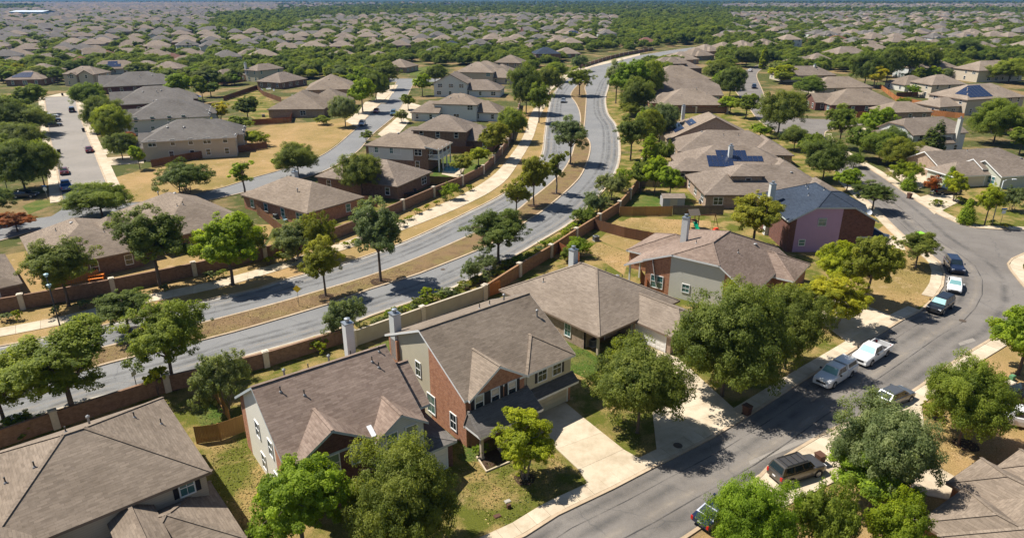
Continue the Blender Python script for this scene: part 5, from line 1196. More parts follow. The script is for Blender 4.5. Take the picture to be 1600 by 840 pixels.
T('live2', 540, 198, 148, 50, 'grey', 'grey-green tree before the large open-lot brick house'); T('round1', 567, 176, 120, 48, 'bright', 'bright tree along the left street'); T('live1', 588, 158, 108, 50, 'dark', 'dark tree along the left street beyond the bright one'); T('oak1', 608, 140, 98, 40, 'dark', 'tree at the end of the left street'); T('round1', 638, 172, 146, 26, 'mid', 'small tree opposite the red car'); T('lacy2', 628, 192, 170, 26, 'grey', 'small grey tree beside the blue-grey car'); T('round1', 660, 150, 114, 30, 'bright', 'bright tree before the pale-walled house'); T('live2', 680, 132, 100, 44, 'dark', 'dark tree behind the bright tree at the street corner'); T('lacy2', 573, 222, 203, 22, 'mid', 'small bush tree at the kerb of the left street')
T('round1', 772, 250, 188, 54, 'olive', 'olive tree over the brick wall by the pool yard'); T('live2', 802, 222, 166, 54, 'mid', 'green tree right of the olive one by the brick wall'); T('lacy2', 722, 275, 238, 44, 'olive', 'small orange-tinged tree beside the pool'); T('round1', 748, 260, 228, 40, 'lime', 'yellow-green bush tree beside the pool wall'); T('shrub_tree', 705, 312, 284, 30, 'bright', 'bright green bush outside the brick wall')
T('oak1', 842, 192, 128, 44, 'mid', 'slim tree on the footpath verge'); T('live1', 822, 178, 98, 62, 'dark', 'dark tree at the brick wall end'); T('live2', 858, 150, 102, 48, 'dark', 'dark tree over the footpath near the bend'); T('shrub_tree', 905, 112, 85, 36, 'grey', 'grey tree before the far dark wall')
T('oak1', 985, 250, 178, 62, 'dark', 'dark tree with a clear trunk right of the boulevard curve'); T('cypress', 1014, 262, 206, 28, 'bright', 'narrow upright tree right of the boulevard curve'); T('live2', 1030, 222, 158, 62, 'grey', 'grey-green tree before the diagonal solar house'); T('round1', 1000, 300, 248, 46, 'mid', 'green tree behind the end of the planting strip wall'); T('round1', 1022, 305, 242, 42, 'bright', 'bright tree in the middle of the shed yard'); T('round1', 1046, 312, 258, 46, 'bright', 'bright tree just left of the small shed'); T('lacy1', 1010, 205, 165, 30, 'grey', 'pale tree beside the boulevard kerb opening')
T('round1', 980, 165, 90, 66, 'bright', 'large bright tree at the right of the far boulevard'); T('oak1', 962, 162, 92, 46, 'grey', 'grey-green tree at the far boulevard kerb'); T('live2', 1010, 160, 92, 60, 'mid', 'green tree before the low brown roofs'); T('live1', 995, 178, 118, 60, 'dark', 'dark tree left of the broad hipped brick house'); T('shrub_tree', 985, 182, 160, 40, 'olive', 'olive bush beside the far boulevard kerb')
# planting strip
for i, (x, y, ty, wp, mt) in enumerate([(955,312,268,58,'grey'),(930,335,298,46,'grey'),(972,300,262,34,'bright')]): T('shrub_tree', x, y, ty, wp, mt, ['tall grey-green bush by the curve of the planting strip','low grey-green bush in the planting strip','bright upright bush behind the tall grey-green bush'][i])
T('shrub_tree', 912, 352, 322, 48, 'mid', 'mid-green bush in the planting strip'); T('shrub_tree', 760, 428, 395, 44, 'grey', 'bush at the inlet in the planting strip'); T('shrub_tree', 735, 440, 405, 38, 'grey', 'bush left of the inlet in the planting strip'); T('shrub_tree', 905, 400, 370, 46, 'bright', 'green bush inside the wall of the tan house yard'); T('shrub_tree', 888, 408, 385, 34, 'mid', 'smaller bush beside the green yard bush')
rsS = random.Random(8)
for i in range(46):
    t = i/46; pa = [(590,508),(640,486),(690,468),(735,448),(800,418),(850,388),(890,362),(925,338),(955,318)]; k = t*(len(pa)-1); j = int(k); f = k-j
    x = pa[j][0]+(pa[j+1][0]-pa[j][0])*f+rsS.uniform(-5, 5); y = pa[j][1]+(pa[j+1][1]-pa[j][1])*f+rsS.uniform(-3, 4)
    X, Y = G(x, y); mt = rsS.choice(('grey', 'grey', 'mid', 'bright', 'olive', 'lime')); wh = 'behind the two pale chimneys' if x < 690 else ('opposite the dark median tree' if x < 830 else 'near the boulevard curve')
    plant(rsS.choice(('shrub1', 'shrub2')), X, Y, rsS.uniform(.7, 1.4), rsS.uniform(1.5, 2.8), 'leaf_'+mt, {'grey': 'grey-green', 'mid': 'mid green', 'bright': 'bright green', 'olive': 'olive', 'lime': 'yellow-green'}[mt]+' low shrub in the planting strip '+wh, mt+' shrubs in the planting strip '+wh)
for i, (x, y) in enumerate([(652,328),(668,322),(682,315),(640,338),(628,348),(695,308),(470,396),(440,402),(540,380),(555,376),(690,300),(90,486),(130,476),(160,468),(215,458),(260,448),(330,432),(345,428),(420,408),(450,402),(600,352),(612,346),(720,298),(735,292),(30,494),(10,496)]):
    X, Y = G(x, y+6); plant('shrub1', X, Y, rsS.uniform(.8, 1.5), rsS.uniform(1.3, 2.2), 'leaf_'+rsS.choice(('lime', 'grey', 'mid')), 'low shrub outside the far brick wall', 'shrubs along the far brick wall')
for lb, x, y, h_, w_, mt in [('clipped round bush at the porch corner', 750, 712, 1.2, 1.6, 'bright'), ('bush under the small yellow-green lawn tree porch', 790, 700, .9, 1.4, 'mid'), ('yellow-green shrub at the near kerb by the low brick wall', 498, 548, 1.6, 2.6, 'lime'), ('thin yellow shrub beside the sign post', 248, 615, 3.0, 2.6, 'lime'), ('shrub by the low brick wall behind the bottom left house', 40, 672, 1.6, 3.6, 'mid'), ('small round bush beside the street lamp at the right', 1570, 358, 1.0, 2.0, 'olive'), ('bush at the foot of the street lamp', 1550, 350, .8, 1.4, 'bright'), ('golden shrub by the boulevard inlet', 668, 470, 1.8, 2.6, 'lime'), ('bush on the dry lawn under the right round tree', 1455, 650, 1.4, 2.2, 'olive'), ('pale shrub on the slope by the black pickup', 1465, 322, 1.2, 3.0, 'olive'), ('lone bush at the corner plot', 1500, 318, 1.4, 2.6, 'mid')]:
    X, Y = G(x, y); plant('shrub1', X, Y, h_, w_, 'leaf_'+mt, lb)
# right middle
T('live1', 1285, 282, 212, 80, 'dark', 'dark tree on the left kerb of the right street'); T('round1', 1322, 300, 262, 44, 'bright', 'bright tree right of the dark kerb tree'); T('oak1', 1362, 330, 283, 66, 'dark', 'dark tree at the kerb before the blue roof'); T('live2', 1215, 212, 138, 84, 'dark', 'large dark tree where the right street bends'); T('round1', 1165, 185, 145, 42, 'mid', 'green tree left of the bend in the right street'); T('live1', 1140, 152, 102, 52, 'dark', 'dark tree on the inner bend of the right street'); T('round1', 1130, 140, 108, 42, 'bright', 'bright tree by the far brown roofs on the inner bend'); T('shrub_tree', 1190, 215, 192, 42, 'bright', 'bright bush beside the diagonal solar house'); T('live2', 1240, 235, 195, 50, 'dark', 'dark tree between solar house and street'); T('round1', 1262, 255, 205, 44, 'mid', 'green tree left of the dark kerb tree')
T('oak1', 1310, 232, 162, 52, 'mid', 'green tree left of the brown fence panel'); T('round1', 1365, 222, 165, 56, 'bright', 'round green tree before the stone house'); T('live2', 1372, 255, 205, 66, 'mid', 'green tree by the footpath before the stone house'); T('live1', 1400, 262, 212, 64, 'olive', 'olive tree hiding the stone house front'); T('shrub_tree', 1412, 288, 250, 52, 'lime', 'yellow-green spreading tree over the driveway hedge'); T('cone', 1419, 298, 268, 30, 'bright', 'dense round evergreen on the driveway edge'); T('cypress', 1458, 248, 184, 24, 'dark', 'dark slim cypress against the grey gable wall'); T('cypress', 1446, 246, 196, 20, 'dark', 'shorter cypress left of the slim one'); T('cone', 1508, 350, 308, 32, 'bright', 'dense teardrop conifer on the corner lawn'); T('cone', 1483, 292, 258, 26, 'bright', 'conical evergreen beside the black pickup'); T('lacy2', 1452, 305, 272, 28, 'red', 'reddish bush beside the black pickup'); T('lacy2', 1490, 315, 268, 38, 'lime', 'yellow-green small tree right of the black pickup'); T('oak2', 1538, 352, 285, 46, 'lime', 'yellowish tree left of the street lamp'); T('shrub_tree', 1580, 330, 290, 44, 'grey', 'grey bush tree behind the street lamp'); T('live1', 1552, 225, 152, 86, 'mid', 'big round tree at the right edge behind the lamp house'); T('round1', 1592, 242, 198, 44, 'mid', 'green tree at the right edge next to the big round tree')
T('live1', 1350, 135, 78, 62, 'dark', 'dark tree cluster left part in the right-hand yards'); T('live2', 1385, 128, 72, 52, 'dark', 'dark tree cluster middle part in the right-hand yards'); T('round1', 1418, 125, 70, 48, 'mid', 'lighter tree at the right of the dark cluster'); T('lacy2', 1366, 138, 102, 34, 'yellow', 'yellow tree before the dark cluster'); T('live2', 1445, 122, 68, 38, 'dark', 'dark tree at the right end of the cluster'); T('live1', 1510, 90, 58, 44, 'dark', 'dark round tree above the wide grey roof'); T('round1', 1492, 92, 78, 22, 'lime', 'lime bush left of the dark round tree'); T('live2', 1575, 130, 90, 70, 'mid', 'wide green tree at the right edge above the solar array'); T('live1', 1560, 208, 158, 60, 'dark', 'tree over the right end of the solar house'); T('oak2', 1425, 152, 132, 26, 'bright', 'thin pale tree in the fenced yard'); T('shrub_tree', 1410, 165, 152, 26, 'lime', 'yellow-green bushes below the curved fence')
T('round1', 1220, 128, 100, 44, 'lime', 'yellow-green tree at the left of the right-hand row'); T('live1', 1262, 150, 118, 54, 'mid', 'green tree before the cream-walled row'); T('oak1', 1240, 172, 148, 36, 'bright', 'small bright tree over a pale driveway'); T('live2', 1195, 105, 76, 44, 'dark', 'dark tree at the top of the right street'); T('live1', 1165, 105, 72, 46, 'dark', 'dark tree by the white car on the right street'); T('cypress', 1192, 108, 72, 14, 'lime', 'slim yellow conifer at the top of the right street')

T('round1', 1342, 248, 196, 50, 'mid', 'green tree in the front yards left of the stone house'); T('live2', 1392, 248, 196, 56, 'dark', 'dark tree right before the stone house front'); T('shrub_tree', 1335, 262, 238, 34, 'mid', 'low bush tree beside the right street footpath'); T('shrub_tree', 1355, 238, 214, 36, 'bright', 'bright bush tree behind the right street footpath')
T('live2', 1008, 236, 168, 60, 'olive', 'olive tree leaning towards the diagonal solar house'); T('shrub_tree', 1036, 258, 218, 40, 'mid', 'bush tree before the long brown roof'); T('shrub_tree', 1010, 198, 168, 40, 'bright', 'bright bush at the boulevard kerb opening'); T('round1', 985, 150, 112, 44, 'olive', 'olive tree right of the narrow carriageway')
T('shrub_tree', 800, 205, 180, 34, 'dark', 'dark bush tree at the end of the brick wall'); T('live2', 868, 128, 96, 40, 'mid', 'green tree over the side street mouth'); T('round1', 1140, 178, 150, 40, 'bright', 'bright tree beside the broad hipped brick house'); T('live1', 1118, 128, 92, 46, 'dark', 'dark tree behind the hipped roofs by the bend'); T('shrub_tree', 505, 195, 180, 30, 'mid', 'clipped bushes at the corner of the open-lot brick house')
T('live1', 15, 215, 150, 80, 'dark', 'dark tree at the left edge behind the cul-de-sac trees'); T('round1', 10, 262, 205, 60, 'mid', 'green tree at the left edge above the black sedan'); T('live2', 70, 292, 222, 64, 'mid', 'green tree between the black sedan and the maroon car'); T('live2', 300, 112, 88, 40, 'dark', 'dark tree behind the blue solar house'); T('live1', 268, 118, 92, 52, 'dark', 'dark tree right of the white two-storey house'); T('round1', 215, 122, 98, 36, 'dark', 'dark tree before the yellow-walled house'); T('round1', 165, 118, 100, 30, 'mid', 'green tree before the solar cross house'); T('live2', 62, 130, 102, 44, 'dark', 'dark tree left of the beige cul-de-sac house')
# ------------------------------------------------------------------ vehicles
def paint(name, c, metal=0.0):
    m, n, l, b = newmat(name); t = noise(n, l, n.new('ShaderNodeTexCoord').outputs['Object'], 2.0, 3)
    l.new(mix(n, l, c, tuple(x*.9 for x in c), t), b.inputs['Base Color']); b.inputs['Roughness'].default_value = 0.28; b.inputs['Metallic'].default_value = metal
    b.inputs['Coat Weight'].default_value = 0.6; b.inputs['Coat Roughness'].default_value = 0.08
for nme, c, me_ in [('white', (.72, .72, .71), 0), ('black', (.012, .013, .016), 0), ('navy', (.015, .025, .06), .2), ('silver', (.38, .39, .40), .6), ('grey', (.14, .145, .15), .5), ('tan', (.15, .130, .105), .5), ('taupe', (.105, .095, .082), .5), ('red', (.28, .015, .02), .1), ('maroon', (.11, .012, .018), .1), ('blue', (.03, .12, .32), .2), ('teal', (.10, .17, .22), .4)]: paint('paint_'+nme, c, me_)
plain('rubber', (.015, .015, .015), .85); plain('rim', (.45, .45, .46), .35, .8); plain('plastic', (.025, .025, .027), .6); plain('lamp_clear', (.75, .76, .78), .1); plain('lamp_red', (.45, .02, .015), .2); plain('sunshade', (.22, .42, .42), .25, .3); plain('plate', (.7, .7, .7), .5)
CARP = {}
CK = {  # length, width, bonnet z, belt z, roof z, x of windscreen base, roof front, roof back, rear glass base (from the nose), wheels x
    'sedan': (4.75, 1.82, .88, .98, 1.45, 1.35, 2.15, 3.35, 4.15, (.92, 3.70), .33),
    'suv': (4.90, 1.95, 1.08, 1.18, 1.82, 1.30, 1.85, 4.55, 4.85, (.95, 3.85), .38),
    'hatch': (4.50, 1.83, .98, 1.08, 1.62, 1.15, 1.95, 3.75, 4.40, (.90, 3.55), .34),
    'pickup': (5.80, 2.00, 1.15, 1.22, 1.88, 1.50, 2.05, 3.35, 3.60, (1.05, 4.60), .40)}
def car_proto(kind, pnt, shade=False, cap=False, rack=False, two=None):
    key = (kind, pnt, shade, cap, rack)
    if key in CARP: return CARP[key]
    L_, W_, zb, zbelt, zr, xw, xr0, xr1, xg, wx, wr = CK[kind]; hw = W_/2; P_ = []
    body = MB(); body.smooth = False
    xs = [(0.0, .80, .42, zb-.30), (.10, .92, .32, zb-.14), (.35, .98, .27, zb-.05), (xw-.25, 1.0, .25, zb+.02), (xw+.1, 1.0, .25, zbelt), (L_*.6, 1.0, .25, zbelt), (L_-.55, .99, .26, zbelt-(0.0 if kind != 'sedan' else .02)), (L_-.12, .95, .32, zbelt-.06), (L_, .86, .42, zbelt-.22)]
    if kind == 'pickup': xs = xs[:5]+[(xg+.02, 1.0, .27, zbelt)]
    rows = []
    for x, k, z0, z1 in xs:
        w_ = hw*k; zm = z0+(z1-z0)*.55
        rows.append([(-w_*.93, z0), (-w_, z0+.12), (-w_, zm), (-w_*.965, z1-.09), (-w_*.88, z1), (-w_*.45, z1+.025), (w_*.45, z1+.025), (w_*.88, z1), (w_*.965, z1-.09), (w_, zm), (w_, z0+.12), (w_*.93, z0)])
    V = [(L_/2-xs[i][0], p_[0], p_[1]) for i in range(len(xs)) for p_ in rows[i]]; n_ = 12
    i0 = len(body.v); body.v += V; k = body.mi('paint_'+pnt)
    for i in range(len(xs)-1):
        for j in range(n_-1): body.f.append((i0+i*n_+j, i0+i*n_+j+1, i0+(i+1)*n_+j+1, i0+(i+1)*n_+j)[::-1]); body.m.append(k)
        body.f.append((i0+i*n_+n_-1, i0+i*n_, i0+(i+1)*n_, i0+(i+1)*n_+n_-1)[::-1]); body.m.append(k)
    body.f.append(tuple(i0+j for j in range(n_))); body.m.append(k); body.f.append(tuple(i0+(len(xs)-1)*n_+j for j in range(n_))[::-1]); body.m.append(k)
    # bumpers, sills, grille
    body.box(L_/2-.06, L_/2+.05, -hw*.82, hw*.82, .36, .56, 'plastic' if kind != 'pickup' else 'paint_'+pnt); body.box(L_/2-.03, L_/2+.03, -hw*.5, hw*.5, .60, zb-.32 if zb > 1 else .66, 'plastic')
    for sy in (-1, 1):
        for x in wx: # wheel arches
            pts = [(L_/2-x+(wr+.09)*math.cos(a), sy*(hw+.006), wr+(wr+.09)*math.sin(a)) for a in [math.pi*q/9 for q in range(10)]]
            pts = [(p_[0], p_[1], max(p_[2], .26)) for p_ in pts]
            body.poly(pts if sy < 0 else pts[::-1], 'plastic')
    P_.append(('body', body, None))
    # greenhouse
    bx = [(L_/2-xw, hw*.90), (L_/2-xg, hw*.90)]; rx = [(L_/2-xr0, hw*.74), (L_/2-xr1, hw*.74)]; zb_ = zbelt-.02
    q = lambda x, y, z: (x, y, z)
    A = [q(bx[0][0], -bx[0][1], zb_), q(bx[1][0], -bx[1][1], zb_), q(bx[1][0], bx[1][1], zb_), q(bx[0][0], bx[0][1], zb_)]
    B = [q(rx[0][0], -rx[0][1], zr-.05), q(rx[1][0], -rx[1][1], zr-.06), q(rx[1][0], rx[1][1], zr-.06), q(rx[0][0], rx[0][1], zr-.05)]
    C = [q(rx[0][0]-.12, -rx[0][1]*.85, zr), q(rx[1][0]+.12, -rx[1][1]*.85, zr-.01), q(rx[1][0]+.12, rx[1][1]*.85, zr-.01), q(rx[0][0]-.12, rx[0][1]*.85, zr)]
    cab = MB()
    for i in range(4):
        j = (i+1) % 4; cab.poly([A[i], A[j], B[j], B[i]][::-1], 'paint_'+pnt); cab.poly([B[i], B[j], C[j], C[i]][::-1], 'paint_'+pnt)
    cab.poly(C[::-1], 'paint_'+pnt); P_.append(('cabin', cab, None))
    def pane(a, b_, c, d, f0, f1, g0, g1, mat, nm):
        a, b_, c, d = [Vector(x) for x in (a, b_, c, d)]
        pt = lambda s_, t_: (a.lerp(b_, s_)).lerp(d.lerp(c, s_), t_)
        P4 = [pt(f0, g0), pt(f1, g0), pt(f1, g1), pt(f0, g1)]; nr = (P4[1]-P4[0]).cross(P4[3]-P4[0]).normalized()
        ce = sum(P4, Vector())/4
        if nr.dot(ce-Vector((0, 0, zbelt))) < 0: nr = -nr; P4 = P4[::-1]
        mb = MB(); mb.poly([x+nr*.012 for x in P4], mat); P_.append((nm, mb, None))
    pane(A[3], A[0], B[0], B[3], .06, .94, .06, .94, 'sunshade' if shade else 'glass', 'windscreen')
    pane(A[1], A[2], B[2], B[1], .08, .92, .12, .90, 'glass', 'rear_window')
    ng = 3 if kind == 'suv' else 2
    for (i, j) in ((0, 1), (2, 3)):
        for k_ in range(ng): pane(A[i], A[j], B[j], B[i], .07+k_*.87/ng, .07+(k_+1)*.87/ng-.035, .10, .90, 'glass', 'side_window')
    if kind == 'pickup':
        bed = MB(); x1 = L_/2-xg-.03; x0 = -L_/2+.03
        bed.box(x0, x1, -hw*.98, hw*.98, .42, .62, 'plastic')
        for sy in (-1, 1): bed.box(x0, x1, sy*hw*.99-.045, sy*hw*.99+.045, .45, zbelt-.02, 'paint_'+pnt)
        bed.box(x0-.02, x0+.06, -hw*.98, hw*.98, .50, zbelt-.03, 'paint_'+pnt); bed.box(x1-.06, x1, -hw*.94, hw*.94, .60, zbelt-.03, 'paint_'+pnt)
        bed.box(x0-.12, x0-.02, -hw*.9, hw*.9, .42, .60, 'metal')
        for sy in (-1, 1):
            pts = [(L_/2-wx[1]+(wr+.09)*math.cos(a), sy*(hw*.99+.050), wr+(wr+.09)*math.sin(a)) for a in [math.pi*q_/9 for q_ in range(10)]]
            bed.poly(pts if sy < 0 else pts[::-1], 'plastic')
        P_.append(('bed', bed, None))
        if cap:
            c = MB(); a_ = [(x0, -hw*.95, zbelt), (x1, -hw*.95, zbelt), (x1, hw*.95, zbelt), (x0, hw*.95, zbelt)]; b2 = [(x0+.12, -hw*.76, zr-.04), (x1, -hw*.76, zr-.02), (x1, hw*.76, zr-.02), (x0+.12, hw*.76, zr-.04)]
            for i in range(4): j = (i+1) % 4; c.poly([a_[i], a_[j], b2[j], b2[i]], 'paint_'+pnt)
            c.poly(b2, 'paint_'+pnt); P_.append(('bed_cap', c, None))
            pane(a_[0], a_[1], b2[1], b2[0], .12, .88, .25, .85, 'glass', 'side_window'); pane(a_[2], a_[3], b2[3], b2[2], .12, .88, .25, .85, 'glass', 'side_window'); pane(a_[3], a_[0], b2[0], b2[3], .1, .9, .2, .85, 'glass', 'rear_window')
    for sy in (-1, 1):
        h = MB(); h.box(L_/2-.22, L_/2-.02, sy*hw*.70-.17, sy*hw*.70+.17, zb-.34, zb-.17, 'lamp_clear'); P_.append(('headlight', h, None))
        t = MB(); zt = zbelt-.30; t.box(-L_/2-.015, -L_/2+.10, sy*hw*.80-.10, sy*hw*.80+.10, zt-.18, zt+.14, 'lamp_red'); P_.append(('tail_light', t, None))
        mi = MB(); mi.box(L_/2-xw-.42, L_/2-xw-.24, sy*(hw+.02), sy*(hw+.20), zbelt+.02, zbelt+.17, 'paint_'+pnt if kind != 'pickup' else 'plastic'); P_.append(('wing_mirror', mi, None))
    pl_ = MB(); pl_.box(-L_/2-.03, -L_/2-.01, -.17, .17, .68, .80, 'plate'); P_.append(('number_plate', pl_, None))
    if rack:
        r_ = MB()
        for sy in (-1, 1): r_.bar((L_/2-xr0-.2, sy*hw*.62, zr+.06), (L_/2-xr1+.3, sy*hw*.62, zr+.06), .04, .04, 'plastic')
        for i in range(4): r_.bar((L_/2-xr0-.5-i*.6, -hw*.62, zr+.06), (L_/2-xr0-.5-i*.6, hw*.62, zr+.06), .04, .03, 'plastic')
        P_.append(('roof_rack', r_, None))
    ty = MB(); kk = 18
    def ring(mb, prof, mat):
        m_ = mb.mi(mat); b0 = len(mb.v)
        for r2, y in prof:
            for j in range(kk): a = 2*math.pi*j/kk; mb.v.append((r2*math.cos(a), y, r2*math.sin(a)))
        for i in range(len(prof)-1):
            for j in range(kk): mb.f.append((b0+i*kk+j, b0+i*kk+(j+1) % kk, b0+(i+1)*kk+(j+1) % kk, b0+(i+1)*kk+j)); mb.m.append(m_)
        for e, rv in ((0, False), (len(prof)-1, True)):
            f_ = tuple(b0+e*kk+j for j in range(kk)); mb.f.append(f_[::-1] if not rv else f_); mb.m.append(m_)
    ring(ty, [(wr*.7, -.11), (wr*.95, -.12), (wr, -.08), (wr, .08), (wr*.95, .12), (wr*.7, .11)], 'rubber')
    rm = MB(); ring(rm, [(wr*.66, -.115), (wr*.62, -.125), (wr*.2, -.10)], 'rim'); ring(rm, [(wr*.2, .10), (wr*.62, .125), (wr*.66, .115)], 'rim')
    CARP[key] = ([(nm, mb.mesh(nm)) for nm, mb, _ in P_], ty.mesh('tyre'), rm.mesh('rim'), CK[kind]); return CARP[key]
def car(name, label, cat, px, heading, kind, pnt, world=None, group=None, **kw):
    """px: picture point of the middle of the footprint; heading: direction of the nose, degrees from +X"""
    X, Y = world or G(*px); parts, tm, rm, ck = car_proto(kind, pnt, **kw)
    root = empty(name, (X, Y, .018), R(heading)); tag(root, label, cat, group)
    for nm, me in parts: inst(nm, me, root)
    for x in ck[9]:
        for sy in (-1, 1):
            wh = empty('wheel', (ck[0]/2-x, sy*(ck[1]/2-.09), ck[10]), 0, root); inst('tyre', tm, wh); inst('rim', rm, wh)
    return root
def along(line, px):
    p_ = Vector(G(*px)); i = min(range(1, len(line)), key=lambda k: (Vector(line[k])-p_).length); d = Vector(line[i])-Vector(line[i-1]); return math.degrees(math.atan2(d.y, d.x))
h = along(st_l, (1298, 590))+180
car('pickup_truck', 'white pickup truck with a camper shell parked at the kerb', 'truck', (1303, 592), h, 'pickup', 'white', shade=True, cap=True)
car('pickup_truck', 'white crew-cab pickup with open bed parked behind the camper-shell one', 'truck', (1360, 559), h, 'pickup', 'white', shade=True)
h = along(st_l, (1455, 470))+180
car('black_suv', 'black SUV parked at the kerb with a sunshade', 'car', (1468, 483), h-4, 'suv', 'black', shade=True)
car('white_sedan', 'white sedan parked between two dark SUVs', 'car', (1490, 451), h+14, 'sedan', 'white', shade=True)
car('dark_suv', 'dark blue SUV parked above the white sedan', 'car', (1489, 421), h+28, 'suv', 'navy')
h = along(st_r, (1395, 625))
car('grey_hatchback', 'grey hatchback parked at the right-hand kerb', 'car', (1396, 627), h, 'hatch', 'grey')
car('rack_suv', 'old grey-brown SUV with roof rack in the near right driveway', 'car', (1243, 742), 22, 'suv', 'taupe', rack=True)
car('white_car', 'white car cut by the right edge behind the round tree', 'car', (1590, 662), 155, 'suv', 'white')
car('dark_suv', 'dark car at the right edge above the white car', 'car', (1600, 628), 150, 'suv', 'black')
car('dark_car', 'dark car mostly hidden by the bottom edge tree, red tail light showing', 'car', (1122, 806), along(st_r, (1120, 800)), 'sedan', 'navy')
car('black_pickup', 'black pickup in a driveway under small trees', 'truck', (1478, 303), 8, 'pickup', 'black')
car('dark_car', 'dark car beside the porch of the purple house', 'car', (1372, 376), 40, 'sedan', 'navy')
car('silver_car', 'silver car driving on the far carriageway of the boulevard', 'car', (880, 160), along(far_kerb, (880, 150))+180, 'hatch', 'silver')
hs = along(cx_t, (587, 178))
car('red_car', 'red car at the left kerb of the left street', 'car', (588, 176), hs+180, 'sedan', 'red'); car('silver_car', 'silver car nearest on the left street', 'car', (566, 196), hs+180, 'hatch', 'silver'); car('blue_grey_car', 'blue-grey car on the right kerb of the left street', 'car', (615, 180), hs+180, 'suv', 'teal')
hc = along(cs_l, (95, 290))+180
car('blue_pickup', 'blue truck parked at the cul-de-sac mouth', 'truck', (104, 295), hc, 'pickup', 'blue'); car('maroon_car', 'maroon car parked behind the blue truck', 'car', (101, 271), hc, 'sedan', 'maroon'); car('dark_red_car', 'dark red car on the right side of the cul-de-sac', 'car', (140, 237), hc, 'sedan', 'maroon'); car('black_sedan', 'black sedan in the driveway left of the blue truck', 'car', (40, 308), 8, 'sedan', 'black')
car('navy_car', 'dark blue car alone near the cul-de-sac end', 'car', (113, 175), hc, 'suv', 'navy'); car('white_car', 'white car in a driveway left of the cul-de-sac', 'car', (79, 184), 40, 'sedan', 'white'); car('blue_car', 'blue car next to the white driveway car', 'car', (82, 191), 40, 'suv', 'navy'); car('black_car', 'black car lowest of the three in the left driveway', 'car', (84, 198), 40, 'sedan', 'black'); car('white_car', 'white car at the far end of the cul-de-sac', 'car', (62, 149), 20, 'sedan', 'white')
car('dark_suv', 'dark blue SUV on the bend of the right street', 'car', (1178, 138), along(st_u, (1185, 135))+180, 'suv', 'navy'); car('white_car', 'white car at the top of the right street', 'car', (1172, 112), along(st_l, (1172, 110)), 'sedan', 'white'); car('silver_car', 'silver car under the trees by the right street', 'car', (1231, 157), 10, 'suv', 'silver')
# ------------------------------------------------------------------ street furniture and yard things
plain('pole_grey', (.30, .32, .33), .5, .5); plain('lamp_blue', (.28, .42, .46), .4); plain('sign_yellow', (.75, .52, .02), .5); plain('sign_blue', (.02, .17, .50), .5); plain('sign_red', (.5, .03, .03), .5); plain('sign_back', (.48, .5, .5), .4, .5); plain('sign_white', (.75, .75, .75), .5)
plain('bin_brown', (.095, .045, .028), .6); plain('bin_black', (.03, .03, .03), .6); plain('bin_lime', (.25, .58, .05), .5); plain('toy_green', (.0, .25, .13), .4); plain('toy_red', (.62, .07, .03), .45); plain('shed_wall', (.34, .32, .33), .7); plain('water', (.02, .28, .33), .05, spec=.7); plain('orange', (.70, .20, .02), .6); plain('util_green', (.10, .24, .12), .6); plain('ac_grey', (.28, .29, .28), .6)
def pole_thing(name, label, cat, px, h_, r_=.05, mat='pole_grey'):
    X, Y = G(*px); t = empty(name, (X, Y, 0)); tag(t, label, cat); mb = MB(); mb.smooth = True; mb.tube([(0, 0, 0), (0, 0, h_)], [r_, r_*.7], mat, 8); mb.build('pole', t); return t
t = pole_thing('street_lamp', 'tall street lamp with a curved arm on the corner lawn', 'street lamp', (1549, 352), zof(*G(1549, 352), 282), .10)
hl = zof(*G(1549, 352), 282); mb = MB(); mb.tube([(0, 0, hl-.2), (.5, 0, hl+.15), (1.6, .1, hl+.2)], [.06, .05, .04], 'pole_grey'); mb.build('arm', t); mb = MB(); mb.box(1.5, 2.2, -.02, .24, hl+.1, hl+.26, 'sign_white'); mb.build('lamp_head', t)
hl = zof(*G(100, 532), 432); t = pole_thing('street_lamp', 'dark lamp post with two pale blue heads behind the brick wall pillar', 'street lamp', (100, 532), hl, .09, 'metal_dark')
for i, z in enumerate((hl, hl-1.3)): mb = MB(); mb.lathe([(.10, z-.05), (.24, z+.18), (.26, z+.32), (.05, z+.42)], 'lamp_blue', 12); mb.build('lamp_head', t)
hl = zof(*G(14, 305), 272); t = pole_thing('street_lamp', 'slim lamp post at the left edge by the black sedan', 'street lamp', (14, 305), hl+1.2, .09, 'pole_grey'); mb = MB(); mb.tube([(0, 0, hl+1), (-1.4, 0, hl+1.3)], [.05, .04], 'pole_grey'); mb.build('arm', t)
t = pole_thing('median_sign', 'yellow diamond warning sign on the dry median', 'sign', (467.5, 478.7), 3.0, .035); mb = MB(); M4 = Matrix.Translation((0, -.04, 2.55)) @ Matrix.Rotation(R(45), 4, 'Y'); mb.box(-.38, .38, -.01, .01, -.38, .38, 'sign_yellow', M4); mb.build('sign_plate', t)
t = pole_thing('sign_post', 'bare metal sign post beside the near carriageway', 'sign', (216, 614), zof(*G(216, 614), 574), .045, 'metal_dark'); mb = MB(); mb.box(-.3, .3, -.03, -.01, 2.1, 2.6, 'sign_back', Matrix.Rotation(R(75), 4, 'Z')); mb.build('sign_plate', t)
t = pole_thing('stop_sign', 'white-backed stop sign at the cul-de-sac corner', 'sign', (75, 313), 2.6, .04); mb = MB()
mb.poly([(.42*math.cos(R(22.5+45*i)), -.05, 2.35+.42*math.sin(R(22.5+45*i))) for i in range(8)], 'sign_white'); mb.build('sign_plate', t); mb = MB(); mb.box(-.45, .45, -.02, .0, 2.85, 3.05, 'sign_blue'); mb.build('street_name_plate', t)
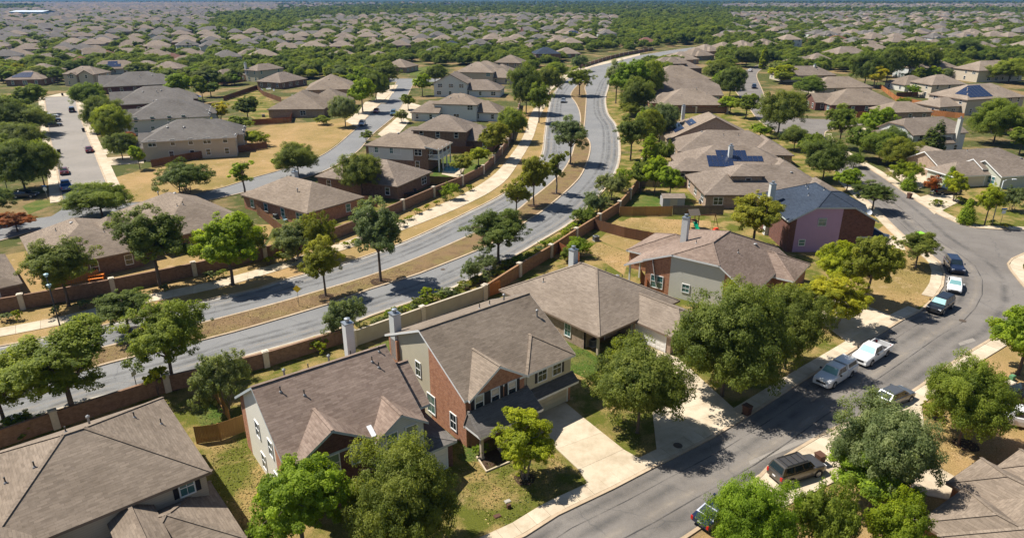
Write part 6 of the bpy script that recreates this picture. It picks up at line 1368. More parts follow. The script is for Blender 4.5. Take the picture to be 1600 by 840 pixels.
t = pole_thing('street_sign', 'blue street name sign on a post at the corner lawn', 'sign', (1563, 350), 2.6, .04); mb = MB(); mb.box(-.5, .5, -.02, .0, 2.7, 2.95, 'sign_blue'); mb.build('sign_plate', t); mb = MB(); mb.box(-.35, .35, -.05, -.03, 1.95, 2.55, 'sign_white'); mb.build('sign_plate', t)
t = pole_thing('street_sign', 'small blue sign on a post by the boulevard kerb opening', 'sign', (986, 180), 2.2, .04); mb = MB(); mb.box(-.4, .4, -.02, .0, 2.1, 2.7, 'sign_blue'); mb.build('sign_plate', t)
def wheelie(label, px, mat, rz=0.3):
    X, Y = G(*px); t = empty('wheeled_bin', (X, Y, .02), rz); tag(t, label, 'bin'); mb = MB()
    a = [(-.27, -.3, .05), (.27, -.3, .05), (.27, .25, .05), (-.27, .25, .05)]; b_ = [(-.33, -.38, 1.02), (.33, -.38, 1.02), (.33, .36, 1.02), (-.33, .36, 1.02)]
    for i in range(4): j = (i+1) % 4; mb.poly([a[i], a[j], b_[j], b_[i]], mat)
    mb.poly(b_, mat); mb.poly(a[::-1], mat); mb.build('bin_body', t); mb = MB(); mb.box(-.35, .35, -.41, .40, 1.03, 1.10, mat); mb.bar((-.3, .44, .98), (.3, .44, .98), .04, .04, mat); mb.build('lid', t)
    for sx in (-1, 1):
        mb = MB(); 
        for j in range(10):
            a0, a1 = 2*math.pi*j/10, 2*math.pi*(j+1)/10; mb.poly([(sx*.30, .26, .12), (sx*.30, .26+.12*math.cos(a0), .12+.12*math.sin(a0)), (sx*.30, .26+.12*math.cos(a1), .12+.12*math.sin(a1))], 'rubber')
        mb.build('wheel', t)
wheelie('brown wheeled bin at the kerb of the right street', (1420, 310), 'bin_brown'); wheelie('brown wheeled bin in tree shade by the footpath', (1166, 648), 'bin_brown', .6); wheelie('brown wheeled bin in the driveway beside the grey-brown SUV', (1279, 725), 'bin_brown', .4); wheelie('black wheeled bin on the right kerb of the cul-de-sac', (131, 206), 'bin_black'); wheelie('dark wheeled bin on the left kerb of the cul-de-sac', (93, 240), 'bin_black'); wheelie('dark wheeled bin at the far end of the cul-de-sac', (98, 150), 'bin_black')
X, Y = G(1436, 373); t = empty('utility_box', (X, Y, 0), R(30)); tag(t, 'lime green cabinet beside the small kerb tree', 'cabinet'); mb = MB(); mb.box(-.7, .7, -.45, .45, 0, 1.0, 'bin_lime'); mb.build('body', t); mb = MB(); mb.poly([(-.75, -.5, 1), (.75, -.5, 1), (.75, .5, 1.12), (-.75, .5, 1.12)], 'bin_lime'); mb.box(-.75, .75, .45, .5, .98, 1.1, 'bin_lime'); mb.build('lid', t)
# play tower with green slide
X, Y = G(1088, 362); hp = 3.2; t = empty('play_tower', (X, Y, 0), R(10)); tag(t, 'wooden play tower with a green slide in the back yard', 'playset')
for sx in (-.8, .8):
    for sy in (-.8, .8): mb = MB(); mb.box(sx-.06, sx+.06, 2+sy-.06, 2+sy+.06, 0, 2.7, 'wood_brown'); mb.build('post', t)
mb = MB(); mb.box(-.85, .85, 1.15, 2.85, 1.35, 1.45, 'wood_brown'); mb.build('deck', t); mb = MB(); mb.poly([(-1, 1, 2.6), (1, 1, 2.6), (1, 2, 3.5), (-1, 2, 3.5)], 'wood_grey'); mb.poly([(1, 3, 2.6), (-1, 3, 2.6), (-1, 2, 3.5), (1, 2, 3.5)], 'wood_grey'); mb.build('roof', t)
mb = MB(); pr = [(1.15, 1.45), (.6, 1.25), (-.1, .75), (-.9, .3), (-1.4, .2)]
for i in range(4):
    (y0, z0), (y1, z1) = pr[i], pr[i+1]; mb.poly([(-.28, y1, z1), (.28, y1, z1), (.28, y0, z0), (-.28, y0, z0)], 'toy_green')
    for sx in (-.28, .28): mb.poly([(sx, y1, z1), (sx, y0, z0), (sx, y0, z0+.18), (sx, y1, z1+.18)], 'toy_green'); mb.poly([(sx*1.15, y0, z0), (sx*1.15, y1, z1), (sx*1.15, y1, z1+.18), (sx*1.15, y0, z0+.18)], 'toy_green')
mb.build('slide', t); mb = MB(); mb.bar((.8, 2, 2.3), (4.2, 2, 2.3), .1, .1, 'wood_brown'); mb.bar((4.2, 2, 2.3), (4.6, 1.1, 0), .08, .08, 'wood_brown'); mb.bar((4.2, 2, 2.3), (4.6, 2.9, 0), .08, .08, 'wood_brown'); mb.build('swing_beam', t)
X, Y = G(1118, 362); t = empty('toy_car', (X, Y, 0.02), R(20)); tag(t, 'red ride-on toy on the bare back yard', 'toy'); mb = MB(); mb.box(-.55, .55, -.3, .3, .12, .42, 'toy_red'); mb.box(-.3, .35, -.26, .26, .42, .7, 'toy_red'); mb.build('body', t)
for sx in (-.35, .35):
    for sy in (-.32, .32): mb = MB(); mb.tube([(sx, sy-.05, .13), (sx, sy+.05, .13)], [.13, .13], 'rubber', 10); mb.build('wheel', t)
X, Y = G(1035, 324); t = empty('garden_shed', (X, Y, 0), 0); tag(t, 'small grey shed with low gabled roof in the back yard', 'shed'); mb = MB(); mb.box(0, 4.2, 0, 2.6, 0, 1.9, 'shed_wall'); mb.build('wall', t)
mb = MB(); mb.poly([(-.15, -.15, 1.85), (4.35, -.15, 1.85), (4.35, 1.3, 2.45), (-.15, 1.3, 2.45)], 'shingle_brown'); mb.poly([(4.35, 2.75, 1.85), (-.15, 2.75, 1.85), (-.15, 1.3, 2.45), (4.35, 1.3, 2.45)], 'shingle_brown'); mb.build('roof', t); mb = MB(); mb.box(1.4, 2.8, -.03, 0.01, .05, 1.7, 'trim_tan'); mb.build('door', t)
def ac(label, px, rz=0):
    X, Y = G(*px); t = empty('air_conditioner', (X, Y, .02), rz); tag(t, label, 'air conditioner'); mb = MB(); mb.box(-.42, .42, -.42, .42, .08, .85, 'ac_grey')
    for i in range(9): mb.box(-.44, .44, -.44, .44, .14+i*.075, .17+i*.075, 'metal_dark')
    mb.build('casing', t); mb = MB(); mb.lathe([(.36, .85), (.36, .9), (.3, .91), (.05, .88)], 'metal_dark', 12); mb.build('fan_grille', t); mb = MB(); mb.box(-.5, .5, -.5, .5, 0, .08, 'concrete_grey'); mb.build('base', t)
ac('grey air conditioner beside the chimney house wall', (432, 341), .9); ac('grey air conditioner in the yard of the clipped gable house', (931, 376), .4); ac('small air conditioner at the tan house porch', (926, 540), .6)
# pool, patio tables
sheet('pool_deck', gp([(690,272),(715,278),(728,262),(712,254),(695,258)]), 0.02, 'concrete')
o = sheet('pool', spline(gp([(693,268),(708,271),(716,263),(706,259),(696,261),(693,268)]), .5), 0.03, 'water')
def table(label, px, mat, rz=0):
    X, Y = G(*px); t = empty('patio_table', (X, Y, .02), rz); tag(t, label, 'table'); mb = MB(); mb.box(-1.0, 1.0, -.45, .45, .70, .76, mat); mb.build('table_top', t)
    for sx in (-.85, .85):
        for sy in (-.36, .36): mb = MB(); mb.box(sx-.04, sx+.04, sy-.04, sy+.04, 0, .7, mat); mb.build('leg', t)
    for sy in (-.9, .9): mb = MB(); mb.box(-.95, .95, sy-.15, sy+.15, .42, .46, mat); mb.box(-.9, -.82, sy-.1, sy+.1, 0, .42, mat); mb.box(.82, .9, sy-.1, sy+.1, 0, .42, mat); mb.build('bench', t)
table('orange picnic table behind the brick wall', (152, 436), 'orange', .4); table('white patio table behind the hipped house', (420, 141), 'metal_white', .3); table('dark patio table behind the low brick house', (640, 307), 'plastic', .8); table('red-brown yard table in the crowded yard', (1475, 165), 'wood_red', .2)
mb = MB(); p0 = G(78, 452); a = math.atan2(G(125, 442)[1]-p0[1], G(125, 442)[0]-p0[0]); t = empty('picket_fence', (*p0, 0), a); tag(t, 'bright yellow-wood picket fence behind the brick wall', 'fence')
for i in range(24): mb.box(i*.26, i*.26+.14, -.02, .02, .02, 1.5, 'wood_gold')
mb.build('pickets', t); mb = MB(); mb.box(0, 6.3, .02, .06, .3, .4, 'wood_gold'); mb.box(0, 6.3, .02, .06, 1.1, 1.2, 'wood_gold'); mb.build('rails', t)
X, Y = G(310, 160); t = empty('garden_parasol', (X, Y, 0)); tag(t, 'striped red, white and blue parasol behind the grey roofs', 'parasol'); mb = MB(); mb.tube([(0, 0, 0), (0, 0, 2.6)], [.04, .03], 'metal', 6); mb.build('pole', t)
for i in range(6): mb = MB(); a0, a1 = R(60*i), R(60*(i+1)); mb.poly([(0, 0, 2.75), (1.7*math.cos(a0), 1.7*math.sin(a0), 2.2), (1.7*math.cos(a1), 1.7*math.sin(a1), 2.2)], ('sign_red', 'sign_white', 'sign_blue')[i % 3]); mb.build('canopy_panel', t)
# manhole covers, street inlet, meter boxes
def disc(name, label, cat, px, r_, mat, z=.03):
    X, Y = G(*px); t = MB(); t.lathe([(r_, 0), (r_, .012), (r_*.9, .014), (r_*.88, .008), (r_*.1, .010)], mat, 18); o = t.build(name, None, (X, Y, z)); tag(o, label, cat)
plain('iron', (.10, .075, .055), .7, .3)
disc('manhole_cover', 'round manhole cover in the middle of the street bend', 'manhole cover', (1504, 501), .42, 'iron'); disc('manhole_cover', 'rusty manhole cover in the shaded driveway apron', 'manhole cover', (1059, 697), .42, 'iron', .12); disc('manhole_cover', 'manhole cover on the boulevard inlet slab', 'manhole cover', (694, 458), .38, 'iron', .15); disc('manhole_cover', 'manhole cover on the near carriageway', 'manhole cover', (692, 421), .35, 'iron')
g_ = gp([(683,459),(690,465),(733,449),(725,442)]); sheet('inlet_slab', g_, .14, 'concrete', thick=.12)
for lb, px, mt, s_, hh in [('pale water meter lid on the lawn by the driveway', (793, 783), 'concrete_grey', .26, .05), ('red-brown utility stub on the lawn by the driveway', (795, 793), 'bin_brown', .16, .32), ('rusty lid on the lawn near the meter lid', (777, 806), 'bin_brown', .28, .05), ('white stepping stone on the dry right lawn', (1456, 697), 'concrete', .35, .06), ('green utility pedestal on the dry lawn at the right', (1580, 594), 'util_green', .3, .6), ('tan utility cabinet beside the green pedestal', (1576, 606), 'stucco_beige', .5, .7)]:
    X, Y = G(*px); mb = MB(); mb.box(-s_, s_, -s_*.7, s_*.7, 0, hh, mt); mb.box(-s_*.85, s_*.85, -s_*.58, s_*.58, hh, hh+.03, mt); o = mb.build('utility_cover' if hh < .1 else 'utility_cabinet', None, (X, Y, .02), .5); tag(o, lb, 'utility cover' if hh < .1 else 'cabinet')
ac('grey air conditioner behind the rose-roofed house', (600, 556), .6); ac('air conditioner at the back of the dormer house', (1096, 318), .1); ac('air conditioner beside the low brick house', (560, 312), .9); ac('air conditioner on the open-lot side of the large brick house', (412, 183), .1)
def chair(label, px, mat, rz):
    X, Y = G(*px); t = empty('garden_chair', (X, Y, .02), rz); tag(t, label, 'chair'); mb = MB(); mb.box(-.3, .3, -.3, .3, .36, .42, mat); mb.build('seat', t); mb = MB(); mb.poly([(-.3, .3, .4), (.3, .3, .4), (.3, .5, 1.0), (-.3, .5, 1.0)], mat); mb.poly([(-.3, .54, 1.0), (.3, .54, 1.0), (.3, .34, .4), (-.3, .34, .4)], mat); mb.build('backrest', t)
    for sx in (-.27, .27):
        for sy in (-.27, .27): mb = MB(); mb.box(sx-.03, sx+.03, sy-.03, sy+.03, 0, .36, mat); mb.build('leg', t)
chair('pale green garden chair beside the chimney house', (446, 346), 'lamp_blue', .8); chair('white garden chair at the white patio', (428, 143), 'metal_white', .2); chair('white garden chair left of the white patio table', (410, 142), 'metal_white', 1.2); chair('dark garden chair behind the low brick house', (650, 303), 'plastic', .5)
X, Y = G(738, 222); t = empty('covered_grill', (X, Y, .02), .6); tag(t, 'grey covered barbecue grill behind the house with pale hip lines', 'grill'); mb = MB()
A_ = [(-.8, -.4, 0), (.8, -.4, 0), (.8, .4, 0), (-.8, .4, 0)]; B_ = [(-.7, -.3, 1.0), (.7, -.3, 1.0), (.7, .3, 1.05), (-.7, .3, 1.05)]
for i in range(4): mb.poly([A_[i], A_[(i+1) % 4], B_[(i+1) % 4], B_[i]], 'sign_back')
mb.poly(B_, 'sign_back'); mb.build('cover', t)
# mulch rings and garden bed edging
for px, r_ in (((509, 464), 1.0), ((595, 441), 1.5), ((779, 411), .9), ((834, 322), 1.2), ((869, 303), 1.0), ((820, 748), .9), ((273, 604), 1.0), ((1510, 695), 1.1)):
    X, Y = G(*px); sheet('mulch_ring', [(X+r_*(1+.12*math.sin(3*a))*math.cos(a), Y+r_*(1+.1*math.cos(2*a))*math.sin(a)) for a in [2*math.pi*i/20 for i in range(20)]], .125 if px[0] in (509, 595, 779, 834, 869) else .018, 'mulch')
sheet('garden_bed', gp([(748,712),(758,735),(832,700),(800,690)]), .02, 'mulch'); strip('bed_edging', gp([(745,714),(760,737),(796,722)]), -.08, .08, 0, .15, 'concrete')
# distant warehouse
X, Y = G(16, 27); mb = MB(); t = empty('warehouse', (X, Y, 0), R(-2)); tag(t, 'long white warehouse beyond the far roofs at the upper left', 'warehouse')
plain('ware_wall', (.34, .46, .54), .6); plain('ware_roof', (.52, .58, .62), .5); mb.box(0, 62, 0, 40, 0, 9, 'ware_wall'); mb.build('wall', t); mb = MB(); mb.poly([(-.5, -.5, 9), (62.5, -.5, 9), (62.5, 20, 11), (-.5, 20, 11)], 'ware_roof'); mb.poly([(62.5, 40, 9), (-.5, 40, 9), (-.5, 20, 11), (62.5, 20, 11)], 'ware_roof'); mb.build('roof', t)
for i in range(7): mb = MB(); mb.box(4+i*8.4, 8.5+i*8.4, -.12, .02, 0, 5, 'sign_blue'); mb.build('loading_door', t)

# ------------------------------------------------------------------ grass tufts on the nearest lawns
m, n, l, b = newmat('tuft'); at = n.new('ShaderNodeAttribute'); at.attribute_name = 'tint'
l.new(ramp(n, l, at.outputs['Fac'], [(0.0, (0.075, 0.10, 0.018)), (0.45, (0.20, 0.185, 0.04)), (0.75, (0.40, 0.29, 0.11)), (1.0, (0.50, 0.37, 0.17))]), b.inputs['Base Color']); b.inputs['Roughness'].default_value = .9
def pip2(x, y, poly):
    c = False
    for i in range(len(poly)):
        (x0, y0), (x1, y1) = poly[i-1], poly[i]
        if (y0 > y) != (y1 > y) and x < (x1-x0)*(y-y0)/(y1-y0)+x0: c = not c
    return c
rsb = np.random.default_rng(12); V = []; Tn = []
for poly, green, dens in [([(718,720),(788,722),(860,700),(920,765),(925,775),(775,832),(712,770)], .35, 26), ([(328,700),(392,680),(440,760),(445,850),(400,900),(345,850)], .3, 26), ([(300,640),(345,625),(372,655),(318,672)], .2, 16), ([(665,640),(715,715),(745,735),(760,700),(730,690),(690,640)], .12, 22), ([(872,515),(935,560),(960,590),(1015,705),(985,690),(892,590)], .25, 18), ([(1430,640),(1500,610),(1590,640),(1560,720),(1450,720)], .85, 20), ([(935,378),(985,395),(975,430),(930,400),(900,400)], .6, 8), ([(960,352),(985,340),(1110,345),(1120,395),(985,395)], .75, 6), ([(1395,400),(1462,415),(1455,470),(1390,500)], .65, 8), ([(400,552),(515,519),(547,530),(470,553),(410,574)], .45, 14), ([(142,626),(312,582),(400,554),(400,575),(175,637)], .6, 10), ([(0,616),(330,528),(527,471),(675,420),(607,421),(475,462),(327,502),(0,583)], .9, 8)]:
    g_ = gp(poly); xs_ = [q[0] for q in g_]; ys_ = [q[1] for q in g_]; n_ = int((max(xs_)-min(xs_))*(max(ys_)-min(ys_))*dens)
    zz = .11 if poly[0] == (0, 616) else .014
    for x, y in zip(rsb.uniform(min(xs_), max(xs_), n_), rsb.uniform(min(ys_), max(ys_), n_)):
        if not pip2(x, y, g_): continue
        a = rsb.uniform(0, 6.28); w_ = rsb.uniform(.05, .13); h_ = rsb.uniform(.03, .09); ca, sa = math.cos(a)*w_, math.sin(a)*w_; lx, ly = rsb.normal(0, .04, 2)
        V += [(x-ca, y-sa, zz), (x+ca, y+sa, zz), (x+lx, y+ly, zz+h_)]; Tn.append(green+rsb.normal(0, .22)+.25*math.sin(x*.9+1)*math.sin(y*.7))
me = bpy.data.meshes.new('grass_tufts'); me.from_pydata(V, [], [(i, i+1, i+2) for i in range(0, len(V), 3)]); at = me.attributes.new('tint', 'FLOAT', 'FACE'); at.data.foreach_set('value', np.clip(np.array(Tn, np.float32), 0, 1)); me.materials.append(M_['tuft'])
o = bpy.data.objects.new('grass', me); col.objects.link(o); tag(o, 'short mixed green and dry grass of the nearest lawns', 'grass', kind='stuff'); print('tufts', len(Tn))
# ------------------------------------------------------------------ farther houses on their streets
rsF = random.Random(31)
LIM = [(-200, 112), (0, 112), (100, 104), (200, 102), (260, 108), (330, 108), (420, 100), (470, 116), (520, 104), (560, 88), (650, 86), (700, 94), (800, 88), (860, 82), (900, 76), (960, 66), (1060, 74), (1200, 62), (1300, 78), (1460, 84), (1600, 92), (1800, 92)]
def lim(x):
    for (x0, y0), (x1, y1) in zip(LIM, LIM[1:]):
        if x0 <= x <= x1: return y0+(y1-y0)*(x-x0)/(x1-x0)
    return 60
def pip(x, y, poly):
    c = False
    for i in range(len(poly)):
        (x0, y0), (x1, y1) = poly[i-1], poly[i]
        if (y0 > y) != (y1 > y) and x < (x1-x0)*(y-y0)/(y1-y0)+x0: c = not c
    return c
WOODS = [[(420,30),(470,14),(560,9),(800,5),(1000,1),(1130,3),(1130,28),(1000,28),(800,26),(620,27),(520,30)], [(965,24),(1130,22),(1160,40),(1130,58),(1060,72),(985,62)], [(1130,13),(1300,16),(1600,14),(1700,14),(1700,26),(1450,24),(1300,24),(1130,24)], [(-100,9),(60,8),(75,16),(-100,20)], [(330,26),(400,20),(470,24),(480,40),(430,60),(350,50)], [(1130,3),(1300,4),(1700,3),(1700,8),(1130,8)]]
def in_wood(x, y): return any(pip(x, y, w_) for w_ in WOODS)
CENT = []
for N_, a_, bl in HOUSES:
    b_ = bl[0]; cu, cv = (b_.u0+b_.u1)/2, (b_.v0+b_.v1)/2; CENT.append((N_[0]+cu*math.cos(a_)-cv*math.sin(a_), N_[1]+cu*math.sin(a_)+cv*math.cos(a_)))
n_manual = len(HOUSES)
# prototypes
FPROTO = []
for i, (w_, d_, z, wl, rf, wg) in enumerate([(18, 14, 3.0, 'brick_tan', 'shingle_grey', [(9, 16, -2, 6, 3.0, 'v', 1, 0)]), (17, 15, 3.0, 'brick_brown', 'shingle_slate', [(0, 7, -2.5, 6, 3.0, 'v', 0, 0)]), (15, 13, 5.5, 'siding_beige', 'shingle_brown', [(7, 13.5, -2, 5, 3.0, 'v', 1, 0)]), (15, 13, 5.5, 'siding_pale', 'shingle_slate', [(1, 6, -1.4, 5, 5.3, 'v', 0, 0)]), (18, 14, 3.0, 'brick_tan', 'shingle_grey', [(-2, 6, 3, 11, 3.0, 'u', 1, 1)]), (16, 13, 5.4, 'brick_brown', 'shingle_tan', [(8, 15, -1, 8, 3.2, 'v', 1, 0)])]):
    FPROTO.append((w_, d_, z, wl, rf, wg))
protos = [None]*6; far_pts = []; ind = 0
def cand():
    out = []
    for (ang, ox, oy, xr, reg) in [(24, -420, 620, (-2600, 600), 'L'), (12, 60, 560, (-200, 500), 'M'), (14, 420, 520, (200, 2600), 'Rr')]:
        c, s_ = math.cos(R(ang)), math.sin(R(ang))
        for iv in range(-60, 260):
            v = (iv//2)*58 + (0 if iv % 2 == 0 else 26)
            for iu in range(-220, 220):
                u = iu*19.5 + rsF.uniform(-1.5, 1.5); X = ox+u*c-v*s_; Y = oy+u*s_+v*c
                if Y < 180 or Y > 3400: continue
                x, y = PX(X, Y)
                if not (-60 < x < 1660) or y > lim(x)-3 or y < 6: continue
                rg = 'L' if x < 470 else ('M' if x < 1100 else 'Rr')
                if rg != reg: continue
                if in_wood(x, y): continue
                dens = 0.94 if x < 330 else .88
                if 960 < x < 1130 and y < 75: dens = .12
                if x > 1100 and y < 24: dens = .35
                if 1130 > x > 430 and y < 24: dens = .10
                if rsF.random() > dens: continue
                if any((X-q[0])**2+(Y-q[1])**2 < 17**2 for q in CENT): continue
                if min(min((X-q[0])**2+(Y-q[1])**2 for q in near_kerb[-26:]), min((X-q[0])**2+(Y-q[1])**2 for q in far_kerb[-26:])) < 17**2: continue
                out.append((Y, X, ang+(0 if iv % 2 else 180)+rsF.uniform(-4, 4), x, y))
    out.sort(); return out
C_ = cand(); NIND = min(len(C_), 300-n_manual)
def zone(x, y):
    a = 'at the far left' if x < 160 else 'left of centre' if x < 470 else 'above the orange fence' if x < 730 else 'by the far bend' if x < 1130 else 'at the upper right' if x < 1380 else 'at the far right'
    b_ = 'nearer' if y > 62 else ('middle' if y > 46 else 'farther')
    return a, b_
for i, (Y, X, ang, x, y) in enumerate(C_[:NIND]):
    k = rsF.randrange(6); w_, d_, z, wl, rf, wg = FPROTO[k]; zn, zr_ = zone(x, y)
    kinds = ['low house with brown hipped roof', 'low grey-roofed house with front gable', 'two-storey beige house with brown roof', 'two-storey pale house with grey roof', 'low house with wide grey-brown roof', 'two-storey brick house with tan roof']
    lb = kinds[k]+' in the '+zr_+' rows '+zn; gr = kinds[k]+', '+zr_+' rows '+zn
    if protos[k] is None:
        # windows on all four sides so that any copy shows them to the camera
        r_, bl = std('far_house', lb, None, ang, w_, d_, z, 'hip', wl, rf, wings=wg, world=(X, Y), group=gr, nv=2)
        for sd_, fx, ps in (('F', 0, w_*.3), ('B', d_, w_*.3), ('B', d_, w_*.7), ('L', 0, d_*.5), ('R', w_, d_*.5)):
            for st in range(1 if z < 4 else 2): add_window(r_, sd_, fx, ps, 1.5+2.85*st, .95, 1.4, 'wd')
        HOUSES.pop(); protos[k] = (r_, kids_of(r_))
    else:
        r_ = copy_tree(*protos[k]); r_.location = (X, Y, 0); r_.rotation_euler = (0, 0, R(ang)); tag(r_, lb, 'house', gr)
    far_pts.append((X, Y))
# the rest, too many and too far to count
mb = MB(); rsG = random.Random(3)
for Y, X, ang, x, y in C_[NIND:]:
    w_ = rsG.uniform(14, 19); d_ = rsG.uniform(12, 16); z = rsG.choice((3.0, 3.0, 5.4)); c, s_ = math.cos(R(ang)), math.sin(R(ang)); bk = Block(0, w_, 0, d_, z, 'u', .5, rsG.choice((1, 1, 0)), 1)
    tf = lambda p_: (X+p_[0]*c-p_[1]*s_, Y+p_[0]*s_+p_[1]*c, p_[2]); rf = rsG.choice(('shingle_brown', 'shingle_slate', 'shingle_slate', 'shingle_grey', 'shingle_slate')); wl = rsG.choice(('brick_brown', 'brick_tan', 'brick_dark', 'brick_brown', 'siding_beige'))  # mostly dark bricks: shade on far walls put into their colour
    for p_ in bk.roof_polys(): mb.poly([tf(q) for q in p_], rf)
    for p_, _, _ in bk.wall_polys(wl): mb.poly([tf(q) for q in p_], wl)
    far_pts.append((X, Y))
tag(mb.build('distant_houses'), 'countless tiny house roofs reaching towards the horizon', 'houses', kind='stuff')
# ------------------------------------------------------------------ trees among the houses
ALLH = CENT+far_pts; cell = {}
for q in ALLH: cell.setdefault((int(q[0]//30), int(q[1]//30)), []).append(q)
def near_house(X, Y, r_):
    for i in (-1, 0, 1):
        for j in (-1, 0, 1):
            for q in cell.get((int(X//30)+i, int(Y//30)+j), ()):
                if (q[0]-X)**2+(q[1]-Y)**2 < r_*r_: return True
    return False
MIDFILL = [[(200,60),(420,60),(520,90),(420,118),(330,145),(260,135),(200,112)], [(520,92),(620,92),(600,125),(540,150),(500,118)], [(730,100),(830,70),(900,90),(860,105),(800,120)], [(940,90),(1030,72),(1060,100),(1010,150),(960,130)], [(1120,80),(1320,70),(1450,90),(1560,120),(1420,130),(1300,110),(1200,150),(1120,110)], [(0,85),(100,80),(95,140),(0,140)]]
pts = []; rsQ = random.Random(19); tries = 0
ROADS = near_kerb+far_kerb+st_l+st_r+st_t+st_u+cs_l+cs_r+cx_t+cx_b
rc = {}
for q in ROADS: rc.setdefault((int(q[0]//12), int(q[1]//12)), []).append(q)
def near_road(X, Y):
    return any((q[0]-X)**2+(q[1]-Y)**2 < 64 for i in (-1, 0, 1) for j in (-1, 0, 1) for q in rc.get((int(X//12)+i, int(Y//12)+j), ()))
while len(pts) < 15000 and tries < 200000:
    tries += 1
    x = rsQ.uniform(-40, 1640); y = 4+rsQ.random()**1.7*130
    if y > lim(x)+12 and not (y < 150 and any(pip(x, y, q) for q in MIDFILL)): continue
    wd = in_wood(x, y)
    if not wd:
        dens = .40 if x < 330 and y < 60 else (.42 if x < 330 else .85)
        if x > 960 and x < 1140: dens = .8
        if y > lim(x)-6: dens = .42
        if rsQ.random() > dens: continue
    X, Y = G(x, y)
    if not wd and near_house(X, Y, 10.5 if y > lim(x) else (7.2 if y > 60 else 5.5)): continue
    if y > 50 and any((X-q[0])**2+(Y-q[1])**2 < (q[2]+2.0)**2 for q in TREES): continue
    if near_road(X, Y) or pip(x, y, [(900,118),(1090,90),(1090,68),(960,86),(900,100)]): continue
    # thin far points so that the wood stays even on the ground
    if rsQ.random() > min(1.0, (900/Y)**2*3.0)+(.4 if wd else .3): continue
    pts.append((Y, X, x, y, wd))
pts.sort()
n_ind = max(0, 300-NTREE[0])
KEYS = ['live1', 'live2', 'oak1', 'round1', 'oak3', 'round1']
for Y, X, x, y, wd in pts[:n_ind]:
    k = rsQ.choice(KEYS); mt = rsQ.choice(('dark', 'dark', 'mid', 'mid', 'bright', 'olive', 'grey', 'lime')); zn, zr_ = zone(x, y)
    cn = {'dark': 'dark green', 'mid': 'mid green', 'bright': 'bright green', 'olive': 'olive green', 'grey': 'grey-green', 'lime': 'yellow-green'}[mt]; kn = {'l': 'broad', 'o': 'tall', 'r': 'round'}[k[0]]
    plant(k, X, Y, rsQ.uniform(4.2, 7.2), rsQ.uniform(4.8, 8.4), 'leaf_'+mt, cn+' '+kn+' tree between roofs in the '+zr_+' rows '+zn, cn+' '+kn+' trees, '+zr_+' rows '+zn)
rest = pts[n_ind:]
# a mesh of points; geometry nodes place crowns on them
ng = bpy.data.node_groups.new('far_trees', 'GeometryNodeTree'); ng.interface.new_socket('Geometry', in_out='INPUT', socket_type='NodeSocketGeometry'); ng.interface.new_socket('Geometry', in_out='OUTPUT', socket_type='NodeSocketGeometry')
gi = ng.nodes.new('NodeGroupInput'); go = ng.nodes.new('NodeGroupOutput'); jn = ng.nodes.new('GeometryNodeJoinGeometry'); ng.links.new(jn.outputs[0], go.inputs[0])
na = lambda nm, ty: (lambda q: (setattr(q, 'data_type', ty), q.inputs[0].__setattr__('default_value', nm), q)[2])(ng.nodes.new('GeometryNodeInputNamedAttribute'))
scl = na('scl', 'FLOAT_VECTOR'); an = na('ang', 'FLOAT'); kd = na('kind_id', 'INT'); cx = ng.nodes.new('ShaderNodeCombineXYZ'); ng.links.new(an.outputs[0], cx.inputs[2])
srcs = [o for o in bpy.data.objects if o.name.startswith('crown') and o.data.name.startswith(('live1', 'live2', 'oak1', 'round1'))]
pick = {}
for o in srcs: pick.setdefault(o.data.name.split('_')[0], o)
use = list(pick.values())
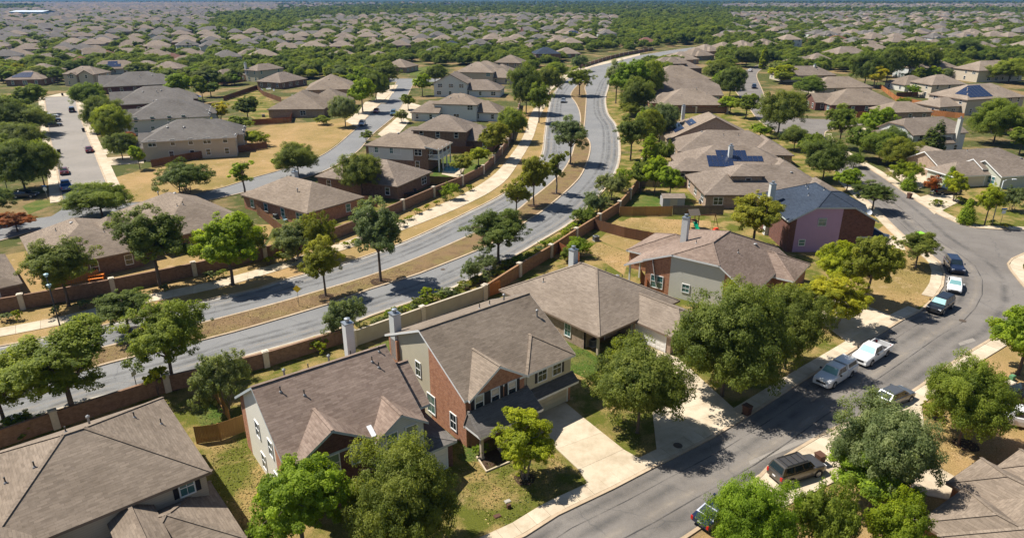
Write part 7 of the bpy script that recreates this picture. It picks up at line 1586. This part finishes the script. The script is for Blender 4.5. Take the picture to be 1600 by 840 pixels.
for i, o in enumerate(use):
    oi = ng.nodes.new('GeometryNodeObjectInfo'); oi.inputs['Object'].default_value = o; oi.transform_space = 'ORIGINAL'
    cmp_ = ng.nodes.new('FunctionNodeCompare'); cmp_.data_type = 'INT'; cmp_.operation = 'EQUAL'; ng.links.new(kd.outputs[0], cmp_.inputs[2]); cmp_.inputs[3].default_value = i
    io = ng.nodes.new('GeometryNodeInstanceOnPoints'); ng.links.new(gi.outputs[0], io.inputs['Points']); ng.links.new(cmp_.outputs[0], io.inputs['Selection']); ng.links.new(oi.outputs['Geometry'], io.inputs['Instance'])
    ng.links.new(cx.outputs[0], io.inputs['Rotation']); ng.links.new(scl.outputs[0], io.inputs['Scale']); ng.links.new(io.outputs[0], jn.inputs[0])
me = bpy.data.meshes.new('distant_trees'); me.from_pydata([(p_[1], p_[0], 0) for p_ in rest], [], []); rs_ = random.Random(6)
s_ = np.array([[w_, w_, h_] for w_, h_ in ((rs_.uniform(.65, 1.1)*((1 if p_[0] < 700 else 1.3) if not p_[4] else 1.45), rs_.uniform(.6, 1.0)*((1 if p_[0] < 700 else 1.2) if not p_[4] else 1.4)) for p_ in rest)], np.float32)
a = me.attributes.new('scl', 'FLOAT_VECTOR', 'POINT'); a.data.foreach_set('vector', s_.ravel())
a = me.attributes.new('ang', 'FLOAT', 'POINT'); a.data.foreach_set('value', np.array([rs_.uniform(0, 6.28) for _ in rest], np.float32))
a = me.attributes.new('kind_id', 'INT', 'POINT'); a.data.foreach_set('value', np.array([rs_.randrange(len(use)) for _ in rest], np.int32))
o = bpy.data.objects.new('distant_trees', me); col.objects.link(o); o.color = (0.175, 0.225, 0.034, 1); md = o.modifiers.new('far_trees', 'NODES'); md.node_group = ng
tag(o, 'far woods and tree crowns merging between the distant roofs', 'trees', kind='stuff')
print('houses', n_manual, NIND, len(C_)-NIND, 'trees', NTREE[0], len(rest))
# ------------------------------------------------------------------ haze
m = bpy.data.materials.new('haze'); m.use_nodes = True; n = m.node_tree.nodes; n.clear()
pv = n.new('ShaderNodeVolumePrincipled'); pv.inputs['Color'].default_value = (0.16, 0.42, 1.0, 1); pv.inputs['Density'].default_value = 0.00006; pv.inputs['Anisotropy'].default_value = 0.2
om = n.new('ShaderNodeOutputMaterial'); m.node_tree.links.new(pv.outputs[0], om.inputs['Volume']); M_['haze'] = m
mb = MB(); mb.box(-13000, 13000, -400, 15000, -1.5, 260, 'haze'); tag(mb.build('haze'), 'thin blue air over the far suburbs', 'haze', kind='stuff')
